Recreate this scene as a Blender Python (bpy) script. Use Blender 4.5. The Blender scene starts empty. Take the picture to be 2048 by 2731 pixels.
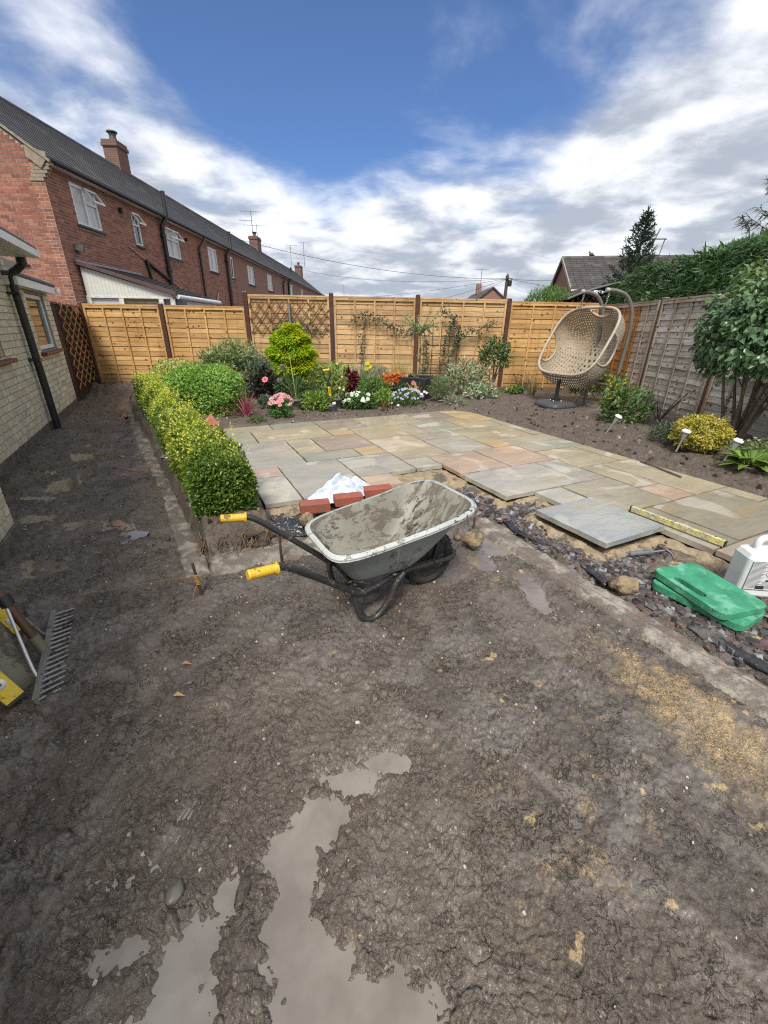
import bpy, bmesh, math, random
import numpy as np
from mathutils import Vector, Matrix, Euler
pi = math.pi
S = bpy.context.scene
COL = S.collection
rng = np.random.RandomState(11)
RR = random.Random(5)

# ------------------------------------------------------------------ camera
EYE = Vector((0.0, 0.0, 1.32))
PITCH, ROLL = math.radians(24.3), math.radians(0.95)
cam = bpy.data.cameras.new("camera")
cam.sensor_fit = 'HORIZONTAL'
cam.sensor_width = 36.0
cam.lens = 36.0 * 1095.0 / 2048.0
cam.clip_start, cam.clip_end = 0.05, 1500.0
camo = bpy.data.objects.new("camera", cam)
COL.objects.link(camo)
cp, sp, cr, sr = math.cos(PITCH), math.sin(PITCH), math.cos(ROLL), math.sin(ROLL)
ax = Vector((1, 0, 0)); ay = Vector((0, -sp, -cp)); az = Vector((0, cp, -sp))
rx = ax * cr - ay * sr
ry = ax * sr + ay * cr
mw = Matrix((rx, -ry, -az)).transposed().to_4x4()
mw.translation = EYE
camo.matrix_world = mw
S.camera = camo
S.render.resolution_x, S.render.resolution_y = 768, 1024
try:
    S.cycles.use_denoising = False
    S.cycles.filter_width = 1.15
    S.cycles.max_bounces = 6
    S.cycles.diffuse_bounces = 3
    S.cycles.glossy_bounces = 3
    S.cycles.transmission_bounces = 4
    S.cycles.transparent_max_bounces = 6
    S.cycles.caustics_reflective = False
    S.cycles.caustics_refractive = False
except Exception:
    pass

# ------------------------------------------------------------------ sky, sun, exposure
SUN_EL, SUN_AZ = math.radians(54), math.radians(190)     # azimuth from +Y towards +X
W = bpy.data.worlds.new("World")
S.world = W
W.use_nodes = True
nt = W.node_tree
nt.nodes.clear()


class NB:
    """tiny node helper"""
    def __init__(s, tree):
        s.t = tree

    def n(s, typ, ins=None, **props):
        nd = s.t.nodes.new(typ)
        for k, v in props.items():
            setattr(nd, k, v)
        if ins:
            for k, v in ins.items():
                s.set(nd.inputs[k], v)
        return nd

    def set(s, sock, v):
        if isinstance(v, bpy.types.NodeSocket):
            s.t.links.new(v, sock)
        elif isinstance(v, bpy.types.Node):
            s.t.links.new(v.outputs[0], sock)
        else:
            if isinstance(v, (tuple, list)) and len(v) == 3 and sock.type == 'RGBA':
                v = (*v, 1)
            sock.default_value = v

    def math(s, op, a, b=0.0, c=None, clamp=False):
        nd = s.n('ShaderNodeMath', operation=op, use_clamp=clamp)
        s.set(nd.inputs[0], a)
        s.set(nd.inputs[1], b)
        if c is not None:
            s.set(nd.inputs[2], c)
        return nd.outputs[0]

    def ss(s, x, lo, hi):
        nd = s.n('ShaderNodeMapRange', interpolation_type='SMOOTHSTEP')
        s.set(nd.inputs['Value'], x)
        s.set(nd.inputs['From Min'], lo)
        s.set(nd.inputs['From Max'], hi)
        return nd.outputs[0]

    def lin(s, x, lo, hi, a, b):
        nd = s.n('ShaderNodeMapRange')
        s.set(nd.inputs['Value'], x)
        for k, v in zip(('From Min', 'From Max', 'To Min', 'To Max'), (lo, hi, a, b)):
            s.set(nd.inputs[k], v)
        return nd.outputs[0]

    def mix(s, f, a, b, mode='MIX'):
        nd = s.n('ShaderNodeMix', data_type='RGBA', blend_type=mode)
        s.set(nd.inputs[0], f)
        s.set(nd.inputs[6], a)
        s.set(nd.inputs[7], b)
        return nd.outputs[2]

    def noise(s, vec, scale, detail=4, rough=.55, dist=0.0, w=None):
        nd = s.n('ShaderNodeTexNoise')
        if w is not None:
            nd.noise_dimensions = '4D'
            s.set(nd.inputs['W'], w)
        s.set(nd.inputs['Vector'], vec)
        s.set(nd.inputs['Scale'], scale)
        s.set(nd.inputs['Detail'], detail)
        s.set(nd.inputs['Roughness'], rough)
        s.set(nd.inputs['Distortion'], dist)
        return nd.outputs[0]

    def vmath(s, op, a, b=(0, 0, 0)):
        nd = s.n('ShaderNodeVectorMath', operation=op)
        s.set(nd.inputs[0], a)
        s.set(nd.inputs[1], b)
        return nd

    def mapping(s, vec, scale=(1, 1, 1), rot=(0, 0, 0), loc=(0, 0, 0)):
        nd = s.n('ShaderNodeMapping')
        s.set(nd.inputs['Vector'], vec)
        nd.inputs['Scale'].default_value = scale
        s.set(nd.inputs['Rotation'], rot)
        s.set(nd.inputs['Location'], loc)
        return nd.outputs[0]


def build_world():
    b = NB(nt)
    out = b.n('ShaderNodeOutputWorld')
    sky = b.n('ShaderNodeTexSky', sky_type='NISHITA', sun_disc=False, sun_elevation=SUN_EL,
              sun_rotation=SUN_AZ, air_density=1.0, dust_density=0.6, ozone_density=1.6)
    tc = b.n('ShaderNodeTexCoord')
    d = tc.outputs['Generated']
    sep = b.n('ShaderNodeSeparateXYZ', {0: d})
    z = b.math('MAXIMUM', sep.outputs['Z'], 0.0)
    # cloud deck seen in perspective: direction divided by height
    den = b.math('ADD', z, 0.17)
    px = b.math('DIVIDE', sep.outputs['X'], den)
    py = b.math('DIVIDE', sep.outputs['Y'], den)
    pv = b.n('ShaderNodeCombineXYZ', {0: px, 1: py, 2: 0.0}).outputs[0]
    n1 = b.noise(pv, 1.15, 9, .56, .35)
    n2 = b.noise(b.mapping(pv, (1, 1, 1), loc=(3.1, 7.7, 0)), 2.6, 8, .55, .2)
    n3 = b.noise(b.mapping(pv, (.7, 1, 1), loc=(13.1, 1.7, 2)), 0.8, 4, .5)
    # the clear patch: ahead, a little right, high up
    def hole(dx, dy, dz, lo, hi):
        v = Vector((dx, dy, dz)).normalized()
        dt = b.vmath('DOT_PRODUCT', d, tuple(v)).outputs['Value']
        return b.ss(dt, lo, hi)
    h1 = hole(.05, .83, .56, .86, .985)
    h2 = hole(-.42, .76, .50, .82, .99)
    cover = b.math('SUBTRACT', .37, b.math('MULTIPLY', h1, .385))
    cover = b.math('SUBTRACT', cover, b.math('MULTIPLY', h2, .25))
    base = b.math('ADD', b.math('MULTIPLY', n1, .75), b.math('MULTIPLY', n2, .25))
    dens = b.ss(b.math('ADD', base, cover), .45, .74)
    low = b.ss(sep.outputs['Z'], .27, .10)
    dens = b.math('MAXIMUM', dens, b.math('MULTIPLY', low, b.ss(n2, .30, .46)))
    # lit and shaded parts of the clouds
    sh = b.ss(b.math('ADD', b.math('MULTIPLY', n2, .7), b.math('MULTIPLY', n3, .3)), .40, .60)
    sh = b.math('MULTIPLY', sh, b.lin(sep.outputs['Z'], .02, .22, .62, 1.0))
    ccol = b.mix(sh, (.44, .49, .58), (1.04, 1.06, 1.10))
    blue = b.vmath('SCALE', sky.outputs[0])
    blue.inputs['Scale'].default_value = .103
    bl = b.mix(1.0, blue.outputs[0], (.56, .80, 1.16), 'MULTIPLY')
    bl = b.mix(.03, bl, (.85, .9, .97))
    col = b.mix(dens, bl, ccol)
    g = b.ss(sep.outputs['Z'], -.02, .0)
    col = b.mix(g, (.12, .11, .09), col)
    bg = b.n('ShaderNodeBackground', {'Color': col, 'Strength': .92})
    b.t.links.new(bg.outputs[0], out.inputs[0])


build_world()
sun = bpy.data.lights.new("sun", 'SUN')
sun.energy = 3.7
sun.angle = math.radians(18)
sun.color = (1.0, .955, .88)
suno = bpy.data.objects.new("sun", sun)
COL.objects.link(suno)
sd = Vector((math.sin(SUN_AZ) * math.cos(SUN_EL), math.cos(SUN_AZ) * math.cos(SUN_EL), math.sin(SUN_EL)))
suno.rotation_euler = (-sd).to_track_quat('-Z', 'Y').to_euler()
S.view_settings.view_transform = 'Standard'
S.view_settings.look = 'None'
S.view_settings.gamma = 1.0
S.view_settings.exposure = 0.25
S.view_settings.use_curve_mapping = False

# ------------------------------------------------------------------ frames of reference
UX, UY = .8957, .4446            # patio / bungalow axis u
VX, VY = -.4446, .8957           # patio / bungalow axis v
OX, OY = -2.0526, 5.12           # far left corner of the patio
PAVE = 0.12                      # height of the paving above the dug out mud


def P(u, v, z=0.0):
    return Vector((OX + UX * u + VX * v, OY + UY * u + VY * v, z))


def to_uv(x, y):
    return (x - OX) * UX + (y - OY) * UY, (x - OX) * VX + (y - OY) * VY


PANG = math.atan2(UY, UX)


# ------------------------------------------------------------------ noise
def _h(ix, iy, seed):
    h = (ix.astype(np.int64) * 374761393 + iy.astype(np.int64) * 668265263 + seed * 974634777) & 0xffffffff
    h = ((h ^ (h >> 13)) * 1274126177) & 0xffffffff
    h = ((h ^ (h >> 16)) * 2246822519) & 0xffffffff
    return ((h ^ (h >> 15)) & 0xffffff) / float(0xffffff)


def vn(x, y, seed=0):
    x = np.asarray(x, float); y = np.asarray(y, float)
    ix, iy = np.floor(x), np.floor(y)
    fx, fy = x - ix, y - iy
    fx = fx * fx * fx * (fx * (fx * 6 - 15) + 10); fy = fy * fy * fy * (fy * (fy * 6 - 15) + 10)
    a, b_, c, d = _h(ix, iy, seed), _h(ix + 1, iy, seed), _h(ix, iy + 1, seed), _h(ix + 1, iy + 1, seed)
    return (a * (1 - fx) + b_ * fx) * (1 - fy) + (c * (1 - fx) + d * fx) * fy


def fbm(x, y, sc, oc=4, seed=0, gain=.5):
    t, a, s = 0.0, 1.0, 0.0
    x = np.asarray(x, float) * sc; y = np.asarray(y, float) * sc
    for i in range(oc):
        t = t + a * vn(x, y, seed + i * 17)
        s += a
        a *= gain
        x, y = x * 1.97 * .8 - y * 1.97 * .6 + 5.3, x * 1.97 * .6 + y * 1.97 * .8 - 2.9
    return t / s


def sst(x, a, b_):
    t = np.clip((x - a) / (b_ - a), 0, 1)
    return t * t * (3 - 2 * t)


# ------------------------------------------------------------------ mesh helpers
def link(o, parent=None):
    COL.objects.link(o)
    if parent is not None:
        o.parent = parent
    return o


def tag(o, label=None, cat=None, group=None, kind=None):
    if label: o['label'] = label
    if cat: o['category'] = cat
    if group: o['group'] = group
    if kind: o['kind'] = kind
    return o


def thing(name, label, cat, loc=(0, 0, 0), rot=(0, 0, 0), group=None):
    o = bpy.data.objects.new(name, None)
    o.location = loc
    o.rotation_euler = rot if not isinstance(rot, (int, float)) else (0, 0, rot)
    o.empty_display_size = .1
    link(o)
    return tag(o, label, cat, group)


def origin_of(o):
    p = Vector((0, 0, 0))
    while o is not None:
        p = p + Vector(o.location)
        o = o.parent
    return p


def npmesh(name, v, f, mat=None, parent=None, col=None, smooth=False, local=False):
    """object from numpy arrays; world coordinates are moved into the parent's space"""
    v = np.asarray(v, np.float32)
    f = np.asarray(f, np.int32)
    me = bpy.data.meshes.new(name)
    me.vertices.add(len(v))
    nf, k = f.shape
    me.loops.add(nf * k)
    me.polygons.add(nf)
    if parent is not None and not local:
        v = v - np.array(origin_of(parent), np.float32)
    me.vertices.foreach_set('co', v.ravel())
    me.loops.foreach_set('vertex_index', f.ravel())
    me.polygons.foreach_set('loop_start', np.arange(0, nf * k, k, dtype=np.int32))
    me.polygons.foreach_set('use_smooth', np.full(nf, bool(smooth)))
    me.update(calc_edges=True)
    if col is not None:
        col = np.asarray(col, np.float32)
        if col.shape[1] == 3:
            col = np.hstack([col, np.ones((len(col), 1), np.float32)])
        a = me.color_attributes.new('Col', 'FLOAT_COLOR', 'POINT')
        a.data.foreach_set('color', col.ravel())
    if mat: me.materials.append(mat)
    o = bpy.data.objects.new(name, me)
    return link(o, parent)


class G:
    """collects simple shapes into one mesh"""
    def __init__(s):
        s.v, s.f, s.sm = [], [], []

    def add(s, vs, fs, smooth=False, M=None):
        n = len(s.v)
        for p in vs:
            p = Vector(p)
            s.v.append(M @ p if M else p)
        for q in fs:
            s.f.append([n + i for i in q]); s.sm.append(smooth)
        return s

    def box(s, c, size, rot=None, taper=1.0):
        x, y, z = (a / 2 for a in size)
        t = taper
        vs = [(-x, -y, -z), (x, -y, -z), (x, y, -z), (-x, y, -z), (-x * t, -y * t, z), (x * t, -y * t, z), (x * t, y * t, z), (-x * t, y * t, z)]
        M = Matrix.Translation(Vector(c))
        if rot is not None:
            M = M @ (Euler(rot).to_matrix().to_4x4() if not isinstance(rot, Matrix) else rot.to_4x4())
        return s.add(vs, [(3, 2, 1, 0), (4, 5, 6, 7), (0, 1, 5, 4), (1, 2, 6, 5), (2, 3, 7, 6), (3, 0, 4, 7)], False, M)

    def bar(s, a, b, w, h, up=(0, 0, 1)):
        """rectangular bar from a to b, width w, height h along up"""
        a, b = Vector(a), Vector(b)
        d = (b - a)
        L = d.length
        d.normalize()
        side = d.cross(Vector(up))
        if side.length < 1e-5: side = d.cross(Vector((1, 0, 0)))
        side.normalize()
        u = side.cross(d)
        M = Matrix((d, side, u)).transposed().to_4x4()
        M.translation = (a + b) / 2
        x, y, z = L / 2, w / 2, h / 2
        vs = [(-x, -y, -z), (x, -y, -z), (x, y, -z), (-x, y, -z), (-x, -y, z), (x, -y, z), (x, y, z), (-x, y, z)]
        return s.add(vs, [(3, 2, 1, 0), (4, 5, 6, 7), (0, 1, 5, 4), (1, 2, 6, 5), (2, 3, 7, 6), (3, 0, 4, 7)], False, M)

    def tube(s, pts, r, seg=8, caps=True, closed=False):
        pts = [Vector(p) for p in pts]
        n = len(pts)
        rs = r if isinstance(r, (list, tuple)) else [r] * n
        vs, fs = [], []
        prev = None
        for i, p in enumerate(pts):
            if closed:
                t = pts[(i + 1) % n] - pts[i - 1]
            else:
                t = pts[min(i + 1, n - 1)] - pts[max(i - 1, 0)]
            t.normalize()
            if prev is None:
                a = Vector((0, 0, 1)) if abs(t.z) < .9 else Vector((1, 0, 0))
                nrm = (a - t * a.dot(t)).normalized()
            else:
                nrm = (prev - t * prev.dot(t)).normalized()
            prev = nrm
            bn = t.cross(nrm)
            for k in range(seg):
                an = 2 * pi * k / seg
                vs.append(p + (nrm * math.cos(an) + bn * math.sin(an)) * rs[i])
        m = n if closed else n - 1
        for i in range(m):
            j = (i + 1) % n
            for k in range(seg):
                k2 = (k + 1) % seg
                fs.append((i * seg + k, i * seg + k2, j * seg + k2, j * seg + k))
        s.add(vs, fs, True)
        if caps and not closed:
            s.add(vs[:seg], [tuple(range(seg - 1, -1, -1))])
            s.add(vs[-seg:], [tuple(range(seg))])
        return s

    def lathe(s, prof, seg=24, c=(0, 0, 0), M=None, cap=True):
        c = Vector(c)
        vs, fs = [], []
        for r, z in prof:
            for k in range(seg):
                a = 2 * pi * k / seg
                vs.append(c + Vector((r * math.cos(a), r * math.sin(a), z)))
        for i in range(len(prof) - 1):
            for k in range(seg):
                k2 = (k + 1) % seg
                fs.append((i * seg + k, i * seg + k2, (i + 1) * seg + k2, (i + 1) * seg + k))
        s.add(vs, fs, True, M)
        if cap:
            s.add(vs[:seg], [tuple(range(seg - 1, -1, -1))], False, M)
            s.add(vs[-seg:], [tuple(range(seg))], False, M)
        return s

    def prism(s, poly, h, M=None):
        n = len(poly)
        vs = [(x, y, 0) for x, y in poly] + [(x, y, h) for x, y in poly]
        fs = [tuple(range(n - 1, -1, -1)), tuple(range(n, 2 * n))] + [(i, (i + 1) % n, n + (i + 1) % n, n + i) for i in range(n)]
        return s.add(vs, fs, False, M)

    def blob(s, c, r, seed=0, sub=2, amp=.25, sc=2.0, smooth=True):
        bm = bmesh.new()
        bmesh.ops.create_icosphere(bm, subdivisions=sub, radius=1)
        rr = random.Random(seed)
        off = Vector((rr.random() * 50, rr.random() * 50, rr.random() * 50))
        from mathutils import noise as mn
        r = r if isinstance(r, (tuple, list)) else (r, r, r)
        vs = []
        for v in bm.verts:
            k = 1 + amp * (mn.fractal(v.co * sc + off, 1.0, 2.0, 3) if sub > 1 else rr.uniform(-1, 1))
            vs.append(Vector((v.co.x * r[0] * k, v.co.y * r[1] * k, v.co.z * r[2] * k)) + Vector(c))
        fs = [[v.index for v in f.verts] for f in bm.faces]
        bm.free()
        return s.add(vs, fs, smooth)

    def obj(s, name, mat, parent=None, bevel=0, seg=1, local=False, color=None, mesh_only=False):
        me = bpy.data.meshes.new(name)
        off = origin_of(parent) if (parent is not None and not local) else Vector((0, 0, 0))
        me.from_pydata([tuple(p - off) for p in s.v], [], s.f)
        me.polygons.foreach_set('use_smooth', s.sm)
        if mat: me.materials.append(mat)
        me.update()
        if mesh_only: return me
        o = bpy.data.objects.new(name, me)
        if color: o.color = (*color, 1)
        if bevel:
            m = o.modifiers.new('bevel', 'BEVEL')
            m.width, m.segments, m.limit_method = bevel, seg, 'ANGLE'
            m.angle_limit = math.radians(40)
        return link(o, parent)


def smooth_path(pts, n=6):
    """Catmull-Rom through the points"""
    pts = [Vector(p) for p in pts]
    out = []
    q = [pts[0] * 2 - pts[1]] + pts + [pts[-1] * 2 - pts[-2]]
    for i in range(1, len(q) - 2):
        a, b_, c, d = q[i - 1:i + 3]
        for k in range(n):
            t = k / n
            out.append(.5 * ((2 * b_) + (c - a) * t + (2 * a - 5 * b_ + 4 * c - d) * t * t + (3 * b_ - a - 3 * c + d) * t ** 3))
    out.append(pts[-1])
    return out


def inst(me, name, parent=None, loc=(0, 0, 0), rot=(0, 0, 0), color=None, scale=None):
    o = bpy.data.objects.new(name, me)
    o.location = loc
    o.rotation_euler = rot
    if scale is not None: o.scale = scale
    if color is not None: o.color = (*color, 1)
    return link(o, parent)


# ------------------------------------------------------------------ materials
def new_mat(name):
    m = bpy.data.materials.new(name)
    m.use_nodes = True
    t = m.node_tree
    t.nodes.clear()
    b = NB(t)
    o = b.n('ShaderNodeOutputMaterial')
    p = b.n('ShaderNodeBsdfPrincipled')
    t.links.new(p.outputs[0], o.inputs[0])
    return m, b, p, o


def mat(name, c1, c2=None, rough=.6, scale=8, detail=5, metallic=0, bump=0, bscale=40, stretch=(1, 1, 1),
        c3=None, s3=3, t3=(.55, .62), spec=.5, objcol=False, rough2=None, coat=0, gen=False):
    """noise-mottled surface: c1/c2 mottling, optional c3 dirt patches, bump"""
    m, b, p, o = new_mat(name)
    tc = b.n('ShaderNodeTexCoord').outputs['Object']
    oi = b.n('ShaderNodeObjectInfo')
    sh = b.vmath('SCALE', (17.3, 9.1, 5.7))
    b.set(sh.inputs['Scale'], oi.outputs['Random'])
    v = b.mapping(b.vmath('ADD', tc, sh.outputs[0]).outputs[0], stretch)
    n = b.noise(v, scale, detail, .6)
    col = b.mix(b.ss(n, .32, .68), c1, c2 if c2 else tuple(x * .75 for x in c1))
    if objcol:
        col = b.mix(1.0, col, oi.outputs['Color'], 'MULTIPLY')
    r = b.lin(n, .3, .7, rough, rough2 if rough2 is not None else rough)
    if c3:
        k = b.ss(b.noise(b.mapping(v, loc=(5, 3, 1)), s3, 6, .65), *t3)
        col = b.mix(k, col, c3)
        r = b.lin(k, 0, 1, r, .75)
    b.set(p.inputs['Base Color'], col)
    b.set(p.inputs['Roughness'], r)
    p.inputs['Metallic'].default_value = metallic
    p.inputs['Specular IOR Level'].default_value = spec
    if coat: p.inputs['Coat Weight'].default_value = coat
    if bump:
        bn = b.n('ShaderNodeBump', {'Height': b.noise(v, bscale, 4, .6), 'Strength': 1.0, 'Distance': bump})
        b.t.links.new(bn.outputs[0], p.inputs['Normal'])
    return m


def leaf_mat(name, trans=.35, rough=.45, spec=.4):
    m, b, p, o = new_mat(name)
    a = b.n('ShaderNodeAttribute', attribute_name='Col').outputs['Color']
    b.set(p.inputs['Base Color'], a)
    p.inputs['Roughness'].default_value = rough
    p.inputs['Specular IOR Level'].default_value = spec
    tr = b.n('ShaderNodeBsdfTranslucent', {'Color': b.mix(1.0, a, (1.15, 1.2, .6), 'MULTIPLY')})
    mx = b.n('ShaderNodeMixShader', {0: trans})
    b.t.links.new(p.outputs[0], mx.inputs[1])
    b.t.links.new(tr.outputs[0], mx.inputs[2])
    b.t.links.new(mx.outputs[0], o.inputs[0])
    return m


LEAF = leaf_mat('leaf')
LEAF_GLOSS = leaf_mat('glossy_leaf', .25, .28, .5)
PETAL = leaf_mat('petal', .3, .6, .2)

# ------------------------------------------------------------------ ground
BLOBS = [  # puddle hollows: x, y, rx, ry, depth
    (.03, .90, .10, .045, .020), (-.09, .84, .09, .05, .020), (-.17, .73, .08, .07, .022), (-.22, .62, .07, .09, .022),
    (-.22, .50, .06, .08, .02), (-.13, .42, .09, .07, .022), (-.02, .36, .12, .06, .022), (.08, .35, .08, .05, .016), (-.12, .33, .14, .06, .02),
    (-.43, .43, .06, .08, .022), (-.40, .36, .08, .06, .022), (-.44, .30, .1, .06, .02), (-.61, .44, .07, .04, .022), (-.38, .55, .035, .05, .018),
    (-.72, .56, .10, .03, .014), (-.58, .72, .05, .12, .008),
    (.74, 2.40, .15, .12, .012), (.62, 2.2, .1, .12, .010), (.84, 1.88, .08, .2, .010), (.86, 1.45, .1, .2, .010), (.76, 1.25, .08, .08, .010),
    (-3.2, 4.25, .24, .12, .020), (-2.85, 3.45, .12, .2, .016), (-2.0, 2.05, .15, .12, .014), (-3.6, 4.7, .2, .08, .016), (-2.42, 3.9, .14, .07, .016), (-2.45, 3.72, .10, .05, .015), (-2.5, 2.72, .2, .07, .014), (-2.2, 2.62, .2, .08, .013),
    (-3.4, 3.75, .2, .06, .015), (-3.9, 5.3, .25, .07, .015), (-1.95, 2.62, .2, .1, .012), (-2.9, 3.1, .2, .06, .012), (-1.7, 2.5, .12, .05, .012), (-1.55, 1.72, .08, .03, .012)]
WATER_Z = -0.0085


def lerp_tab(v, tab):
    a = np.array(tab)
    return np.interp(v, a[:, 0], a[:, 1])


def strip_mud_u(v):
    return lerp_tab(v, [(-3.35, -.58), (-2.94, -.61), (-1.68, -.73), (.09, -.99), (1.74, -1.17), (3.0, -1.3)])


def strip_hedge_u(v):
    return lerp_tab(v, [(-3.35, -.42), (-2.94, -.45), (-1.97, -.57), (0, -.80), (1.9, -1.08), (3.0, -1.18)])


def ground_parts(x, y):
    x = np.asarray(x, float); y = np.asarray(y, float)
    u, v = to_uv(x, y)
    w1, w2 = fbm(x, y, 5, 3, 71) - .5, fbm(x, y, 5, 3, 72) - .5
    uw, vw = u + .10 * w1, v + .10 * w2
    hedge = sst(uw - strip_hedge_u(v), -.03, .03) * sst(vw, -3.12, -2.96) * sst(uw, 6.6, 6.4) * sst(y, 9.75, 9.6)
    slate = sst(y, 9.75, 9.6) * sst(uw, 1.50, 1.55) * sst(vw, -3.0, -3.06)
    garden = np.maximum(hedge, slate)
    pat = sst(uw, -.06, .0) * sst(uw, 3.72, 3.66) * sst(v, .06, .0)
    bed = garden * np.maximum(sst(v + .06 * w2, .03, .12), np.maximum(sst(u + .06 * w1, 3.66, 3.76), 0))
    bed = np.maximum(bed, hedge * sst(u, .05, -.05))
    return u, v, garden, pat, bed


def ground_h(x, y):
    x = np.asarray(x, float); y = np.asarray(y, float)
    u, v, garden, pat, bed = ground_parts(x, y)
    big = fbm(x, y, 1.3, 3, 1) - .5
    med = fbm(x, y, 7, 3, 2) - .5
    clod = np.maximum(fbm(x, y, 26, 3, 3) - .50, 0)
    fine = fbm(x, y, 70, 3, 4) - .5
    r = np.hypot(x, y)
    near = sst(r, 1.6, .7)
    path = sst(u, -.5, -.7) * (1 - garden)
    clod2 = np.maximum(fbm(x, y, 52, 3, 6) - .5, 0)
    crk = np.abs(fbm(x, y, 17, 3, 7) - .5)
    mud = .018 * big + (.008 + .026 * path) * med + (.006 + .050 * path) * clod + .005 * sst(fbm(x, y, 24, 3, 3), .50, .57) * (1 - .4 * near) + .0045 * sst(fbm(x, y, 55, 3, 6), .53, .60) + .008 * fine - .011 * sst(crk, .028, .0) * sst(fbm(x, y, 3.5, 2, 12), .4, .6)
    # trodden prints: little square lugs inside boot-sized patches
    wx, wy = .055 * (fbm(x, y, 12, 3, 15) - .5), .055 * (fbm(x, y, 12, 3, 16) - .5)
    fade = sst(fbm(x, y, 8, 3, 18), .34, .50)
    for k, (cx, cy, ang, sx, sy) in enumerate([(-.30, .78, .3, .09, .2), (-.47, .72, -.2, .08, .2), (-.62, .98, .5, .1, .18), (-.05, 1.02, -.5, .1, .2), (.2, .62, .9, .09, .22), (.32, .5, .4, .1, .2),
                                               (-.33, .62, 1.0, .07, .16), (-.25, 1.15, .2, .09, .2), (-.85, 1.3, .4, .1, .2), (-.55, .42, .2, .07, .12), (-.22, .95, .1, .08, .18), (-.75, .75, -.3, .09, .2)]):
        ca, sa = math.cos(ang), math.sin(ang)
        a = (x + wx - cx) * ca + (y + wy - cy) * sa; b_ = -(x + wx - cx) * sa + (y + wy - cy) * ca
        m = fade * sst(np.hypot(a / sx, b_ / sy) + .9 * (fbm(x, y, 14, 2, 60 + k) - .5), 1.05, .85)
        lug = sst(np.cos(a * 2 * pi / (.026 + .004 * (k % 3))) * .6 + np.cos((b_ + a * .5 * (k % 2)) * 2 * pi / (.022 + .005 * (k % 4))) * .6, -.3, .3)
        mud = mud * (1 - .45 * m) + m * (.0065 * lug - .005)
    # dragged furrows
    for cx, cy, ang, sx, sy, per in [(-.55, .82, -.12, .05, .28, .013), (-.50, .34, -.1, .1, .08, .018), (-.8, .9, -.1, .05, .2, .013)]:
        ca, sa = math.cos(ang), math.sin(ang)
        a = (x - cx) * ca + (y - cy) * sa; b_ = -(x - cx) * sa + (y - cy) * ca
        m = sst(np.hypot(a / sx, b_ / sy), 1.1, .6)
        mud = mud * (1 - .7 * m) + m * (.004 * np.cos((a + .02 * vn(b_ * 9, a * 5, 5)) * 2 * pi / per) * sst(fbm(x, y, 13, 2, 14), .35, .6) - .003)
    hol = 0
    jx, jy = .05 * (fbm(x, y, 9, 3, 81) - .5), .05 * (fbm(x, y, 9, 3, 82) - .5)
    for cx, cy, rx_, ry_, dp in BLOBS:
        far_ = 2.6 if cy > 1.6 else 1.35
        hol = np.maximum(hol, dp * far_ * np.exp(-((x + jx - cx) / (rx_ * 1.22)) ** 2 - ((y + jy - cy) / (ry_ * 1.22)) ** 2))
    mud = mud + (.010 * sst(fbm(x, y, 30, 3, 83), .52, .66) + .007 * sst(fbm(x, y, 62, 2, 84), .55, .7)) * sst(hol, .001, .012) * sst(hol, .022, .010)
    mud = mud - hol + .004
    # garden side: slate bed, bed soil
    soil = .13 + .05 * (fbm(x, y, 2.2, 3, 8) - .5) + .07 * np.maximum(fbm(x, y, 11, 3, 9) - .47, 0) + .06 * np.maximum(fbm(x, y, 34, 3, 10) - .5, 0) + .006 * fine
    for cx, cy, rr_, hh in [(2.35, 7.75, .5, .05), (2.9, 6.25, .40, .05), (3.3, 5.3, .5, .04), (-1.05, 2.42, .22, .06), (-5.0, 8.2, .6, .05), (1.6, 7.5, .5, .03)]:
        soil = soil + hh * np.exp(-((x - cx) ** 2 + (y - cy) ** 2) / rr_ ** 2)
    base = .045 + .02 * med + .03 * clod
    gh = base * (1 - bed) + soil * bed
    gh = gh * (1 - pat * (1 - bed)) + .05 * pat * (1 - bed)
    h = mud * (1 - garden) + gh * garden
    # soil heap against the fence at the end of the path
    h = h + .15 * np.exp(-(((x + 5.55) / .75) ** 2 + ((y - 8.75) / .5) ** 2)) * (1 + 2.4 * (fbm(x, y, 7, 4, 21) - .5))
    # beyond the plot the ground is plain
    far = sst(r, 11.5, 14)
    return h * (1 - far)


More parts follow.
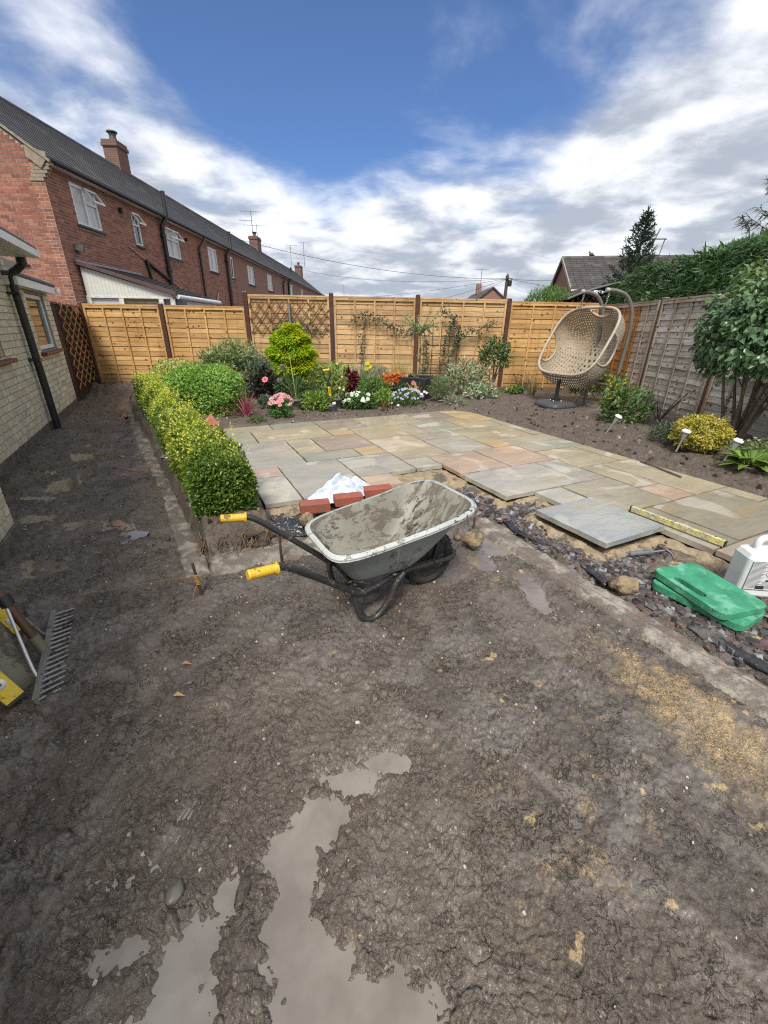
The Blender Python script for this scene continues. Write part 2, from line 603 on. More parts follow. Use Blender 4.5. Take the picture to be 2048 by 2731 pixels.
def mud_material():
    m, b, p, o = new_mat('wet_mud')
    tc = b.n('ShaderNodeTexCoord').outputs['Object']
    at = b.n('ShaderNodeAttribute', attribute_name='Col')
    sep = b.n('ShaderNodeSeparateColor', {0: at.outputs['Color']})
    sand, soil, wet = sep.outputs[0], sep.outputs[1], sep.outputs[2]
    n1 = b.noise(tc, 3.2, 8, .62)
    n2 = b.noise(tc, 38, 6, .7)
    n3 = b.noise(tc, 190, 3, .6)
    n4 = b.noise(tc, 85, 5, .72, .8)
    # short dark fissures and edges of trodden flakes
    fz = b.math('ABSOLUTE', b.math('SUBTRACT', b.noise(tc, 21, 4, .6, 1.1), .5))
    fis = b.math('MULTIPLY', b.ss(fz, .026, .006), b.ss(b.noise(tc, 6.5, 4, .6), .40, .56))
    slick = b.ss(b.noise(b.mapping(tc, loc=(2, 5, 0)), 4.2, 7, .62, .6), .46, .60)      # smeared, smooth mud against crumbly mud
    tone = b.ss(b.noise(b.mapping(tc, loc=(7, 1, 3)), 1.1, 4, .5), .35, .65)
    c1 = b.mix(tone, (.100, .077, .060), (.096, .081, .069))
    c2 = b.mix(tone, (.148, .121, .099), (.150, .131, .114))
    c = b.mix(slick, b.mix(b.ss(n1, .3, .7), c1, (.140, .113, .090)), c2)
    c = b.mix(b.math('MULTIPLY', b.ss(n2, .50, .72), b.lin(slick, 0, 1, .80, .42)), c, (.036, .028, .022))
    c = b.mix(b.math('MULTIPLY', fis, .8), c, (.030, .024, .020))
    c = b.mix(b.math('MULTIPLY', b.ss(n3, .60, .74), .26), c, (.30, .26, .215))
    # yellow building sand trodden in: clumps then speckle
    ns = b.noise(tc, 9, 7, .72)
    sp = b.ss(n3, .42, .6)
    ks = b.math('MULTIPLY', b.ss(b.math('ADD', ns, b.math('MULTIPLY', b.math('SUBTRACT', sand, .5), .46)), .48, .72), b.lin(sp, 0, 1, .12, 1.0))
    ks = b.math('MULTIPLY', ks, b.ss(sand, .02, .2))
    c = b.mix(ks, c, (.46, .32, .15))
    spots = b.noise(b.mapping(tc, loc=(4.4, 1.3, 2)), 11, 4, .55)
    c = b.mix(b.math('MULTIPLY', b.ss(spots, .645, .69), b.ss(sand, .06, .3)), c, (.42, .31, .17))
    cs = b.mix(b.ss(n2, .35, .7), (.075, .056, .042), (.155, .122, .095))
    c = b.mix(soil, c, cs)
    c = b.mix(b.math('MULTIPLY', b.ss(wet, .62, 1.0), .55), c, (.160, .130, .102))
    b.set(p.inputs['Base Color'], c)
    rg = b.math('ADD', b.math('SUBTRACT', b.lin(n2, .3, .7, .38, .60), b.math('MULTIPLY', slick, .14)), b.math('MULTIPLY', soil, .3))
    rg = b.math('SUBTRACT', rg, b.math('MULTIPLY', b.math('MULTIPLY', wet, b.ss(n1, .30, .55)), .22))
    rg = b.math('ADD', rg, b.math('MULTIPLY', ks, .3))
    b.set(p.inputs['Roughness'], b.math('MAXIMUM', rg, .22))
    p.inputs['Specular IOR Level'].default_value = .6
    hh = b.math('ADD', b.math('ADD', b.math('ADD', b.math('MULTIPLY', n2, .42), b.math('MULTIPLY', fis, -.45)), b.math('MULTIPLY', b.ss(n4, .40, .62), .20)), b.math('MULTIPLY', n3, .10))
    bn = b.n('ShaderNodeBump', {'Height': hh, 'Strength': b.lin(slick, 0, 1, 1.0, .55), 'Distance': .0075})
    b.t.links.new(bn.outputs[0], p.inputs['Normal'])
    return m


MUD = mud_material()


def build_ground():
    th = np.concatenate([np.radians(np.linspace(8, 172, 860)), np.radians(np.linspace(172, 368, 26)[1:-1])])
    r = np.concatenate([[.03], np.geomspace(.10, .28, 10)[:-1], np.geomspace(.28, 3.2, 400)[:-1], np.geomspace(3.2, 12.5, 190), [16, 25, 45, 90, 200, 500]])
    T, Rr = np.meshgrid(th, r)
    X, Y = Rr * np.cos(T), Rr * np.sin(T)
    Z = ground_h(X, Y)
    u, v, garden, pat, bed = ground_parts(X, Y)
    # trodden-in sand: along the strip on the right, round the hedge end, along the front
    sand = np.exp(-((u - 1.10) / .26) ** 2) * (.35 + .65 * sst(v, -4.3, -5.1)) * sst(v, -3.3, -3.9) * (1 - garden)
    sand = np.maximum(sand, .8 * np.exp(-((u - .35) / .9) ** 2 - ((v + 5.0) / .9) ** 2) * .55)
    sand = np.maximum(sand, .95 * np.exp(-((u - .02) / .28) ** 2 - ((v + 2.98) / .14) ** 2))
    sand = np.maximum(sand, sst(u, -.05, .05) * sst(u, 3.7, 3.6) * sst(v, .02, -.05) * garden * (sst(v, -2.95, -2.75) + sst(u, 1.5, 1.9) * .55))
    sand = np.clip(sand, 0, 1)
    wet = np.clip(sst(Z, .014, -.006) + .95 * sst(fbm(X, Y, 1.6, 3, 95), .40, .62) * sst(u, -.5, -.75) * (v > -3.2) + .9 * sst(np.hypot(X + .25, Y - .6), 1.1, .3) + .6 * np.exp(-((u - .98) / .3) ** 2) * (v < -3.3), 0, 1) * (1 - garden)
    C = np.stack([sand, np.clip(bed * 1.0 + .95 * sst(np.exp(-(((X + 5.55) / .9) ** 2 + ((Y - 8.75) / .62) ** 2)), .25, .5), 0, 1), wet], -1).reshape(-1, 3)
    nt_, nr = len(th), len(r)
    i = np.arange(nr - 1)[:, None] * nt_
    k = np.arange(nt_)[None, :]
    k2 = (k + 1) % nt_
    F = np.stack([i + k, i + nt_ + k, i + nt_ + k2, i + k2], -1).reshape(-1, 4)
    # inner cap
    V = np.stack([X, Y, Z], -1).reshape(-1, 3)
    o = npmesh('ground', V, F, MUD, col=C, smooth=True)
    tag(o, kind='structure')


build_ground()


def water_material():
    m, b, p, o = new_mat('muddy_water')
    tc = b.n('ShaderNodeTexCoord').outputs['Object']
    c = b.mix(b.ss(b.noise(tc, 7, 4), .35, .65), (.235, .195, .155), (.172, .140, .105))
    b.set(p.inputs['Base Color'], c)
    p.inputs['Roughness'].default_value = .03
    p.inputs['Specular IOR Level'].default_value = 1.0
    p.inputs['Coat Weight'].default_value = .8
    p.inputs['Coat Roughness'].default_value = .02
    bn = b.n('ShaderNodeBump', {'Height': b.noise(tc, 9, 2), 'Strength': .25, 'Distance': .01})
    b.t.links.new(bn.outputs[0], p.inputs['Normal'])
    return m


WATER = water_material()


def puddle(poly):
    g = G()
    n = len(poly)
    g.add([(x, y, WATER_Z) for x, y in poly], [tuple(range(n))])
    tag(g.obj('puddle', WATER), kind='structure')


def ellipse(cx, cy, a, b_, ang=0, n=20):
    return [(cx + a * math.cos(t) * math.cos(ang) - b_ * math.sin(t) * math.sin(ang), cy + a * math.cos(t) * math.sin(ang) + b_ * math.sin(t) * math.cos(ang)) for t in [2 * pi * i / n for i in range(n)]]


puddle(ellipse(-.32, .58, .62, .62, 0, 28))
puddle(ellipse(.80, 1.75, .26, 1.0, .1))
puddle(ellipse(-2.55, 3.45, .55, 1.9, .46, 28))

# ------------------------------------------------------------------ concrete strips round the dug out mud
CONC = mat('rough_concrete', (.36, .33, .275), (.235, .21, .175), rough=.8, scale=14, bump=.012, bscale=55, c3=(.155, .13, .108), s3=8, t3=(.41, .55))


def strip(fu, vs, du, seed, along_u=False, h0=.03):
    """rough concrete haunch; fu(v) -> (u0,u1)"""
    n = len(vs)
    m = 14
    V, idx = [], []
    for v in vs:
        a, b_ = fu(v)
        for k in range(m):
            t = k / (m - 1)
            V.append((a + (b_ - a) * t, v, t))
    V = np.array(V)
    if along_u:
        w = P(0, 0)
        x = OX + UX * V[:, 1] + VX * V[:, 0]; y = OY + UY * V[:, 1] + VY * V[:, 0]
    else:
        x = OX + UX * V[:, 0] + VX * V[:, 1]; y = OY + UY * V[:, 0] + VY * V[:, 1]
    t = V[:, 2]
    j = .055 * (fbm(x, y, 9, 3, seed) - .5)
    x = x + j; y = y - j
    z = h0 + .036 * (fbm(x, y, 8, 3, seed + 1) - .5) + .022 * (fbm(x, y, 40, 3, seed + 2) - .5)
    z = np.where((t < .01) | (t > .99), -.05, z - .02 * (np.abs(t - .5) * 2) ** 3)
    z[:m] = -.05; z[-m:] = -.05
    i = np.arange(n - 1)[:, None] * m; k = np.arange(m - 1)[None, :]
    F = np.stack([i + k, i + k + 1, i + m + k + 1, i + m + k], -1).reshape(-1, 4)
    o = npmesh('concrete_strip', np.stack([x, y, z], -1), F, CONC, smooth=True)
    tag(o, kind='structure')


strip(lambda v: (float(strip_mud_u(v)) + .01, float(strip_hedge_u(v)) + .0), np.linspace(-3.28, 2.6, 240), .1, 31)
strip(lambda u: (-3.31, -3.04), np.linspace(-.44, 1.16, 120), .1, 35, True)
strip(lambda v: (1.32, 1.51), np.linspace(-6.4, -3.32, 170), .1, 39, h0=.035)

# ------------------------------------------------------------------ patio
MU, MV = .2903, .2957
SLABS = [(0, 0, 2, 1), (2, 0, 4, 1), (4, 0, 6, 2), (6, 0, 9, 2), (9, 0, 11, 2), (11, 0, 12.6, 3), (10, 2, 11, 3), (10, 3, 12, 4), (12, 3, 12.6, 5), (8, 2, 10, 4),
         (1, 1, 4, 3), (0, 1, 1, 3), (4, 2, 5, 3), (5, 2, 8, 4), (0, 3, 2, 6), (2, 3, 3, 5), (3, 3, 5, 5), (2, 5, 4, 6), (4, 5, 5, 6), (5, 4, 7, 7), (7, 4, 9, 5), (7, 5, 9, 7),
         (9, 4, 12, 6), (9, 6, 10, 7), (10, 6, 12.6, 8), (12, 5, 12.6, 6), (8, 7, 10, 9), (6, 7, 8, 9), (5, 7, 6, 8), (3, 6, 5, 8), (1, 6, 3, 9), (0, 6, 1, 7), (0, 7, 1, 9), (3, 8, 4, 9),
         (6, 9, 9, 11), (9, 9, 10, 11), (10, 8, 12, 10), (12, 8, 12.6, 10), (10, 10, 11, 12), (11, 10, 12.6, 13), (10, 12, 11, 13), (8, 11, 10, 13), (7, 11, 8, 12),
         (6, 12, 8, 14), (9, 13, 12, 15), (8, 13, 9, 15), (12, 13, 12.6, 14), (12, 14, 12.6, 16), (8, 15, 10, 17), (10, 15, 12, 17)]
GREY, BUFF, PINK, PURP, GOLD, GREEN, DGREY = (.31, .315, .295), (.36, .315, .225), (.42, .29, .22), (.27, .215, .20), (.45, .315, .155), (.26, .285, .25), (.215, .205, .165)
SCOL = [BUFF, GREEN, PURP, BUFF, PURP, GOLD, GOLD, BUFF, GREEN, GREY,
        BUFF, GREEN, GOLD, BUFF, GREY, BUFF, PURP, GREEN, GOLD, BUFF, GREY, GREY,
        BUFF, GOLD, GREEN, BUFF, PINK, PINK, GREY, GREY, GREY, PINK, GREY, PINK,
        GREY, GREY, BUFF, BUFF, BUFF, BUFF, PINK, DGREY, GREY, DGREY, DGREY, DGREY, BUFF, GREEN, PURP, DGREY]


def slab_material():
    m, b, p, o = new_mat('wet_sandstone')
    tc = b.n('ShaderNodeTexCoord').outputs['Object']
    oi = b.n('ShaderNodeObjectInfo')
    rot = b.n('ShaderNodeCombineXYZ', {2: b.math('MULTIPLY', oi.outputs['Random'], 6.2)})
    sh = b.vmath('SCALE', (31.3, 19.1, 7.7)); b.set(sh.inputs['Scale'], oi.outputs['Random'])
    v = b.vmath('ADD', tc, sh.outputs[0]).outputs[0]
    vr = b.n('ShaderNodeMapping', {'Vector': v, 'Rotation': rot})
    vr.inputs['Scale'].default_value = (1, 3.2, 1)
    big = b.noise(vr.outputs[0], 1.7, 6, .6, .6)
    fin = b.noise(v, 60, 4, .6)
    c = b.mix(b.ss(big, .3, .7), (.82, .84, .86), (1.14, 1.10, 1.02))
    c = b.mix(1.0, c, oi.outputs['Color'], 'MULTIPLY')
    och = b.ss(b.noise(vr.outputs[0], 2.3, 7, .62, .3, ), .56, .66)
    c = b.mix(b.math('MULTIPLY', och, .36), c, (.40, .27, .12))
    c = b.mix(b.math('MULTIPLY', b.ss(fin, .5, .8), .35), c, (.16, .14, .12))
    # drying patches: paler and matt along one side, wet elsewhere
    dry = b.ss(b.noise(b.mapping(v, (1, 1, 1), loc=(9, 2, 0)), 2.1, 5, .5, .8), .56, .63)
    c = b.mix(b.math('MULTIPLY', dry, .45), c, b.mix(.5, c, (.62, .58, .52)))
    b.set(p.inputs['Base Color'], c)
    b.set(p.inputs['Roughness'], b.math('ADD', b.lin(fin, .3, .7, .06, .17), b.math('MULTIPLY', dry, .4)))
    p.inputs['Specular IOR Level'].default_value = .6
    wv = b.noise(vr.outputs[0], 5, 5, .6, 1.2)
    bn = b.n('ShaderNodeBump', {'Height': b.math('ADD', wv, b.math('MULTIPLY', fin, .06)), 'Strength': .45, 'Distance': .010})
    b.t.links.new(bn.outputs[0], p.inputs['Normal'])
    return m


SLAB = slab_material()
SAND = mat('bedding_sand', (.36, .28, .175), (.25, .19, .115), rough=.85, scale=18, bump=.012, bscale=50, c3=(.10, .08, .06), s3=8, t3=(.50, .64))
patio = thing('patio', 'part-laid patio of wet sandstone slabs in grey, buff and pink', 'patio', P(1.8, -2, .05))


def build_slabs():
    for i, (u0, v0, u1, v1) in enumerate(SLABS):
        a, b_ = u0 * MU + .008, u1 * MU - .008
        c, d = -v1 * MV + .008, -v0 * MV - .008
        nx, ny = max(3, int((b_ - a) / .07)), max(3, int((d - c) / .07))
        loose = (i == 43)
        zt = PAVE + rng.uniform(-.003, .003)
        tx, ty = (rng.uniform(-.004, .004, 2) if not loose else (.012, .02))
        if loose: zt += .022
        uu, vv = np.linspace(a, b_, nx + 1), np.linspace(c, d, ny + 1)
        U_, V_ = np.meshgrid(uu, vv, indexing='ij')
        jit = lambda: (fbm(U_ * 1.0 + i * 7, V_, 12, 2, 100 + i) - .5) * .010
        eu, ev = jit(), (fbm(U_ + 3 + i * 5, V_ + 9, 12, 2, 300 + i) - .5) * .010
        edge = (U_ < a + .001) | (U_ > b_ - .001) | (V_ < c + .001) | (V_ > d - .001)
        U2, V2 = U_ + np.where(edge, eu, 0), V_ + np.where(edge, ev, 0)
        if i == 5:   # rounded corner of the patio
            cu, cv = b_ - .42, d - .42
            du, dv = np.maximum(U2 - cu, 0), np.maximum(V2 - cv, 0)
            rr_ = np.hypot(du, dv); k = np.where((rr_ > 0), np.maximum(du, dv) / np.maximum(rr_, 1e-6), 1)
            U2, V2 = cu + du * k + np.minimum(U2 - cu, 0), cv + dv * k + np.minimum(V2 - cv, 0)
        Zt = zt + (U_ - (a + b_) / 2) * tx + (V_ - (c + d) / 2) * ty * -1 + .004 * (fbm(U_ + i, V_, 5, 3, 200 + i) - .5)
        ctr = P((a + b_) / 2, (c + d) / 2, zt)
        X = OX + UX * U2 + VX * V2 - ctr.x; Y = OY + UY * U2 + VY * V2 - ctr.y
        top = np.stack([X, Y, Zt - zt], -1).reshape(-1, 3)
        # into slab-local axes
        L = np.empty_like(top)
        L[:, 0] = top[:, 0] * UX + top[:, 1] * UY; L[:, 1] = top[:, 0] * VX + top[:, 1] * VY; L[:, 2] = top[:, 2]
        I = np.arange((nx + 1) * (ny + 1)).reshape(nx + 1, ny + 1)
        F = [(I[p, q], I[p + 1, q], I[p + 1, q + 1], I[p, q + 1]) for p in range(nx) for q in range(ny)]
        ring = list(I[:, 0]) + list(I[-1, 1:]) + list(I[-2::-1, -1]) + list(I[0, -2:0:-1])
        Vv = [tuple(x) for x in L]
        n0 = len(Vv)
        for j_, q in enumerate(ring):
            Vv.append((L[q, 0] * 1.004 + rng.uniform(-.004, .004), L[q, 1] * 1.004 + rng.uniform(-.004, .004), L[q, 2] - .034))
        for j_ in range(len(ring)):
            k_ = (j_ + 1) % len(ring)
            F.append((ring[k_], ring[j_], n0 + j_, n0 + k_))
        me = bpy.data.meshes.new('paving_slab')
        me.from_pydata(Vv, [], [tuple(int(t) for t in f) for f in F])
        me.materials.append(SLAB)
        sc = 1 + rng.uniform(-.07, .07)
        o = inst(me, 'paving_slab', patio, ctr - patio.location, (0, 0, PANG), tuple(min(.6, (t * .60 + g_ * .40) * sc * 1.10 * w_) for t, g_, w_ in zip(SCOL[i], (.345, .32, .27), (1.03, 1.0, .96))))
        if loose: o.color = (.30, .315, .315, 1)  # cooler grey: sky reflection on the wet slab put into its colour
        if loose: tag(o, 'loose grey slab with sky reflection in its tint, bedded proud of its neighbours')
    # sand bed: follows the laid outline, a little wider, crumbling at the edge
    n, m = 150, 200
    uu, vv = np.linspace(-.10, 3.72, n), np.linspace(-5.1, .06, m)
    U_, V_ = np.meshgrid(uu, vv, indexing='ij')
    occ = np.zeros_like(U_) - 9.0
    for u0, v0, u1, v1 in SLABS:
        dd = np.minimum(np.minimum(U_ - u0 * MU, u1 * MU - U_), np.minimum(V_ + v1 * MV, -v0 * MV - V_))
        occ = np.maximum(occ, dd)
    nz = fbm(U_, V_, 9, 4, 77) - .5
    notch = (U_ > 4 * MU - .05) & (U_ < 6 * MU + .1) & (V_ < -7.9 * MV) & (V_ > -9.4 * MV)
    e = occ + .12 * nz + np.where(notch, .16, 0)
    Z = .035 + .055 * sst(e, -.12, .0) + .03 * (fbm(U_, V_, 22, 3, 78) - .5) * sst(occ, .02, -.03)
    Z = np.where(occ > 0, np.minimum(Z, .055), np.minimum(Z, .094))
    Z = np.where(e < -.13, -.03, Z)
    X = OX + UX * U_ + VX * V_; Y = OY + UY * U_ + VY * V_
    I = np.arange(n * m).reshape(n, m)
    F = np.stack([I[:-1, :-1], I[1:, :-1], I[1:, 1:], I[:-1, 1:]], -1).reshape(-1, 4)
    keep = (e.ravel()[F] > -.13).any(1)
    npmesh('sand_bed', np.stack([X, Y, Z], -1).reshape(-1, 3), F[keep], SAND, patio, smooth=True)


build_slabs()

# ------------------------------------------------------------------ slate chippings
SLATE = leaf_mat('slate_chip', 0.0, .38, .5)


def chips(name, pts, smin, smax, pal, matl, z_of, flat=.5, label=None):
    """many angular stones in one mesh"""
    n = len(pts)
    base = np.array([(-1, -1, -1), (1, -1, -1), (1, 1, -1), (-1, 1, -1), (-.7, -.8, 1), (.8, -.6, 1), (.6, .8, 1), (-.8, .6, 1)], float)
    q = np.array([(3, 2, 1, 0), (4, 5, 6, 7), (0, 1, 5, 4), (1, 2, 6, 5), (2, 3, 7, 6), (3, 0, 4, 7)])
    s = rng.uniform(smin, smax, (n, 1, 1)) * rng.uniform(.7, 1.0, (n, 1, 1))
    V = base[None] * np.stack([rng.uniform(.6, 1.2, n), rng.uniform(.5, 1.0, n), rng.uniform(.25, .8, n) * flat * 2], -1)[:, None, :] * s / 2
    V = V + rng.uniform(-.34, .34, V.shape) * s / 2 * np.array([1, 1, .5])
    a, b_, c = rng.uniform(0, 2 * pi, n), rng.normal(0, .35, n), rng.normal(0, .35, n)
    ca, sa = np.cos(a)[:, None], np.sin(a)[:, None]
    cb, sb = np.cos(b_)[:, None], np.sin(b_)[:, None]
    x, y, z = V[..., 0], V[..., 1], V[..., 2]
    y, z = y * cb - z * sb, y * sb + z * cb
    x, y = x * ca - y * sa, x * sa + y * ca
    zz = z_of(pts[:, 0], pts[:, 1])
    V = np.stack([x + pts[:, :1], y + pts[:, 1:2], z + zz[:, None] + s[:, :, 0] * .12], -1).reshape(-1, 3)
    F = (q[None] + (np.arange(n) * 8)[:, None, None]).reshape(-1, 4)
    pal = np.array(pal)
    cc = pal[rng.randint(0, len(pal), n)] * rng.uniform(.7, 1.3, (n, 1))
    o = npmesh(name, V, F, matl, col=np.repeat(cc, 8, 0))
    return tag(o, kind='stuff')


def slate_points(n):
    u = rng.uniform(-.05, 4.2, n * 3); v = rng.uniform(-6.2, -2.4, n * 3)
    occ = np.full(len(u), -9.0)
    for u0, v0, u1, v1 in SLABS:
        dd = np.minimum(np.minimum(u - u0 * MU, u1 * MU - u), np.minimum(v + v1 * MV, -v0 * MV - v))
        occ = np.maximum(occ, dd)
    ok = (occ < -.03) & np.where(u < 1.5, (v > -3.05) & (u > -.02), v > -6.2) & ((u < 3.6) | (v < -5.05))
    x = OX + UX * u + VX * v; y = OY + UY * u + VY * v
    dens = fbm(x, y, 3.0, 3, 55)
    # thinner on the trodden sandy part by the hammer, thick along the membrane
    thin = np.exp(-((u - 2.6) / .5) ** 2 - ((v + 4.35) / .3) ** 2) * 1.2 + np.exp(-((u - 1.5) / .35) ** 2 - ((v + 2.6) / .22) ** 2) * .9
    ok &= dens - thin * .6 + .05 + rng.uniform(-.2, .2, len(u)) > .30
    p = np.stack([x, y], -1)[ok]
    return p[:n]


PAL_SL = [(.075, .068, .07), (.12, .11, .11), (.10, .07, .065), (.15, .145, .15), (.055, .05, .05), (.13, .085, .075), (.085, .07, .065), (.07, .062, .06), (.26, .26, .27)]
gz = lambda x, y: ground_h(x, y)
tag(chips('slate_chippings', slate_points(7600), .020, .062, PAL_SL, SLATE, gz, .36), 'dark slate chippings loose beside the unfinished patio edge', 'gravel')


def stones():
    n = 900
    x = rng.uniform(-2.8, 2.0, n * 3); y = rng.uniform(.25, 5, n * 3) ** 1.0
    u, v, garden, pat, bed = ground_parts(x, y)
    ok = (garden < .2) & (u > -1.9)
    p = np.stack([x, y], -1)[ok][:n]
    tag(chips('pebbles', p, .004, .013, [(.45, .42, .38), (.32, .26, .2), (.5, .45, .36), (.2, .17, .15), (.4, .3, .17)], SLATE, gz, .6), kind='stuff')
    n = 1500
    u = rng.uniform(-2.0, 4.9, n * 4); v = rng.uniform(-5, 4.6, n * 4)
    x = OX + UX * u + VX * v; y = OY + UY * u + VY * v
    _, _, garden, pat, bed = ground_parts(x, y)
    ok = (bed > .7) & (y < 9.4) & (x < 4.6)
    p = np.stack([x, y], -1)[ok][:n]
    tag(chips('soil_crumbs', p, .012, .05, [(.06, .043, .032), (.085, .065, .05), (.05, .037, .03), (.1, .08, .06), (.22, .18, .14)], SLATE, gz, .8), kind='stuff')
    # clods lying on the path and the mud
    n = 700
    x = rng.uniform(-6, 1.3, n * 4); y = rng.uniform(.5, 9, n * 4)
    u, v, garden, pat, bed = ground_parts(x, y)
    ok = (garden < .2) & (u > -1.95) & (fbm(x, y, 2.5, 3, 90) > .5)
    p = np.stack([x, y], -1)[ok][:n]
    tag(chips('mud_clods', p, .006, .026, [(.12, .10, .085), (.16, .135, .115), (.09, .075, .06)], SLATE, gz, .8), kind='stuff')


stones()

# ------------------------------------------------------------------ timber
def wood_material(name, knots=True, rough=.7, bump=.004):
    m, b, p, o = new_mat(name)
    tc = b.n('ShaderNodeTexCoord').outputs['Object']
    oi = b.n('ShaderNodeObjectInfo')
    sh = b.vmath('SCALE', (53.3, 3.1, 27.7)); b.set(sh.inputs['Scale'], oi.outputs['Random'])
    v = b.vmath('ADD', tc, sh.outputs[0]).outputs[0]
    gr = b.noise(b.mapping(v, (2.2, 8, 34)), 1.6, 6, .65, .5)
    bl = b.noise(b.mapping(v, (1, 1, 2)), 3.2, 4, .6)
    c = b.mix(b.ss(gr, .3, .72), (.70, .66, .60), (1.12, 1.12, 1.12))
    c = b.mix(b.math('MULTIPLY', b.ss(bl, .35, .7), .5), c, (.78, .70, .58))
    c = b.mix(1.0, c, oi.outputs['Color'], 'MULTIPLY')
    vary = b.lin(oi.outputs['Random'], 0, 1, .74, 1.16)
    c = b.mix(1.0, c, b.n('ShaderNodeCombineColor', {0: vary, 1: vary, 2: vary}).outputs[0], 'MULTIPLY')
    gp = b.n('ShaderNodeNewGeometry').outputs['Position']
    st1 = b.ss(b.noise(gp, 1.5, 5, .6), .42, .66)
    st2 = b.ss(b.noise(b.mapping(gp, (9, 9, .7)), 1.0, 4, .6), .54, .70)      # run-down water stains
    c = b.mix(b.math('MULTIPLY', st1, .55), c, b.mix(1.0, c, (.66, .58, .50), 'MULTIPLY'))
    c = b.mix(b.math('MULTIPLY', st2, .45), c, b.mix(1.0, c, (.58, .52, .47), 'MULTIPLY'))
    if knots:
        vo = b.n('ShaderNodeTexVoronoi', feature='F1')
        b.set(vo.inputs['Vector'], b.mapping(v, (1, .01, 1.25)))
        vo.inputs['Scale'].default_value = 9.0
        vo.inputs['Randomness'].default_value = .9
        sel = b.n('ShaderNodeSeparateColor', {0: vo.outputs['Color']})
        k = b.math('MULTIPLY', b.ss(vo.outputs['Distance'], .24, .14), b.math('GREATER_THAN', sel.outputs[0], .5))
        halo = b.math('MULTIPLY', b.ss(vo.outputs['Distance'], .42, .12), b.math('GREATER_THAN', sel.outputs[0], .5))
        c = b.mix(b.math('MULTIPLY', halo, .35), c, (.25, .13, .05))
        c = b.mix(b.math('MULTIPLY', k, .85), c, (.045, .025, .014))
    b.set(p.inputs['Base Color'], c)
    p.inputs['Roughness'].default_value = rough
    p.inputs['Specular IOR Level'].default_value = .3
    bn = b.n('ShaderNodeBump', {'Height': gr, 'Strength': .8, 'Distance': bump})
    b.t.links.new(bn.outputs[0], p.inputs['Normal'])
    return m


WOOD = wood_material('fence_timber')
POSTW = wood_material('stained_timber', False, .75, .006)
GOLDW, TAN = (.62, .385, .16), (.60, .405, .215)
WEATH = (.54, .52, .485)
POSTC, BROWN = (.105, .052, .040), (.17, .075, .045)


def slat_mesh(L, h, seed, wav=.008):
    """waney-edged lap board lying along +X, lower edge standing proud"""
    n = max(6, int(L / .11))
    r = random.Random(seed)
    V, F = [], []
    off = r.random() * 40
    xs = np.linspace(0, L, n + 1)
    lo = -h / 2 + wav * (fbm(xs + off, xs * 0, 5, 3, seed) - .5) * 2
    hi = h / 2 + wav * .5 * (fbm(xs + off, xs * 0 + 4, 4, 2, seed) - .5)
    for i, x in enumerate(xs):
        V += [(x, -.014, lo[i]), (x, -.004, lo[i]), (x, .004, hi[i]), (x, -.003, hi[i])]
    for i in range(n):
        a, b_ = i * 4, i * 4 + 4
        F += [(a, b_, b_ + 3, a + 3), (a + 1, a, a + 0, a + 1)][:1]
        F += [(b_ + 1, b_, a, a + 1), (a + 1, a + 2, b_ + 2, b_ + 1), (a + 3, b_ + 3, b_ + 2, a + 2)]
    F += [(0, 3, 2, 1), (n * 4, n * 4 + 1, n * 4 + 2, n * 4 + 3)]
    me = bpy.data.meshes.new('slat')
    me.from_pydata(V, [], F)
    me.materials.append(WOOD)
    return me


def panel(name, label, a, b_, z0, z1, color, nb=4, cap=True, seed=1, group=None, colorfn=None, front=-1, slat_h=.112, edgecol=None):
    """lap fence panel between two ground points; battens on the near side"""
    a, b_ = Vector((a[0], a[1], 0)), Vector((b_[0], b_[1], 0))
    L = (b_ - a).length
    ang = math.atan2(b_.y - a.y, b_.x - a.x)
    t = thing(name, label, 'fence panel', (a.x, a.y, z0), ang, group)
    H = z1 - z0
    n = int(round((H - .06) / (slat_h * .82)))
    mes = [slat_mesh(L, slat_h, seed * 10 + k) for k in range(3)]
    st = (H - .05) / n
    for i in range(n):
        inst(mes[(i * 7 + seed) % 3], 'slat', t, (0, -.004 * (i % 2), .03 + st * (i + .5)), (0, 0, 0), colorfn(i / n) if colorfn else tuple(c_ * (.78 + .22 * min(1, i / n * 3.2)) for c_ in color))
    ec = edgecol or color
    for k in range(nb + 2):
        x = .022 + (L - .044) * k / (nb + 1)
        w = .04 if k in (0, nb + 1) else .030
        g = G(); g.box((0, 0, 0), (w, .022, H - .02))
        me = g.obj('batten', WOOD, mesh_only=True)
        o = inst(me, 'batten', t, (x, -.029, H / 2), (0, 0, 0), tuple(c * 1.08 for c in ec))
    if cap:
        g = G(); g.box((0, 0, 0), (L, .062, .028))
        inst(g.obj('cap_rail', WOOD, mesh_only=True), 'cap_rail', t, (L / 2, -.012, H + .004), (0, 0, 0), ec)
        g = G(); g.box((0, 0, 0), (L - .01, .02, .042))
        inst(g.obj('top_rail', WOOD, mesh_only=True), 'top_rail', t, (L / 2, -.0315, H - .036), (0, 0, 0), tuple(c * 1.05 for c in ec))
    return t


BA, BB = Vector((-6.15, 9.08)), Vector((4.93, 9.72))


def bf(x):
    return (x, BA.y + (x - BA.x) * (BB.y - BA.y) / (BB.x - BA.x))


def post(x, y, z1, label, w=.085, color=POSTC, z0=-.1, capc=(.23, .20, .17)):
    t = thing('fence_post', label, 'fence post', (x, y, z0), .06)
    g = G(); g.box((0, 0, (z1 - z0) / 2), (w, w, z1 - z0))
    o = g.obj('shaft', POSTW, t, local=True, bevel=.004); o.color = (*color, 1)
    g = G(); g.box((0, 0, z1 - z0 + .008), (w + .006, w + .006, .016), taper=.7)
    o = g.obj('post_cap', POSTW, t, local=True); o.color = (*capc, 1)
    return t


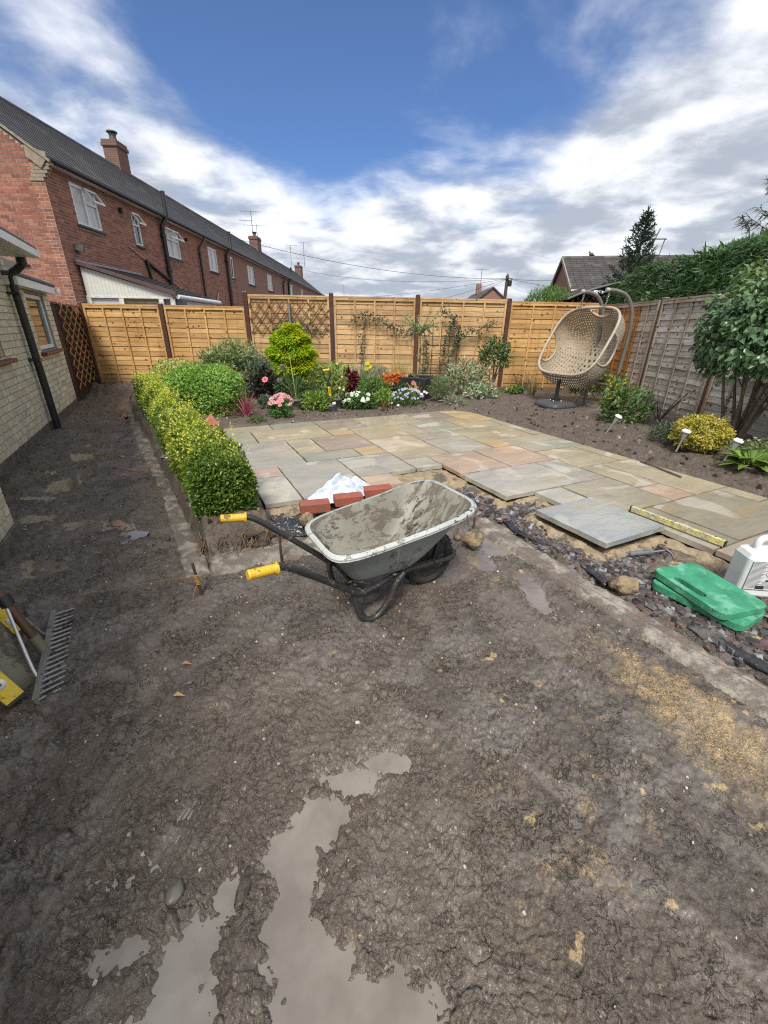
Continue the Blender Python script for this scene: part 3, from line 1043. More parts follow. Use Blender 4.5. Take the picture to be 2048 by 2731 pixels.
PX = [-6.09, -4.53, -2.85, -1.14, .62, 2.52]
PZ = [1.66, 1.66, 1.90, 1.91, 1.91, 1.88]
PL = ['brown fence post in the corner where the dark trellis fence meets the golden fence', 'chipped red-brown fence post between the two lower golden panels',
      'red-brown fence post where the fence steps up, left of the trellis', 'red-brown fence post with bird droppings, right of the brown trellis',
      'grey-brown fence post behind the pale dwarf willow', 'red-brown post with a white-edged top, right of the wire plant frame']
for x, z, l in zip(PX, PZ, PL):
    q = bf(x)
    post(q[0], q[1] - .03, z, l, .085 if x > -5 else .07)
FG = 'golden lap panels of the back fence'
info = [('lower golden lap panel in the corner beside the dark trellis fence', -6.05, -4.575, 1.63, 3), ('lower golden lap panel behind the round clipped bush', -4.485, -2.895, 1.63, 3),
        ('golden lap panel carrying the brown diamond trellis', -2.805, -1.185, 1.85, 3), ('golden lap panel with a sparse climber trained across it', -1.095, .575, 1.85, 3),
        ('golden lap panel with the black wire plant frame in front', .665, 2.475, 1.85, 3), ('golden lap panel behind the hanging wicker chair', 2.565, 4.45, 1.82, 3)]
for i, (l, xa, xb, z, nb) in enumerate(info):
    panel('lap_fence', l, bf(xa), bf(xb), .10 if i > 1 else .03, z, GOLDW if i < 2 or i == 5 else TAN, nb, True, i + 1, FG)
# gravel boards under the right half of the back fence
for xa, xb, l in [(.67, 2.47, 'grey timber gravel board below the panel with the wire plant frame'), (2.57, 4.7, 'dark gravel board under the panel behind the hanging chair')]:
    A, B_ = bf(xa), bf(xb)
    g = G(); g.bar((A[0], A[1], .06), (B_[0], B_[1], .06), .022, .13)
    tag(g.obj('gravel_board', POSTW, color=(.16, .13, .11)), l, 'gravel board')
q = bf(4.5)
post(4.49, q[1] - .02, 1.8, 'dark brown post half hidden behind the hanging chair', .08, (.10, .06, .045))
q2 = bf(4.55)
panel('lap_fence', 'short dark-stained end panel in the corner behind the hanging chair', bf(4.54), (4.93, bf(4.93)[1]), .10, 1.80, (.26, .15, .07), 0, True, 31, FG)

# brown diamond trellis screwed to the third panel
def trellis(name, label, a, b_, z0, z1, cell, color, w=.020, yoff=-.06, skew=1.0):
    a, b_ = Vector((a[0], a[1], 0)), Vector((b_[0], b_[1], 0))
    L = (b_ - a).length
    ang = math.atan2(b_.y - a.y, b_.x - a.x)
    t = thing(name, label, 'trellis', (a.x, a.y, z0), ang)
    H = z1 - z0
    n = int(L / cell) + int(H / (cell * skew)) + 2
    for s_ in (1, -1):
        for k in range(-n, n + 1):
            # line x = k*cell + s*z/skew, clipped to the rectangle
            pts = []
            x0, x1 = k * cell, k * cell + s_ * H / skew
            t0, t1 = 0.0, 1.0
            dx = x1 - x0
            ta, tb = (0 - x0) / dx, (L - x0) / dx
            if ta > tb: ta, tb = tb, ta
            t0, t1 = max(t0, ta), min(t1, tb)
            if t1 - t0 < .08: continue
            g = G()
            g.bar((x0 + dx * t0, yoff + .006 * s_, H * t0), (x0 + dx * t1, yoff + .006 * s_, H * t1), w, .010, up=(0, 1, 0))
            o = g.obj('lath', POSTW, t, local=True)
            o.color = (*[c * RR.uniform(.85, 1.15) for c in color], 1)
    return t


trellis('trellis', 'brown expanding diamond trellis on the upper half of the golden fence', bf(-2.79), bf(-1.20), 1.16, 1.77, .205, (.20, .095, .06), .018, -.06, 1.25)

# side fence in the far corner: dark close-boards with an orange trellis and a gourd bird house
SA, SB = Vector((-5.43, 7.36, 0)), Vector((-6.17, 9.08, 0))
sf = thing('side_fence', 'dark stained upright-board fence between bungalow and golden fence', 'fence', (SA.x, SA.y, .02), math.atan2(SB.y - SA.y, SB.x - SA.x))
Ls = (SB - SA).length
nb_ = 15
for k in range(nb_):
    g = G(); g.box((0, 0, .78), (Ls / nb_ - .006, .020, 1.56 + RR.uniform(-.01, .01)))
    inst(g.obj('board', POSTW, mesh_only=True), 'board', sf, (Ls * (k + .5) / nb_, .006 * (k % 2), 0), (0, 0, 0), (.060, .036, .028))
g = G(); g.box((Ls / 2, -.01, 1.575), (Ls, .05, .03))
o = g.obj('cap_rail', POSTW, sf, local=True); o.color = (.22, .13, .09, 1)
trellis('trellis', 'orange-brown diamond trellis fixed to the dark side fence', (SA.x + (SB.x - SA.x) * .12, SA.y + (SB.y - SA.y) * .12), SB, .22, 1.60, .40, (.50, .27, .13), .022, -.045, .5)
bh = thing('bird_house', 'round clay bird house hanging at the top of the dark side fence', 'bird house', (-6.02, 8.72, 1.48))
g = G(); g.lathe([(.002, .11), (.03, .10), (.075, .06), (.09, 0), (.07, -.06), (.002, -.085)], 18)
g.obj('body', mat('clay', (.30, .22, .16), (.2, .13, .09), bump=.003), bh, local=True)
g = G(); g.tube([(.045, -.074, .0), (.05, -.082, .0)], .026, 12)
g.obj('entrance_hole', mat('dark_hole', (.01, .008, .007)), bh, local=True)
wc = thing('wind_chime', 'white tube wind chime hanging against the dark side fence', 'wind chime', (-5.87, 8.25, 1.33))
g = G(); g.lathe([(.035, 0), (.035, .02)], 12)
g.obj('top_disc', mat('chime_top', (.05, .04, .035)), wc, local=True)
WHT = mat('white_plastic', (.80, .80, .79), (.72, .72, .71), rough=.35)
for k in range(5):
    a = k * 2 * pi / 5
    g = G(); g.tube([(.026 * math.cos(a), .026 * math.sin(a), -.02), (.026 * math.cos(a), .026 * math.sin(a), -.36 - .03 * k)], .008, 8)
    g.obj('chime_tube', WHT, wc, local=True)

# right-hand fence: weathered panels, the first partly stained orange
def rf(y):
    return (4.62 + (y - 5.0) * .053, y)


RG = 'weathered lap panels of the right-hand fence'
RPOST = [8.02, 6.22, 4.40, 2.55]
rl = ['weathered brown post between the orange-stained and the grey fence panel', 'reddish brown fence post behind the bare shrub stems', 'grey fence post behind the big shrub at the right edge', 'grey fence post beyond the right edge of the view']
for y, l in zip(RPOST, rl):
    q = rf(y)
    post(q[0] + .03, q[1], 1.84, l, .09, (.17, .115, .085) if y > 7 else (.20, .10, .065), capc=(.25, .21, .17))


def stain(f):
    return (.40, .20, .075)


ys = [9.70] + RPOST
rlab = ['fence panel stained orange at its far end, right behind the hanging chair', 'silver-grey weathered lap panel left of the big shrub', 'grey weathered lap panel behind the big shrub and its bare stems', 'grey weathered lap panel at the right edge of the garden']
for i in range(4):
    ya, yb = ys[i] - .05, ys[i + 1] + .05
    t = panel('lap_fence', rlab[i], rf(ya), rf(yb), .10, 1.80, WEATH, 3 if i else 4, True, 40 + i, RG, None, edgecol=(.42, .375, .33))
    if i == 0:   # three stained bays out of five: the boards are stained up to a batten
        for ch in list(t.children):
            if ch.name.startswith('slat'):
                ch.color = (.54, .47, .42, 1)
                st_ = ch.copy(); st_.data = slat_mesh(.98, .112, 400 + int(ch.location.z * 10) % 3)
                COL.objects.link(st_)
                st_.location = ch.location + Vector((0, -.0035, .0015))
                st_.color = (.50, .25, .085, 1)
            elif ch.location.x < 1.0 and ch.name.startswith('batten'):
                ch.color = (.36, .19, .08, 1)
    else:
        for ch in t.children:
            if ch.name.startswith('slat'):
                k = RR.uniform(.75, 1.25)
                ch.color = (.66 * k, .645 * k, .62 * k, 1) if RR.random() > .12 else (.34, .26, .18, 1)

# ------------------------------------------------------------------ bricks
def brick_material():
    m, b, p, o = new_mat('brick')
    tc = b.n('ShaderNodeTexCoord').outputs['Object']
    a = b.n('ShaderNodeAttribute', attribute_name='Col').outputs['Color']
    oi = b.n('ShaderNodeObjectInfo')
    sh = b.vmath('SCALE', (13.3, 7.1, 17.7)); b.set(sh.inputs['Scale'], oi.outputs['Random'])
    v = b.vmath('ADD', tc, sh.outputs[0]).outputs[0]
    n = b.noise(v, 16, 6, .65)
    c = b.mix(b.ss(n, .3, .7), (.74, .72, .70), (1.12, 1.12, 1.12))
    c = b.mix(1.0, c, a, 'MULTIPLY')
    b.set(p.inputs['Base Color'], c)
    p.inputs['Roughness'].default_value = .82
    p.inputs['Specular IOR Level'].default_value = .25
    bn = b.n('ShaderNodeBump', {'Height': b.noise(v, 70, 4, .6), 'Strength': .8, 'Distance': .004})
    b.t.links.new(bn.outputs[0], p.inputs['Normal'])
    return m


BRICK = brick_material()
BL, BH, BM = .205, .060, .010


class Bricks:
    """bricks of several faces of one building: the nearest 300 become parts, the rest one joined part"""
    def __init__(s, parent, pal, course=.070, length=.215):
        s.parent, s.pal, s.c, s.l = parent, pal, course, length
        s.items = []     # centre, x axis, normal, length

    def face(s, org, xdir, nrm, w, z0, z1, holes=(), top=None, dark=None):
        org, xdir, nrm = Vector(org), Vector(xdir).normalized(), Vector(nrm).normalized()
        n = int((z1 - z0) / s.c)
        for j in range(n):
            zc = z0 + (j + .5) * s.c
            x = -s.l / 2 if j % 2 else 0.0
            while x < w - .02:
                a, b_ = max(0, x), min(w, x + s.l)
                spans = [(a, b_)]
                for hx0, hx1, hz0, hz1 in holes:
                    if hz0 - .01 < zc < hz1 + .01:
                        spans = [q for p_ in spans for q in ((p_[0], min(p_[1], hx0)), (max(p_[0], hx1), p_[1])) if q[1] - q[0] > .03]
                for p_ in spans:
                    if p_[1] - p_[0] < .03: continue
                    if top and zc + .03 > top((p_[0] + p_[1]) / 2): continue
                    c = org + xdir * ((p_[0] + p_[1]) / 2)
                    s.items.append((Vector((c.x, c.y, zc)), xdir, nrm, p_[1] - p_[0] - BM))
                x += s.l

    def build(s, n_obj=300):
        var = {}
        def col(z):
            k = s.pal[RR.randrange(len(s.pal))]
            f = RR.uniform(.88, 1.12)
            return tuple(c * f for c in k)
        s.items.sort(key=lambda t: (t[0] - EYE).length + (0 if in_view(t[0]) else 100))
        h = s.c - BM
        V, F, Cc = [], [], []
        for i, (c, xd, nr, L) in enumerate(s.items):
            if i < n_obj:
                Lq = round(L, 2)
                key = (Lq, RR.randrange(7))
                if key not in var:
                    g = G()
                    g.box((0, .0125, 0), (Lq, .030, h))
                    for p_ in g.v[:]:
                        pass
                    me = g.obj('brick', BRICK, mesh_only=True)
                    ca = me.color_attributes.new('Col', 'FLOAT_COLOR', 'POINT')
                    k = (*col(0), 1)
                    ca.data.foreach_set('color', np.array(k * len(me.vertices), np.float32))
                    var[key] = me
                ang = math.atan2(xd.y, xd.x)
                inst(var[key], 'brick', s.parent, c - s.parent.location + nr * RR.uniform(-.002, .002), (0, RR.uniform(-.006, .006), ang))
            else:
                k = col(c.z)
                yv = -nr
                for dx, dz in ((-1, -1), (1, -1), (1, 1), (-1, 1)):
                    p_ = c + xd * (dx * L / 2) + Vector((0, 0, dz * h / 2))
                    V.append(p_ + nr * .0025); V.append(p_ - nr * .02)
                    Cc += [k, k]
                n0 = len(V) - 8
                F += [(n0, n0 + 2, n0 + 4, n0 + 6), (n0, n0 + 1, n0 + 3, n0 + 2), (n0 + 2, n0 + 3, n0 + 5, n0 + 4), (n0 + 4, n0 + 5, n0 + 7, n0 + 6), (n0 + 6, n0 + 7, n0 + 1, n0)]
        if V:
            o = npmesh('brickwork', [tuple(v) for v in V], F, BRICK, s.parent, col=Cc)
            o['kind'] = 'stuff'


def in_view(p_):
    d = p_ - EYE
    x, y, z = rx.dot(d), ry.dot(d), (ax * 0 + az).dot(d)
    return z > .1 and abs(x / z) < .98 and abs(y / z) < 1.3


MORT = mat('pale_mortar', (.36, .33, .28), (.26, .235, .20), rough=.9, scale=20, bump=.004, bscale=60)
MORT_R = mat('house_mortar', (.55, .47, .40), (.46, .40, .34), rough=.9, scale=20)
GLASS = None


def glass_material():
    m, b, p, o = new_mat('window_glass')
    p.inputs['Base Color'].default_value = (.03, .033, .036, 1)
    p.inputs['Roughness'].default_value = .04
    p.inputs['Specular IOR Level'].default_value = .9
    return m


GLASS = glass_material()
NET = mat('net_curtain', (.55, .55, .54), (.40, .41, .42), rough=.25, scale=3, stretch=(9, 9, .4), spec=.7)
WFR = mat('white_upvc', (.78, .79, .80), (.70, .71, .72), rough=.35)
DARKP = mat('black_plastic', (.018, .018, .019), (.03, .03, .031), rough=.38, bump=.001)
FELT = mat('grey_felt', (.13, .135, .14), (.09, .095, .10), rough=.85, bump=.004)
SILL = mat('red_tile', (.19, .045, .032), (.12, .03, .024), rough=.4)

# ------------------------------------------------------------------ bungalow on the left
bun = thing('bungalow', 'pale yellow brick bungalow with white fascias and a black downpipe', 'bungalow', P(-2.1, 0, 0))
WU = -2.02
NU = -1.545
YEL = [(.72, .655, .49), (.66, .60, .46), (.78, .72, .57), (.69, .615, .43), (.74, .67, .53), (.60, .54, .42), (.70, .59, .50)]


def bpart(g, name, m, parent=bun, **k):
    return g.obj(name, m, parent, **k)


def uvbox(g, u0, u1, v0, v1, z0, z1):
    g.box(P((u0 + u1) / 2, (v0 + v1) / 2, (z0 + z1) / 2), (u1 - u0, v1 - v0, z1 - z0), (0, 0, PANG))
    return g


V_END, V_NEAR = 3.45, -2.24
holes_main = [(2.06 - V_NEAR, 3.08 - V_NEAR, .93, 1.66), (-1.1 - V_NEAR, .50 - V_NEAR, .95, 1.75)]
g = G()
# wall body around the two window openings (mortar behind the bricks)
for v0, v1, z0, z1 in [(V_NEAR, -1.1, -.1, 2.0), (-1.1, .50, -.1, .95), (-1.1, .50, 1.75, 2.0), (.50, 2.06, -.1, 2.0), (2.06, 3.08, -.1, .93), (2.06, 3.08, 1.66, 1.72), (3.08, V_END, -.1, 1.72)]:
    uvbox(g, WU - .22, WU - .004, v0, v1, z0, z1)
bpart(g, 'wall_core', MORT)
g = G(); uvbox(g, NU - .9, NU - .004, -7.0, V_NEAR - .004, -.1, 2.3)
bpart(g, 'wall_core', MORT)
bk = Bricks(bun, YEL, .072, .168)
vd = Vector((VX, VY, 0)); ud = Vector((UX, UY, 0))
bk.face(P(WU, V_NEAR), vd, ud, V_END - V_NEAR, .10, 1.98, [(2.06 - V_NEAR, 3.08 - V_NEAR, .92, 1.67), (-1.1 - V_NEAR, .50 - V_NEAR, .94, 1.76)], top=lambda x: 2.0 if x + V_NEAR < 1.55 else 1.70)
bk.face(P(NU, -4.6), vd, ud, 4.6 + V_NEAR, .10, 2.2)
bk.face(P(NU, V_NEAR), -ud, vd, NU - WU, .10, 2.2)
bk.face(P(WU, V_END), -ud, vd, .2, .10, 1.66)
bk.face(P(WU - .01, .50), -ud, -vd, .12, .96, 1.74)
bk.build(300)
# plinth, muddy
PLN = mat('muddy_plinth', (.17, .14, .11), (.09, .075, .06), rough=.85, scale=12, bump=.01, bscale=40)
g = G(); uvbox(g, WU - .1, WU + .012, V_NEAR, V_END, -.06, .10); uvbox(g, NU - .1, NU + .02, -5, V_NEAR + .015, -.06, .10)
bpart(g, 'plinth', PLN)


def bwin(u, v0, v1, z0, z1, lights, label=None, refl=GLASS):
    f = G()
    w = .055
    uvbox(f, u - .05, u, v0, v1, z0, z0 + w); uvbox(f, u - .05, u, v0, v1, z1 - w, z1)
    uvbox(f, u - .05, u, v0, v0 + w, z0 + w, z1 - w); uvbox(f, u - .05, u, v1 - w, v1, z0 + w, z1 - w)
    for k in range(1, lights):
        vc = v0 + (v1 - v0) * k / lights
        uvbox(f, u - .05, u + .001, vc - w / 2, vc + w / 2, z0 + w, z1 - w)
    fr = f.obj('window_frame', WFR, bun, bevel=.006)
    for k in range(lights):
        a = v0 + (v1 - v0) * k / lights + (w if k == 0 else w / 2); b_ = v0 + (v1 - v0) * (k + 1) / lights - (w if k == lights - 1 else w / 2)
        g = G(); uvbox(g, u - .03, u - .022, a, b_, z0 + w, z1 - w)
        o = g.obj('pane', refl, None)
        o.data.transform(Matrix.Translation(-bun.location)); o.parent = fr


bwin(WU - .03, 2.06, 3.08, .945, 1.66, 1)
bwin(WU - .10, -1.1, .50, .98, 1.75, 2)
for v0, v1, z in [(1.98, 3.16, .925), (-1.2, .60, .945)]:
    n = int((v1 - v0) / .155)
    for k in range(n):
        g = G(); uvbox(g, WU - .12, WU + .075, v0 + (v1 - v0) * k / n + .002, v0 + (v1 - v0) * (k + 1) / n - .002, z - .04, z)
        bpart(g, 'sill_tile', SILL, bevel=.008)
# roofs: near part with the deep white fascia, lower flat part beyond
g = G(); uvbox(g, WU - .3, -1.60, -6, 1.30, 1.985, 2.06)
bpart(g, 'fascia', WFR, bevel=.003)
g = G(); uvbox(g, -4.2, -1.615, -6, 1.285, 2.06, 2.10)
bpart(g, 'felt_roof', FELT, bevel=.01)
g = G(); uvbox(g, WU - .3, -1.885, 1.305, 3.32, 1.70, 1.795)
bpart(g, 'fascia', WFR, bevel=.003)
g = G(); uvbox(g, -4.2, -1.87, 1.305, 3.35, 1.795, 1.845)
bpart(g, 'felt_roof', FELT, bevel=.012)
g = G(); g.lathe([(.038, 0), (.042, .02), (.038, .075)], 14, P(-1.86, 3.37, 1.71))
bpart(g, 'gutter_end', WFR)
g = G()
g.tube(smooth_path([P(-1.80, 1.34, 1.99), P(-1.80, 1.34, 1.93), P(-1.86, 1.34, 1.87), P(-1.935, 1.34, 1.80), P(-1.945, 1.34, 1.70)], 5) + [P(-1.945, 1.34, 1.0), P(-1.945, 1.34, -.02)], .042, 14)
dp = bpart(g, 'downpipe', DARKP)
g = G(); uvbox(g, WU, -1.90, 1.27, 1.41, .86, .89); uvbox(g, WU, -1.90, 1.27, 1.41, 1.60, 1.625)
bpart(g, 'pipe_bracket', DARKP, dp)
g = G(); g.lathe([(.052, 0), (.052, .09)], 14, P(-1.80, 1.34, 1.90)); bpart(g, 'pipe_collar', DARKP, dp)

# ------------------------------------------------------------------ brick terrace on the far left
HX, HY0, HY1 = -8.4, 12.38, 60.0
ter = thing('brick_terrace', 'long two-storey red brick terrace with slate-grey roof', 'terraced house', (HX, HY0, 0))
RED = [(.32, .135, .090), (.275, .115, .08), (.35, .165, .112), (.295, .125, .088), (.235, .105, .08), (.33, .16, .118)]
ROOFW = mat('concrete_tile', (.105, .105, .115), (.07, .07, .077), rough=.8, scale=5, bump=.01, bscale=30, c3=(.14, .135, .12), s3=1.2, t3=(.52, .62))
RB = mat('far_brickwork', (.25, .10, .065), (.20, .082, .056), rough=.85, scale=6)
WIN = [(13.3, 14.35, 3.72, 4.66, 'a'), (16.12, 16.55, 3.68, 4.6, 'b'), (18.3, 19.4, 3.64, 4.6, 'c'), (22.35, 23.42, 3.61, 4.58, 'd'), (25.35, 25.75, 3.58, 4.56, 'e'), (28.25, 29.6, 3.55, 4.54, 'd'), (32.7, 34.1, 3.53, 4.54, 'd'),
       (40.0, 41.2, 3.5, 4.5, 'd'), (45.0, 46.2, 3.5, 4.5, 'd')]
WALL_T = 4.93
GABLE = lambda x: WALL_T + (3.2 - abs(x - 3.2)) * .72
g = G()
segs = [HY0] + sorted([w[0] for w in WIN] + [w[1] for w in WIN]) + [HY1]
for i in range(len(segs) - 1):
    y0, y1 = segs[i], segs[i + 1]
    ym = (y0 + y1) / 2
    w = [q for q in WIN if q[0] < ym < q[1]]
    spans = [(-.1, WALL_T)] if not w else [(-.1, w[0][2]), (w[0][3], WALL_T)]
    for z0, z1 in spans:
        g.box((HX - .142, ym, (z0 + z1) / 2), (.28, y1 - y0, z1 - z0))
# gable end
Mg = Matrix(((1, 0, 0, HX - 6.4 - .02), (0, 0, -1, HY0 + .283), (0, 1, 0, 0), (0, 0, 0, 1)))
g.prism([(0, -.1), (6.4, -.1), (6.4, WALL_T), (3.2, WALL_T + 2.28), (0, WALL_T)], .28, Mg)
g.obj('wall', MORT_R, ter)
hb = Bricks(ter, RED, .075, .225)
hb.face((HX, HY0, 0), (0, 1, 0), (1, 0, 0), 13.5, 1.6, WALL_T - .05, [(w[0] - HY0, w[1] - HY0, w[2] - .06, w[3]) for w in WIN if w[1] < 27])
hb.face((HX - 3.6, HY0, 0), (1, 0, 0), (0, -1, 0), 3.6, 1.4, 7.2, top=lambda x: GABLE(6.4 - 3.6 + x) - .05)
hb.build(300)
# farther along, where single bricks can no longer be told apart
g = G()
y0 = HY0 + 13.5
ss_ = [y0] + sorted([t for w in WIN if w[0] > y0 for t in (w[0], w[1])]) + [HY1]
for i in range(len(ss_) - 1):
    ya, yb = ss_[i], ss_[i + 1]
    w = [q for q in WIN if q[0] < (ya + yb) / 2 < q[1]]
    for z0, z1 in ([(1.4, WALL_T - .02)] if not w else [(1.4, w[0][2] - .05), (w[0][3], WALL_T - .02)]):
        g.box((HX - .003, (ya + yb) / 2, (z0 + z1) / 2), (.03, yb - ya, z1 - z0))


def far_brick():
    m, b, p, o = new_mat('brick_courses')
    tc = b.n('ShaderNodeTexCoord').outputs['Object']
    bt = b.n('ShaderNodeTexBrick')
    b.set(bt.inputs['Vector'], b.mapping(tc, (1, 1, 1), (math.radians(90), 0, math.radians(90))))
    sp = b.n('ShaderNodeSeparateXYZ', {0: tc})
    b.set(bt.inputs['Vector'], b.n('ShaderNodeCombineXYZ', {0: b.math('ADD', sp.outputs[0], sp.outputs[1]), 1: sp.outputs[2], 2: 0.0}).outputs[0])
    for k, v in (('Color1', (.28, .125, .09, 1)), ('Color2', (.225, .10, .076, 1)), ('Mortar', (.38, .32, .27, 1))):
        bt.inputs[k].default_value = v
    bt.inputs['Scale'].default_value = 1.0
    bt.inputs['Brick Width'].default_value = .225
    bt.inputs['Row Height'].default_value = .075
    bt.inputs['Mortar Size'].default_value = .007
    b.set(p.inputs['Base Color'], b.mix(b.math('MULTIPLY', b.noise(tc, 1.5, 4), .5), bt.outputs[0], (.17, .08, .06)))
    p.inputs['Roughness'].default_value = .85
    return m


FARB = far_brick()
g.obj('brickwork', FARB, ter)
# roof in tile courses
def courses(x_e, z_e, x_r, z_r, y0, y1, n, th=.022):
    V, F = [], []
    for i in range(n):
        t0, t1 = i / n, (i + 1) / n + .02
        a = Vector((x_e + (x_r - x_e) * t0, 0, z_e + (z_r - z_e) * t0)); b_ = Vector((x_e + (x_r - x_e) * t1, 0, z_e + (z_r - z_e) * t1))
        nn = Vector((z_r - z_e, 0, -(x_r - x_e))).normalized()
        if nn.z < 0: nn = -nn
        q = [a + nn * th * 1.6, b_ + nn * th * .3, a - nn * .002]
        k = len(V)
        for y in (y0, y1):
            V += [(p_.x, y, p_.z) for p_ in q]
        F += [(k, k + 3, k + 4, k + 1), (k, k + 2, k + 5, k + 3)]
    return V, F


V, F = courses(HX + .25, WALL_T - .12, HX - 3.2, WALL_T + 2.36, HY0 - .06, HY1, 24)
g = G(); g.add(V, F)
V2, F2 = courses(HX - 6.65, WALL_T - .12, HX - 3.2, WALL_T + 2.36, HY0 - .06, HY1, 6)
g.add(V2, F2)
g.add([(HX + .25, HY0 - .05, WALL_T - .14), (HX + .25, HY1, WALL_T - .14), (HX - 3.2, HY1, WALL_T + 2.33), (HX - 3.2, HY0 - .05, WALL_T + 2.33), (HX - 6.65, HY1, WALL_T - .14), (HX - 6.65, HY0 - .05, WALL_T - .14)], [(0, 1, 2, 3), (3, 2, 4, 5)])
roof = g.obj('roof', ROOFW, ter)
g = G(); g.tube([(HX - 3.2, HY0 - .08, WALL_T + 2.37), (HX - 3.2, HY1, WALL_T + 2.37)], .085, 8)
g.obj('ridge_tiles', ROOFW, roof)
g = G(); g.bar((HX + .06, HY0 + .02, WALL_T - .115), (HX + .06, HY1, WALL_T - .115), .26, .035); g.bar((HX + .175, HY0, WALL_T - .06), (HX + .175, HY1, WALL_T - .06), .02, .13)
g.obj('fascia', WFR, ter)
g = G(); g.tube([(HX + .25, HY0 - .04, WALL_T - .07), (HX + .25, HY1, WALL_T - .07)], .055, 8)
g.obj('gutter', DARKP, ter)
STONE = mat('stone_kneeler', (.30, .26, .19), (.23, .19, .14), rough=.85, bump=.006)
for j in range(5):   # corbelled brick/stone kneeler at the eaves corner
    g = G(); g.box((HX - .17 + .055 * j, HY0 + .03, WALL_T - .47 + j * .075), (.34 + .02 * j, .10, .066))
    g.obj('kneeler_course', STONE, ter)
g = G()
g.prism([(-.30, -.12), (0, -.34), (.16, -.18), (.20, -.03), (.02, .0), (-.26, .16)], .03, Matrix(((1, 0, 0, HX + .03), (0, 0, -1, HY0 - .02), (0, 1, 0, WALL_T + .08), (0, 0, 0, 1))))
g.obj('verge_board', STONE, ter)
g = G(); g.bar((HX + .28, HY0 - .045, WALL_T - .13), (HX - 3.2, HY0 - .045, WALL_T + 2.33), .06, .05, up=(0, 0, 1))
g.obj('verge_mortar', STONE, ter)
# windows
for y0, y1, z0, z1, kind in WIN:
    f = G(); x = HX - .045; w = .06
    far = y0 > 27
    f.bar((x, y0, z0 + w / 2), (x, y1, z0 + w / 2), .06, w); f.bar((x, y0, z1 - w / 2), (x, y1, z1 - w / 2), .06, w)
    f.bar((x, y0 + w / 2, z0 + w), (x, y0 + w / 2, z1 - w), .06, w, (0, 1, 0)); f.bar((x, y1 - w / 2, z0 + w), (x, y1 - w / 2, z1 - w), .06, w, (0, 1, 0))
    ym = (y0 + y1) / 2
    zt = z0 + (z1 - z0) * .64
    if kind != 'b' and kind != 'e':
        f.bar((x, ym, z0 + w), (x, ym, z1 - w), .058, w, (0, 1, 0))
    if kind == 'b': f.bar((x, y0 + w, zt), (x, y1 - w, zt), .058, w)
    if kind == 'a': f.bar((x, ym + w / 2, zt), (x, y1 - w, zt), .058, w)
    if kind == 'c': f.bar((x, y0 + w, zt), (x, y1 - w, zt), .056, w)
    wn = f.obj('window', WFR, ter)
    g = G(); g.box((x - .01, ym, (z0 + z1) / 2), (.008, y1 - y0 - w, z1 - z0 - w))
    g.obj('pane', NET if kind in 'acd' else GLASS, wn)
    g = G(); g.bar((HX + .03, y0 - .06, z0 - .03), (HX + .03, y1 + .06, z0 - .03), .12, .05)
    g.obj('sill', ROOFW, wn)
    op = {'a': [(ym, y1)], 'b': [(y0, y1)], 'c': [(y0, ym), (ym, y1)]}.get(kind, [])
    for a, b_ in op:   # top-hung lights standing open
        tl = math.radians(35)
        h = z1 - zt
        dx, dz = math.sin(tl) * h, -math.cos(tl) * h
        p0, p1 = Vector((HX + .02, a + .02, z1 - .02)), Vector((HX + .02, b_ - .02, z1 - .02))
        q0, q1 = p0 + Vector((dx, 0, dz)), p1 + Vector((dx, 0, dz))
        f = G()
        for s_, e_ in ((p0, p1), (q0, q1), (p0, q0), (p1, q1)):
            f.bar(s_, e_, .045, .045)
        ca = f.obj('open_casement', WFR, wn)
# pipes down the wall
def wall_pipe(y, top, bot, r, swan, vent=0):
    g = G()
    pts = [(HX + .25, y + swan, top), (HX + .25, y + swan, top - .12), (HX + .09, y, top - .55), (HX + .09, y, top - .75), (HX + .09, y, bot)]
    if vent:
        pts = [(HX + .27, y + swan, top + vent), (HX + .27, y + swan, top - .1), (HX + .10, y, top - .45), (HX + .10, y, bot)]
    g.tube(pts, r, 10)
    for z in (top - .8, bot + .5): g.tube([(HX + .095, y, z), (HX + .095, y, z + .09)], r * 1.35, 10)
    g.obj('soil_pipe' if vent else 'rain_pipe', DARKP, ter)


wall_pipe(17.95, 5.0, 2.6, .075, .12, .62)
wall_pipe(21.15, 4.86, 1.5, .05, .35)
wall_pipe(24.55, 5.0, 1.5, .075, .3, .6)
wall_pipe(37.2, 4.86, 1.5, .06, .3)
wall_pipe(39.2, 5.0, 1.5, .085, .4, .7)
g = G(); g.tube([(HX + .02, 15.45, 4.5), (HX + .12, 15.45, 4.48)], .075, 10); g.obj('vent_cowl', DARKP, ter)
g = G(); g.tube([(HX + .02, 20.0, 4.47), (HX + .12, 20.0, 4.45)], .06, 10); g.obj('vent_cowl', DARKP, ter)
g = G(); g.box((HX + .10, 12.93, 3.12), (.20, .14, .15), (0, .3, .3)); g.box((HX + .02, 12.93, 3.1), (.06, .08, .2))
g.obj('floodlight', mat('floodlight', (.07, .06, .055), (.12, .11, .10), rough=.4), ter)
g = G(); g.tube([(HX + .04, 15.55, 3.55), (HX + .05, 16.5, 3.25)], .018, 6); g.tube([(HX + .05, 18.1, 2.8), (HX + .05, 19.9, 2.28), (HX + .05, 20.2, 2.2)], .022, 6); g.tube([(HX + .05, 22.5, 2.25), (HX + .05, 22.9, 2.7)], .03, 6); g.tube([(HX + .05, 19.6, 2.6), (HX + .05, 20.3, 2.2)], .022, 6)
g.obj('waste_pipe', mat('cream_pipe', (.5, .46, .42)), ter)
g = G(); g.tube([(HX + .06, 16.4, 3.27), (HX + .07, 18.0, 2.78)], .055, 8); g.tube([(HX + .06, 16.45, 3.25), (HX + .06, 16.6, 2.6)], .05, 8)
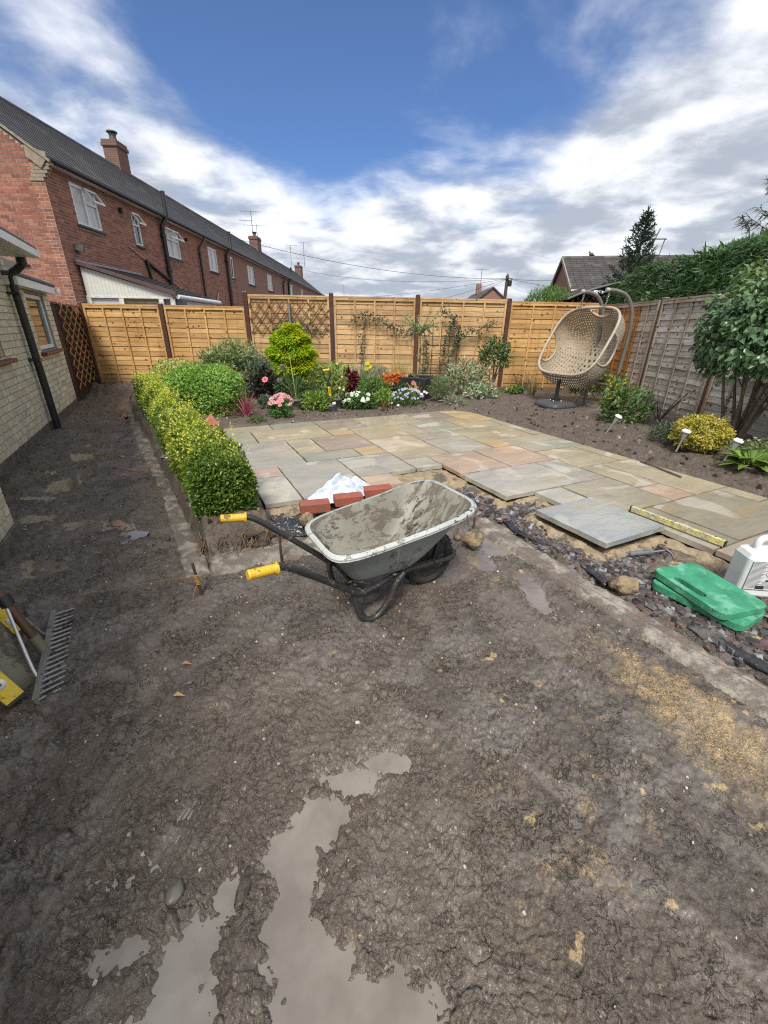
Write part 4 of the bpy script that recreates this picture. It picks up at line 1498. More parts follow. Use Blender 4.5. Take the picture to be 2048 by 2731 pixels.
g.obj('waste_pipe', DARKP, ter)
g = G(); g.tube([(HX - 2.0, HY0 - .03, 2.66), (HX - .95, HY0 - .03, 2.64)], .02, 6)
g.obj('cable_rail', DARKP, ter)
# chimneys
DKB = FARB.copy()
DKB.name = 'sooty_brick'
for n_ in DKB.node_tree.nodes:
    if n_.type == 'TEX_BRICK':
        n_.inputs['Color1'].default_value = (.17, .085, .062, 1)
        n_.inputs['Color2'].default_value = (.12, .066, .052, 1)
        n_.inputs['Mortar'].default_value = (.22, .19, .165, 1)
def chimney(x, y, z0, z1, w, d, pot=True):
    g = G(); g.box((x, y, (z0 + z1) / 2), (w, d, z1 - z0))
    c = g.obj('chimney', DKB, ter)
    g = G(); g.box((x, y, z1 - .10), (w + .10, d + .10, .11)); g.box((x, y, z1 + .02), (w + .04, d + .04, .1))
    g.obj('chimney_cap', DKB, c)
    if pot:
        g = G(); g.lathe([(.16, z1 + .05), (.13, z1 + .28), (.13, z1 + .36)], 12, (x, y, 0))
        g.lathe([(.21, z1 + .40), (.21, z1 + .44)], 12, (x, y, 0)); g.box((x, y, z1 + .36), (.04, .3, .1)); g.box((x, y, z1 + .36), (.3, .04, .1))
        g.obj('chimney_pot', mat('pot', (.10, .09, .085)), c)
    g = G(); g.bar((x, y - d / 2 - .06, z0 + .42), (x, y + d / 2 + .06, z0 + .42), w + .14, .04)
    g.obj('flashing', mat('lead', (.30, .31, .33), rough=.5), c)


chimney(HX - 3.35, 22.3, 6.55, 8.20, .58, .80)
chimney(HX - 3.3, 42.5, 6.6, 8.2, .7, 1.2)
chimney(HX - 3.3, 62.0, 4.6, 8.3, .8, 1.2)
# lean-to with white cladding
lt = thing('lean_to', 'white clad lean-to with a dark tiled roof against the brick terrace', 'lean-to', (HX + .1, 12.8, 0))
CLAD = mat('white_cladding', (.60, .60, .55), (.54, .54, .49), rough=.6)
CREAM = mat('cream_frame', (.68, .67, .62), rough=.5)
LX1, LY0, LY1 = -5.92, 12.80, 15.9
zr = lambda x: 2.72 - (x - HX) * (2.72 - 2.03) / (LX1 - HX)
n = 24
for k in range(n):
    xa, xb = HX + .06 + (LX1 - HX - .12) * k / n, HX + .06 + (LX1 - HX - .12) * (k + 1) / n - .004
    g = G(); g.prism([(xa, 1.98), (xb, 1.98), (xb, zr(xb) - .02), (xa, zr(xa) - .02)], .03, Matrix(((1, 0, 0, 0), (0, 0, -1, LY0 + .03), (0, 1, 0, 0), (0, 0, 0, 1))))
    g.obj('cladding_board', CLAD, lt)
g = G(); g.box(((HX + LX1) / 2, LY0 + .08, 1.3), (LX1 - HX - .1, .08, .04)); g.box(((HX + LX1) / 2, LY0 + .03, 1.955), (LX1 - HX - .06, .08, .05))
for x in (HX + .09, -7.41, -6.3, LX1 - .06): g.box((x, LY0 + .03, 1.4), (.13, .07, 1.06))
g.obj('window_frame', CREAM, lt)
g = G(); g.box((-7.9, LY0 + .06, 1.45), (.95, .01, .95)); g.obj('pane', NET, lt)
g = G(); g.box((-6.5, LY0 + .06, 1.45), (1.75, .01, .95)); g.obj('pane', GLASS, lt)
g = G(); g.box((-6.85, LY0 + .075, 1.45), (1.0, .01, .9)); 
for k in range(14): g.box((-6.85, LY0 + .055, 1.10 + k * .06), (.98, .012, .045), (.5, 0, 0))
g.obj('bamboo_blind', mat('bamboo', (.28, .24, .15), (.2, .17, .1)), lt)
TILE = mat('brown_tile', (.085, .07, .068), (.055, .048, .048), rough=.6, bump=.006)
V, F = courses(LX1 + .1, zr(LX1) - .03, HX, 2.76, LY0 - .05, LY1, 9, .03)
g = G(); g.add(V, F)
rt = g.obj('roof', TILE, lt)
g = G(); g.bar((LX1 + .11, LY0 - .06, zr(LX1) + .03), (HX + .02, LY0 - .06, 2.77), .12, .085)
g.obj('verge_tile', mat('purple_tile', (.10, .06, .055), (.07, .045, .045), rough=.45), rt)
g = G(); g.bar((HX + .03, LY0 - .05, 2.80), (HX + .03, LY1, 2.80), .10, .05)
g.obj('flashing', mat('lead2', (.34, .35, .37), rough=.5, bump=.01, bscale=12), rt)
g = G(); g.tube([(LX1 + .12, LY0 - .04, 1.985), (LX1 + .12, LY1, 1.985)], .055, 10)
g.obj('gutter', WFR, lt)
g = G(); g.box((LX1 - .03, (LY0 + LY1) / 2, 1.0), (.06, LY1 - LY0 - .1, 1.9)); g.obj('side_wall', CREAM, lt)
g = G(); g.tube([(-6.0, LY0 - .02, 1.72), (-6.0, LY0 - .02, 1.2)], .05, 8); g.obj('downpipe', WFR, lt)

# ------------------------------------------------------------------ plants
def unit(a):
    return a / np.maximum(np.linalg.norm(a, axis=1, keepdims=True), 1e-9)


def leaves(name, Pp, D, N, L, Wd, C, m, parent, fold=.22, curl=.25, wide=.42):
    """one leaf per row: base, two shoulders, middle, tip"""
    n = len(Pp)
    D = unit(D); Sx = unit(np.cross(D, N)); N = np.cross(Sx, D)
    L = np.broadcast_to(np.asarray(L, float).reshape(-1, 1), (n, 1)); Wd = np.broadcast_to(np.asarray(Wd, float).reshape(-1, 1), (n, 1))
    mid = Pp + D * L * wide
    V = np.stack([Pp, mid + Sx * Wd / 2 + N * Wd * fold, mid + D * L * .06, mid - Sx * Wd / 2 + N * Wd * fold, Pp + D * L - N * L * curl], 1).reshape(-1, 3)
    b_ = (np.arange(n) * 5)[:, None, None]
    F = (np.array([(0, 2, 1), (0, 3, 2), (1, 2, 4), (2, 3, 4)])[None] + b_).reshape(-1, 3)
    o = npmesh(name, V, F, m, parent, col=np.repeat(C, 5, 0))
    o['kind'] = 'stuff'
    return o


def blades(name, base, tip, width, C, m, parent, sag=.15, seg=4, C2=None, stuff=True):
    """narrow strap leaves from base to tip, bowed by sag; one strip each"""
    n = len(base)
    ts = np.linspace(0, 1, seg + 1)
    d = tip - base
    side = unit(np.cross(d, np.array([[0, 0, 1.0]]) + .01))
    L = np.linalg.norm(d, axis=1, keepdims=True)
    V = []
    for t in ts:
        p = base + d * t + np.array([[0, 0, 1.0]]) * (4 * t * (1 - t)) * L * sag
        w = width * (1 - .85 * t ** 1.5) * (.55 + .45 * min(1, t * 4)) / 2
        V.append(np.stack([p - side * w, p + np.array([[0, 0, -.3]]) * w, p + side * w], 1))
    V = np.stack(V, 1).reshape(-1, 3)     # n, seg+1, 3
    k = (seg + 1) * 3
    F = []
    for i in range(seg):
        a = i * 3
        F += [(a, a + 1, a + 4, a + 3), (a + 1, a + 2, a + 5, a + 4)]
    F = (np.array(F)[None] + (np.arange(n) * k)[:, None, None]).reshape(-1, 4)
    if C2 is None: C2 = C
    f = np.repeat(ts, 3)[None, :, None]
    CC = (C[:, None, :] * (1 - f) + C2[:, None, :] * f).reshape(-1, 3)
    o = npmesh(name, V, F, m, parent, col=CC)
    if stuff: o['kind'] = 'stuff'
    return o


def pick(pal, n, var=.15):
    pal = np.array(pal, float)
    c = pal[rng.randint(0, len(pal), n)]
    return np.clip(c * (1 + rng.uniform(-var, var, (n, 1))), 0, 1)


def ell(n, c, r, lump=.18, lo=.62, zmin=-.55, seed=0, power=2.0, gaps=0.0):
    """points in the outer part of a lumpy ellipsoid, with outward normals"""
    d = unit(rng.normal(0, 1, (int(n * 2.2) + 20, 3)))
    d = d[d[:, 2] > zmin]
    a = np.arctan2(d[:, 1], d[:, 0]); e = np.arcsin(d[:, 2])
    nz = fbm(a * 1.0 + 20, e * 1.6 + 9, 2.1, 3, 500 + seed) - .5
    k = 1 + lump * 2 * nz
    if gaps:
        g = fbm(a + 3, e * 1.5 + 4, 3.2, 2, 900 + seed)
        keep = g > gaps
        d, k = d[keep], k[keep]
    d, k = d[:n], k[:n]
    rad = (lo + (1 - lo) * rng.uniform(0, 1, len(d)) ** .6) * k
    if power != 2.0:
        den = (np.abs(d) ** power).sum(1) ** (1 / power)
        rad = rad / den
    p = np.array(c)[None] + d * rad[:, None] * np.array(r)[None]
    return p, unit(d / np.array(r)[None]), rad


def twigs(c, r, n, rad, h0=0.0, mat_=None, parent=None, name='stems', base_r=.06, seed=1, top=.8):
    g = G(); q = random.Random(seed)
    for i in range(n):
        a = q.uniform(0, 2 * pi); f = q.uniform(.2, top)
        b0 = Vector((c[0] + base_r * math.cos(a), c[1] + base_r * math.sin(a), h0))
        e = Vector((c[0] + r[0] * f * math.cos(a), c[1] + r[1] * f * math.sin(a), c[2] + r[2] * q.uniform(-.1, .7)))
        m_ = (b0 + e) / 2 + Vector((q.uniform(-.04, .04), q.uniform(-.04, .04), .05))
        g.tube(smooth_path([b0, m_, e], 3), [rad * (1 - .7 * k / 6) for k in range(7)], 5, False)
    return g.obj(name, mat_ or BARK, parent)


BARK = mat('bark', (.13, .10, .075), (.075, .058, .045), rough=.9, scale=30, bump=.004)
TWIG = mat('green_stem', (.16, .15, .06), (.10, .10, .045), rough=.6)
SOILM = mat('root_mat', (.055, .042, .032), (.09, .07, .05), rough=.95, scale=20, bump=.01)


def shrub(name, label, cat, c, r, n, L, Wd, pal, m=None, lump=.2, lo=.55, zmin=-.6, up=.4, out=.5, seed=0, stems=8, group=None, base=.13, tip=None, gaps=0.0, power=2.0, fold=.22, curl=.2, flat=0.0):
    """leafy plant: foliage in a lumpy volume + stems"""
    t = thing(name, label, cat, (c[0], c[1], base), 0, group)
    p, nr, rad = ell(n, c, r, lump, lo, zmin, seed, power, gaps)
    k = len(p)
    p[:, 2] = np.maximum(p[:, 2], base + .01)
    D = nr * out + rng.normal(0, .55, (k, 3)) + np.array([[0, 0, up]])
    N = nr + rng.normal(0, .45, (k, 3)) + np.array([[0, 0, .5 + flat]])
    pal = [tuple(min(.85, q * 1.12) for q in c_) for c_ in pal]
    C = pick(pal, k)
    if tip is not None:      # young growth at the outside has its own colour
        f = np.clip((rad - np.quantile(rad, .55)) / (np.quantile(rad, .97) - np.quantile(rad, .55)), 0, 1)[:, None] * rng.uniform(.4, 1, (k, 1))
        C = C * (1 - f) + pick(tip, k) * f
    leaves('foliage', p, D, N, L * rng.uniform(.7, 1.2, k), Wd * rng.uniform(.75, 1.2, k), C, m or LEAF, t, fold, curl)
    if stems: twigs(c, r, stems, .008, base - .02, BARK, t, seed=seed)
    return t


# ---- box hedge along the patio
def box_hedge():
    t = thing('box_hedge', 'low clipped box hedge with yellow-green tips beside the muddy path', 'hedge', P(-.5, 0, .03))
    n = 44000
    s = rng.uniform(0, 1, n) ** 1.25          # 0 near end, 1 far end
    v = -2.70 + s * 5.4
    cu = -.265 - .60 * s
    ang = rng.uniform(0, 2 * pi, n)
    hw, hh = .19, .232
    # squarish section
    ca, sa = np.cos(ang), np.sin(ang)
    k = 1 / (np.abs(ca) ** 3.2 + np.abs(sa) ** 3.2) ** (1 / 3.2)
    rad = (.55 + .45 * rng.uniform(0, 1, n) ** .55) * k
    lum = 1 + .42 * (fbm(v * 1.0, ang * .55, 3.0, 3, 401) - .5) * 2 * .6
    end = np.sqrt(np.clip(1 - np.clip((-2.62 - v) / .1, 0, 1) ** 2, .2, 1))
    nearf = 1 + .10 * np.exp(-((v + 2.3) / .5) ** 2)
    du, dz = ca * rad * hw * lum * nearf * end, sa * rad * hh * lum * nearf * end
    # close the near end with a cap of leaves
    ne = 6500
    v2 = -2.66 - np.sqrt(rng.uniform(0, 1, ne)) * 0 - rng.uniform(0, .10, ne)
    a2 = rng.uniform(0, 2 * pi, ne); r2 = np.sqrt(rng.uniform(0, 1, ne))
    k2 = 1 / (np.abs(np.cos(a2)) ** 3 + np.abs(np.sin(a2)) ** 3) ** (1 / 3)
    du2, dz2 = np.cos(a2) * r2 * k2 * hw * 1.05, np.sin(a2) * r2 * k2 * hh * 1.05
    v2 = v2 - .14 * np.sqrt(np.clip(1 - (r2 * .98) ** 2, 0, 1))
    U_ = np.concatenate([cu + du, -.265 + du2]); V_ = np.concatenate([v, v2]); Z = np.concatenate([.30 + dz, .30 + dz2])
    nu = np.concatenate([ca * .9, du2 * 1.2]); nv = np.concatenate([np.where(v < -2.5, -.6, 0), np.full(ne, -1.0)]); nz = np.concatenate([sa, dz2])
    X = OX + UX * U_ + VX * V_; Y = OY + UY * U_ + VY * V_
    p = np.stack([X, Y, np.maximum(Z, .06)], -1)
    nr = unit(np.stack([UX * nu + VX * nv, UY * nu + VY * nv, nz], -1))
    N_ = len(p)
    D = nr * .7 + rng.normal(0, .6, (N_, 3)) + np.array([[0, 0, .45]])
    Nn = nr * .6 + rng.normal(0, .5, (N_, 3)) + np.array([[0, 0, .6]])
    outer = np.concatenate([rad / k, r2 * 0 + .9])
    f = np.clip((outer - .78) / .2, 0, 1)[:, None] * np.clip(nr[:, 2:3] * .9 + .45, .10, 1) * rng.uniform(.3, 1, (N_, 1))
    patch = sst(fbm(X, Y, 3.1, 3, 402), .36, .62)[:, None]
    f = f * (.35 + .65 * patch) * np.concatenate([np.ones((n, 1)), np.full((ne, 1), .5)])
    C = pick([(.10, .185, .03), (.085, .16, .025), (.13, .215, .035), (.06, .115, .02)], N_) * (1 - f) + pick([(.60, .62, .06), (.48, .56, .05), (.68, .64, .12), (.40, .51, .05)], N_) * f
    dist = np.hypot(X, Y)
    L = np.interp(dist, [2, 4, 8], [.025, .032, .042]) * rng.uniform(.7, 1.2, N_)
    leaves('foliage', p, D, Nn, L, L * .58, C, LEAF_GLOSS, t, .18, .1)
    # stray shoots above the clipped outline
    ns = 260
    s2 = rng.uniform(0, 1, ns); v3 = -2.72 + s2 * 5.3; u3 = -.235 - .62 * s2 + rng.normal(0, .11, ns)
    x3, y3 = OX + UX * u3 + VX * v3, OY + UY * u3 + VY * v3
    z3 = .53 + rng.uniform(-.03, .02, ns)
    pp3, dd3 = [], []
    for k in range(7):
        pp3.append(np.stack([x3, y3, z3 + .010 * k], -1)); dd3.append(np.stack([np.cos(k * 2.4 + s2 * 99), np.sin(k * 2.4 + s2 * 99), np.full(ns, .7)], -1))
    leaves('stray_shoots', np.concatenate(pp3), np.concatenate(dd3), np.tile([[0, 0, 1.0]], (7 * ns, 1)) + rng.normal(0, .3, (7 * ns, 3)), .024, .013, pick([(.62, .64, .08), (.50, .58, .07), (.70, .66, .14)], 7 * ns), LEAF, t, .18, .1)
    # woody inside
    g = G(); q = random.Random(3)
    for i in range(46):
        s_ = i / 45
        vv = -2.62 + s_ * 5.2
        b0 = P(-.235 - .62 * s_ + q.uniform(-.06, .06), vv + q.uniform(-.04, .04), -.0)
        for j in range(4):
            e = b0 + Vector((q.uniform(-.17, .17), q.uniform(-.17, .17), q.uniform(.3, .5)))
            g.tube(smooth_path([b0, (b0 + e) / 2 + Vector((q.uniform(-.03, .03), q.uniform(-.03, .03), .0)), e], 2), .007, 5, False)
    g.obj('stems', BARK, t)
    return t


box_hedge()
# torn root mat at the hedge end
g = G(); q = random.Random(8)
g.blob(P(-.22, -2.93, .05), (.22, .13, .085), 5, 3, .5, 2.5)
rm = thing('root_mat', 'torn earthy root mat under the near end of the box hedge', 'roots', P(-.22, -2.93, 0))
g.obj('soil_lump', SOILM, rm)
g = G()
for i in range(230):
    a = P(-.22 + q.uniform(-.24, .26), -2.98 + q.uniform(-.08, .08), q.uniform(.03, .13))
    e = a + Vector((q.uniform(-.06, .06), q.uniform(-.12, .0), q.uniform(-.10, .02)))
    g.tube(smooth_path([a, (a + e) / 2 + Vector((q.uniform(-.02, .02), q.uniform(-.02, .02), q.uniform(-.01, .02))), e], 3), q.uniform(.0012, .0035), 4, False)
g.obj('rootlets', mat('rootlet', (.22, .14, .08), (.12, .08, .05)), rm)['kind'] = 'stuff'

# ---- clipped ball and neighbours
shrub('clipped_bush', 'large round clipped light green bush beside the hedge', 'bush', (-2.64, 6.15, .38), (.54, .50, .40), 21000, .042, .026,
      [(.22, .37, .08), (.18, .32, .07), (.25, .41, .09), (.13, .23, .05)], LEAF, .07, .80, -.85, .3, .55, 3, 14, tip=[(.40, .58, .15), (.36, .54, .13)], power=2.5, curl=.05)
shrub('variegated_bush', 'small cream and green variegated bush behind the round clipped bush', 'bush', (-3.75, 7.75, .40), (.48, .42, .32), 5200, .05, .032,
      [(.42, .44, .14), (.20, .28, .06), (.58, .56, .26), (.5, .46, .18)], LEAF, .15, .65, -.6, .4, .5, 5, 6)
t = shrub('nandina', 'loose feathery shrub with bronze tips behind the clipped bush', 'shrub', (-2.75, 7.75, .58), (.62, .5, .46), 4200, .085, .028,
          [(.15, .21, .08), (.18, .24, .09), (.22, .28, .11), (.11, .16, .07)], LEAF, .35, .35, -.6, .35, .8, 7, 14, tip=[(.50, .50, .26), (.40, .28, .18), (.52, .55, .32)], gaps=.36)
t = shrub('olive_shrub', 'thin grey-green upright shrub between the nandina and the golden conifer', 'shrub', (-2.25, 7.55, .5), (.30, .3, .40), 1500, .075, .022,
          [(.13, .18, .12), (.10, .15, .09), (.17, .22, .15)], LEAF, .3, .3, -.8, .6, .6, 8, 9, gaps=.34)

# ---- golden conifer
def golden():
    t = thing('golden_conifer', 'bright yellow-green conifer in front of the trellis panel', 'conifer', (-1.85, 8.55, .1))
    n = 20000
    h = rng.uniform(0, 1, n) ** .85
    a = rng.uniform(0, 2 * pi, n)
    tier = .06 * np.sin(h * 26 + np.sin(a * 3) * 1.2)
    R_ = .49 * np.clip(1 - ((h - .16) / .86) ** 2, 0.03, 1) ** .62 * (1 + .32 * (fbm(a * 1.1 + 7, h * 3, 2.4, 3, 601) - .5) * 2 * .7) + tier
    rad = R_ * (.55 + .45 * rng.uniform(0, 1, n) ** .5)
    p = np.stack([-1.85 + rad * np.cos(a), 8.55 + rad * np.sin(a), .24 + h * 1.06], -1)
    nr = np.stack([np.cos(a), np.sin(a), np.full(n, .25)], -1)
    D = nr + rng.normal(0, .4, (n, 3)) + np.array([[0, 0, .1]]) + np.array([[0, 0, .5]]) * (h[:, None] > .85)
    N = rng.normal(0, .4, (n, 3)) + np.array([[0, 0, 1.0]])
    f = sst(fbm(p[:, 0] + p[:, 2], p[:, 1] - p[:, 2], 5, 3, 602), .35, .65)[:, None]
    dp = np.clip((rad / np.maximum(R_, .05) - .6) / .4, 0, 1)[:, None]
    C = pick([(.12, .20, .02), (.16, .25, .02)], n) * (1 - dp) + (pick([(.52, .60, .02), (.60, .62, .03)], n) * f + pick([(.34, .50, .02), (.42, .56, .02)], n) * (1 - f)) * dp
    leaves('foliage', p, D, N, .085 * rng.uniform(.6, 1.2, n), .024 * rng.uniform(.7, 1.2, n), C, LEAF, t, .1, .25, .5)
    g = G(); g.tube([(-1.85, 8.55, .02), (-1.85, 8.55, .9)], [.03, .01], 6)
    g.obj('trunk', BARK, t)


golden()


def strap(name, label, cat, c, n, length, width, pal, pal2=None, spread=.9, sag=.2, base_r=.03, z=.12, upmin=.25, m=None, group=None, var=.3):
    t = thing(name, label, cat, (c[0], c[1], z), 0, group)
    a = rng.uniform(0, 2 * pi, n); e = rng.uniform(upmin, 1, n)
    L = length * rng.uniform(1 - var, 1.1, n)
    d = unit(np.stack([np.cos(a) * spread * (1.15 - e), np.sin(a) * spread * (1.15 - e), e], -1))
    b0 = np.stack([c[0] + base_r * np.cos(a) * rng.uniform(0, 1, n), c[1] + base_r * np.sin(a) * rng.uniform(0, 1, n), np.full(n, z)], -1)
    C = pick(pal, n); C2 = pick(pal2, n) if pal2 else None
    blades('strap_leaves', b0, b0 + d * L[:, None], width, C, m or LEAF, t, sag, 4, C2)
    return t


strap('cordyline', 'pink and purple spiky cordyline in the bed beside the clipped bush', 'spiky plant', (-1.97, 5.86), 34, .42, .022, [(.30, .04, .10), (.22, .05, .09), (.42, .07, .16)], [(.35, .16, .16), (.52, .30, .26), (.45, .12, .2)], .9, .10, .02, .12, .12)
# grasses and strappy things in the bed
strap('straw_grass', 'ornamental grass with dry straw-coloured plumes behind the black pot', 'grass plant', (.22, 8.45), 110, .62, .012, [(.20, .28, .05), (.26, .32, .07)], [(.34, .38, .10), (.5, .42, .2)], .7, .10, .10, .12, .35)
strap('straw_plumes', 'thin dry straw stalks rising from the ornamental grass', 'grass plant', (.24, 8.6), 34, .80, .008, [(.42, .34, .16)], [(.60, .47, .26)], .55, .12, .10, .15, .5)
strap('silver_grass', 'pale silvery striped spiky grass behind the dark red plant', 'grass plant', (-.55, 8.55), 60, .70, .016, [(.25, .32, .18), (.40, .45, .33)], [(.50, .54, .42), (.36, .42, .28)], .8, .12, .06, .12, .3)
strap('blue_grass', 'dark blue-green carnation-like foliage clump left of the spade', 'foliage plant', (-1.03, 6.75), 150, .34, .010, [(.06, .12, .10), (.09, .16, .13)], [(.10, .19, .16)], .9, .1, .10, .12, .3)
strap('chive_clump', 'upright onion-like stalks growing in the grey pot with the cane', 'potted plant', (-1.37, 6.42), 34, .38, .008, [(.10, .16, .05), (.16, .22, .08)], [(.14, .20, .07)], .35, .04, .05, .27, .55)
strap('dry_sedge', 'brownish drooping sedge clump behind the parasol base', 'grass plant', (2.78, 8.1), 70, .36, .010, [(.16, .15, .05), (.22, .19, .08)], [(.30, .25, .12)], .5, .1, .06, .12, .4)
strap('yellow_lily', 'leaning yellow-green lily stem with drooping leaves before the black pot', 'lily', (.50, 7.05), 14, .34, .03, [(.35, .36, .05), (.45, .42, .08)], [(.48, .44, .12)], .5, .1, .03, .18, .4)


# ---- flower heads: star of petals on a little disc
def flower_mesh(name, npet, r, pcol, ccol, cup=.3, pw=.5, rings=1, ecol=None):
    V, F, C = [], [], []
    for ring in range(rings):
        rr_ = r * (1 - .32 * ring)
        for k in range(npet):
            a = 2 * pi * (k + ring * .5) / npet
            d = Vector((math.cos(a), math.sin(a), 0)); s_ = Vector((-d.y, d.x, 0))
            z0 = ring * r * .10
            n0 = len(V)
            w = rr_ * pw
            V += [d * r * .08 + Vector((0, 0, z0)), d * rr_ * .6 + s_ * w / 2 + Vector((0, 0, z0 + cup * rr_ * .4)), d * rr_ + Vector((0, 0, z0 + cup * rr_)), d * rr_ * .6 - s_ * w / 2 + Vector((0, 0, z0 + cup * rr_ * .4))]
            F.append((n0, n0 + 1, n0 + 2, n0 + 3))
            e = ecol or pcol
            C += [pcol, tuple((x + y) / 2 for x, y in zip(pcol, e)), e, tuple((x + y) / 2 for x, y in zip(pcol, e))]
    n0 = len(V)
    for k in range(6):
        V.append(Vector((r * .18 * math.cos(k * pi / 3), r * .18 * math.sin(k * pi / 3), r * .12 * rings)))
        C.append(ccol)
    V.append(Vector((0, 0, r * .2 * rings))); C.append(ccol)
    for k in range(6): F.append((n0 + k, n0 + (k + 1) % 6, n0 + 6))
    me = bpy.data.meshes.new(name)
    me.from_pydata([tuple(v) for v in V], [], F)
    me.materials.append(PETAL)
    a = me.color_attributes.new('Col', 'FLOAT_COLOR', 'POINT')
    a.data.foreach_set('color', np.array([(*c, 1) for c in C], np.float32).ravel())
    return me


def put_flowers(t, me, pts, size=(.62, 1.0), tilt=.6, name='flower', face=(0, -1, .7)):
    base = Vector(face).normalized()
    for p_ in pts:
        d = (base + Vector((RR.gauss(0, tilt * .5), RR.gauss(0, tilt * .5), RR.gauss(0, tilt * .4)))).normalized()
        q_ = d.to_track_quat('Z', 'Y').to_euler()
        inst(me, name, t, Vector(p_) - t.location, q_, scale=(RR.uniform(*size),) * 3)


def dome(n, c, r, zlo=.0, front=True, seed=3):
    q = random.Random(seed); out = []
    while len(out) < n:
        d = Vector((q.gauss(0, 1), q.gauss(0, 1), q.gauss(0, 1))).normalized()
        if d.z < zlo or (front and d.y > .45): continue
        out.append(Vector((c[0] + d.x * r[0], c[1] + d.y * r[1], c[2] + d.z * r[2])))
    return out


GRN = [(.075, .15, .03), (.10, .19, .04), (.06, .12, .025), (.13, .22, .05)]
t = shrub('pink_dianthus', 'low plant covered in pink flowers with white edges left of the grey pot', 'flowering plant', (-1.47, 5.83, .24), (.155, .15, .15), 900, .05, .020, [(.09, .19, .05), (.13, .26, .07), (.07, .14, .035)], LEAF, .15, .5, -.7, .4, .8, 11, 5)
put_flowers(t, flower_mesh('flower', 9, .034, (.62, .10, .17), (.45, .03, .07), .25, .6, 2, (.86, .62, .66)), dome(38, (-1.46, 5.83, .30), (.165, .15, .145), .05, True, 5))
t = shrub('white_petunia', 'low plant with large white flowers right of the second pot', 'flowering plant', (-.44, 6.62, .23), (.27, .2, .13), 1300, .05, .034, [(.06, .14, .035), (.09, .19, .05), (.05, .11, .03)], LEAF, .2, .5, -.7, .4, .7, 12, 5)
put_flowers(t, flower_mesh('flower', 8, .042, (.84, .84, .80), (.66, .68, .36), .3, .75, 2), dome(24, (-.43, 6.60, .24), (.27, .17, .13), .0, True, 6))
t = shrub('lilac_scabious', 'spreading plant full of small lilac flowers in front of the black pot', 'flowering plant', (.34, 6.98, .23), (.25, .2, .13), 1300, .05, .012, [(.10, .18, .06), (.14, .22, .08)], LEAF, .2, .4, -.7, .6, .7, 13, 5)
put_flowers(t, flower_mesh('flower', 7, .026, (.44, .38, .66), (.55, .52, .62), .25, .7, 1, (.60, .56, .80)), dome(60, (.35, 6.96, .27), (.26, .19, .13), -.1, True, 7))
put_flowers(t, flower_mesh('flower', 7, .028, (.80, .80, .82), (.7, .7, .6), .25, .7, 1), [(.62, 6.86, .37), (.58, 6.86, .33), (.66, 6.88, .35), (.20, 6.78, .16), (.1, 6.8, .19)])
t = shrub('orange_coleus', 'orange-leaved coleus left of the black pot', 'foliage plant', (.15, 7.75, .38), (.26, .2, .15), 520, .085, .045, [(.50, .10, .03), (.62, .18, .04), (.36, .06, .03), (.58, .24, .07)], LEAF, .2, .5, -.4, .2, .8, 14, 5, tip=[(.66, .28, .08)])
t = shrub('pink_dahlia', 'dark green plant with a few coral pink blooms below the orange coleus', 'flowering plant', (.28, 7.45, .27), (.22, .16, .14), 700, .06, .035, [(.045, .10, .03), (.07, .13, .035), (.06, .06, .03)], LEAF, .2, .5, -.6, .4, .7, 15, 5)
put_flowers(t, flower_mesh('flower', 9, .045, (.70, .20, .22), (.75, .35, .2), .35, .6, 3, (.80, .34, .34)), [(.12, 7.3, .43), (.46, 7.32, .45), (.52, 7.34, .37), (.50, 7.3, .32), (.44, 7.3, .33)])
t = shrub('red_leaf_plant', 'upright plant with dark burgundy leaves right of the second pot', 'foliage plant', (-.66, 7.55, .36), (.21, .18, .22), 900, .09, .042, [(.10, .012, .020), (.07, .010, .016), (.14, .02, .028)], LEAF, .25, .3, -.8, .5, .8, 16, 6)
p_ = np.array([(-.66, 7.55, .40 + .26 * k / 60) for k in range(60)]); a_ = np.arange(60) * 2.4
leaves('leading_shoot', p_, np.stack([np.cos(a_), np.sin(a_), np.full(60, .8)], -1), np.tile([[0, 0, 1.0]], (60, 1)), .10 * np.linspace(1.0, .45, 60), .035, pick([(.11, .014, .022), (.08, .01, .018)], 60), LEAF, t)
t = shrub('dark_dahlia', 'dark leaved dahlia with one open coral pink flower near the golden conifer', 'flowering plant', (-2.02, 7.05, .42), (.20, .2, .28), 1000, .07, .04, [(.03, .022, .022), (.05, .035, .03), (.045, .06, .03)], LEAF, .25, .4, -.9, .4, .6, 17, 6)
put_flowers(t, flower_mesh('flower', 8, .062, (.74, .10, .16), (.36, .02, .05), .2, .75, 1, (.85, .34, .36)), [(-1.93, 6.82, .52)], tilt=.1)
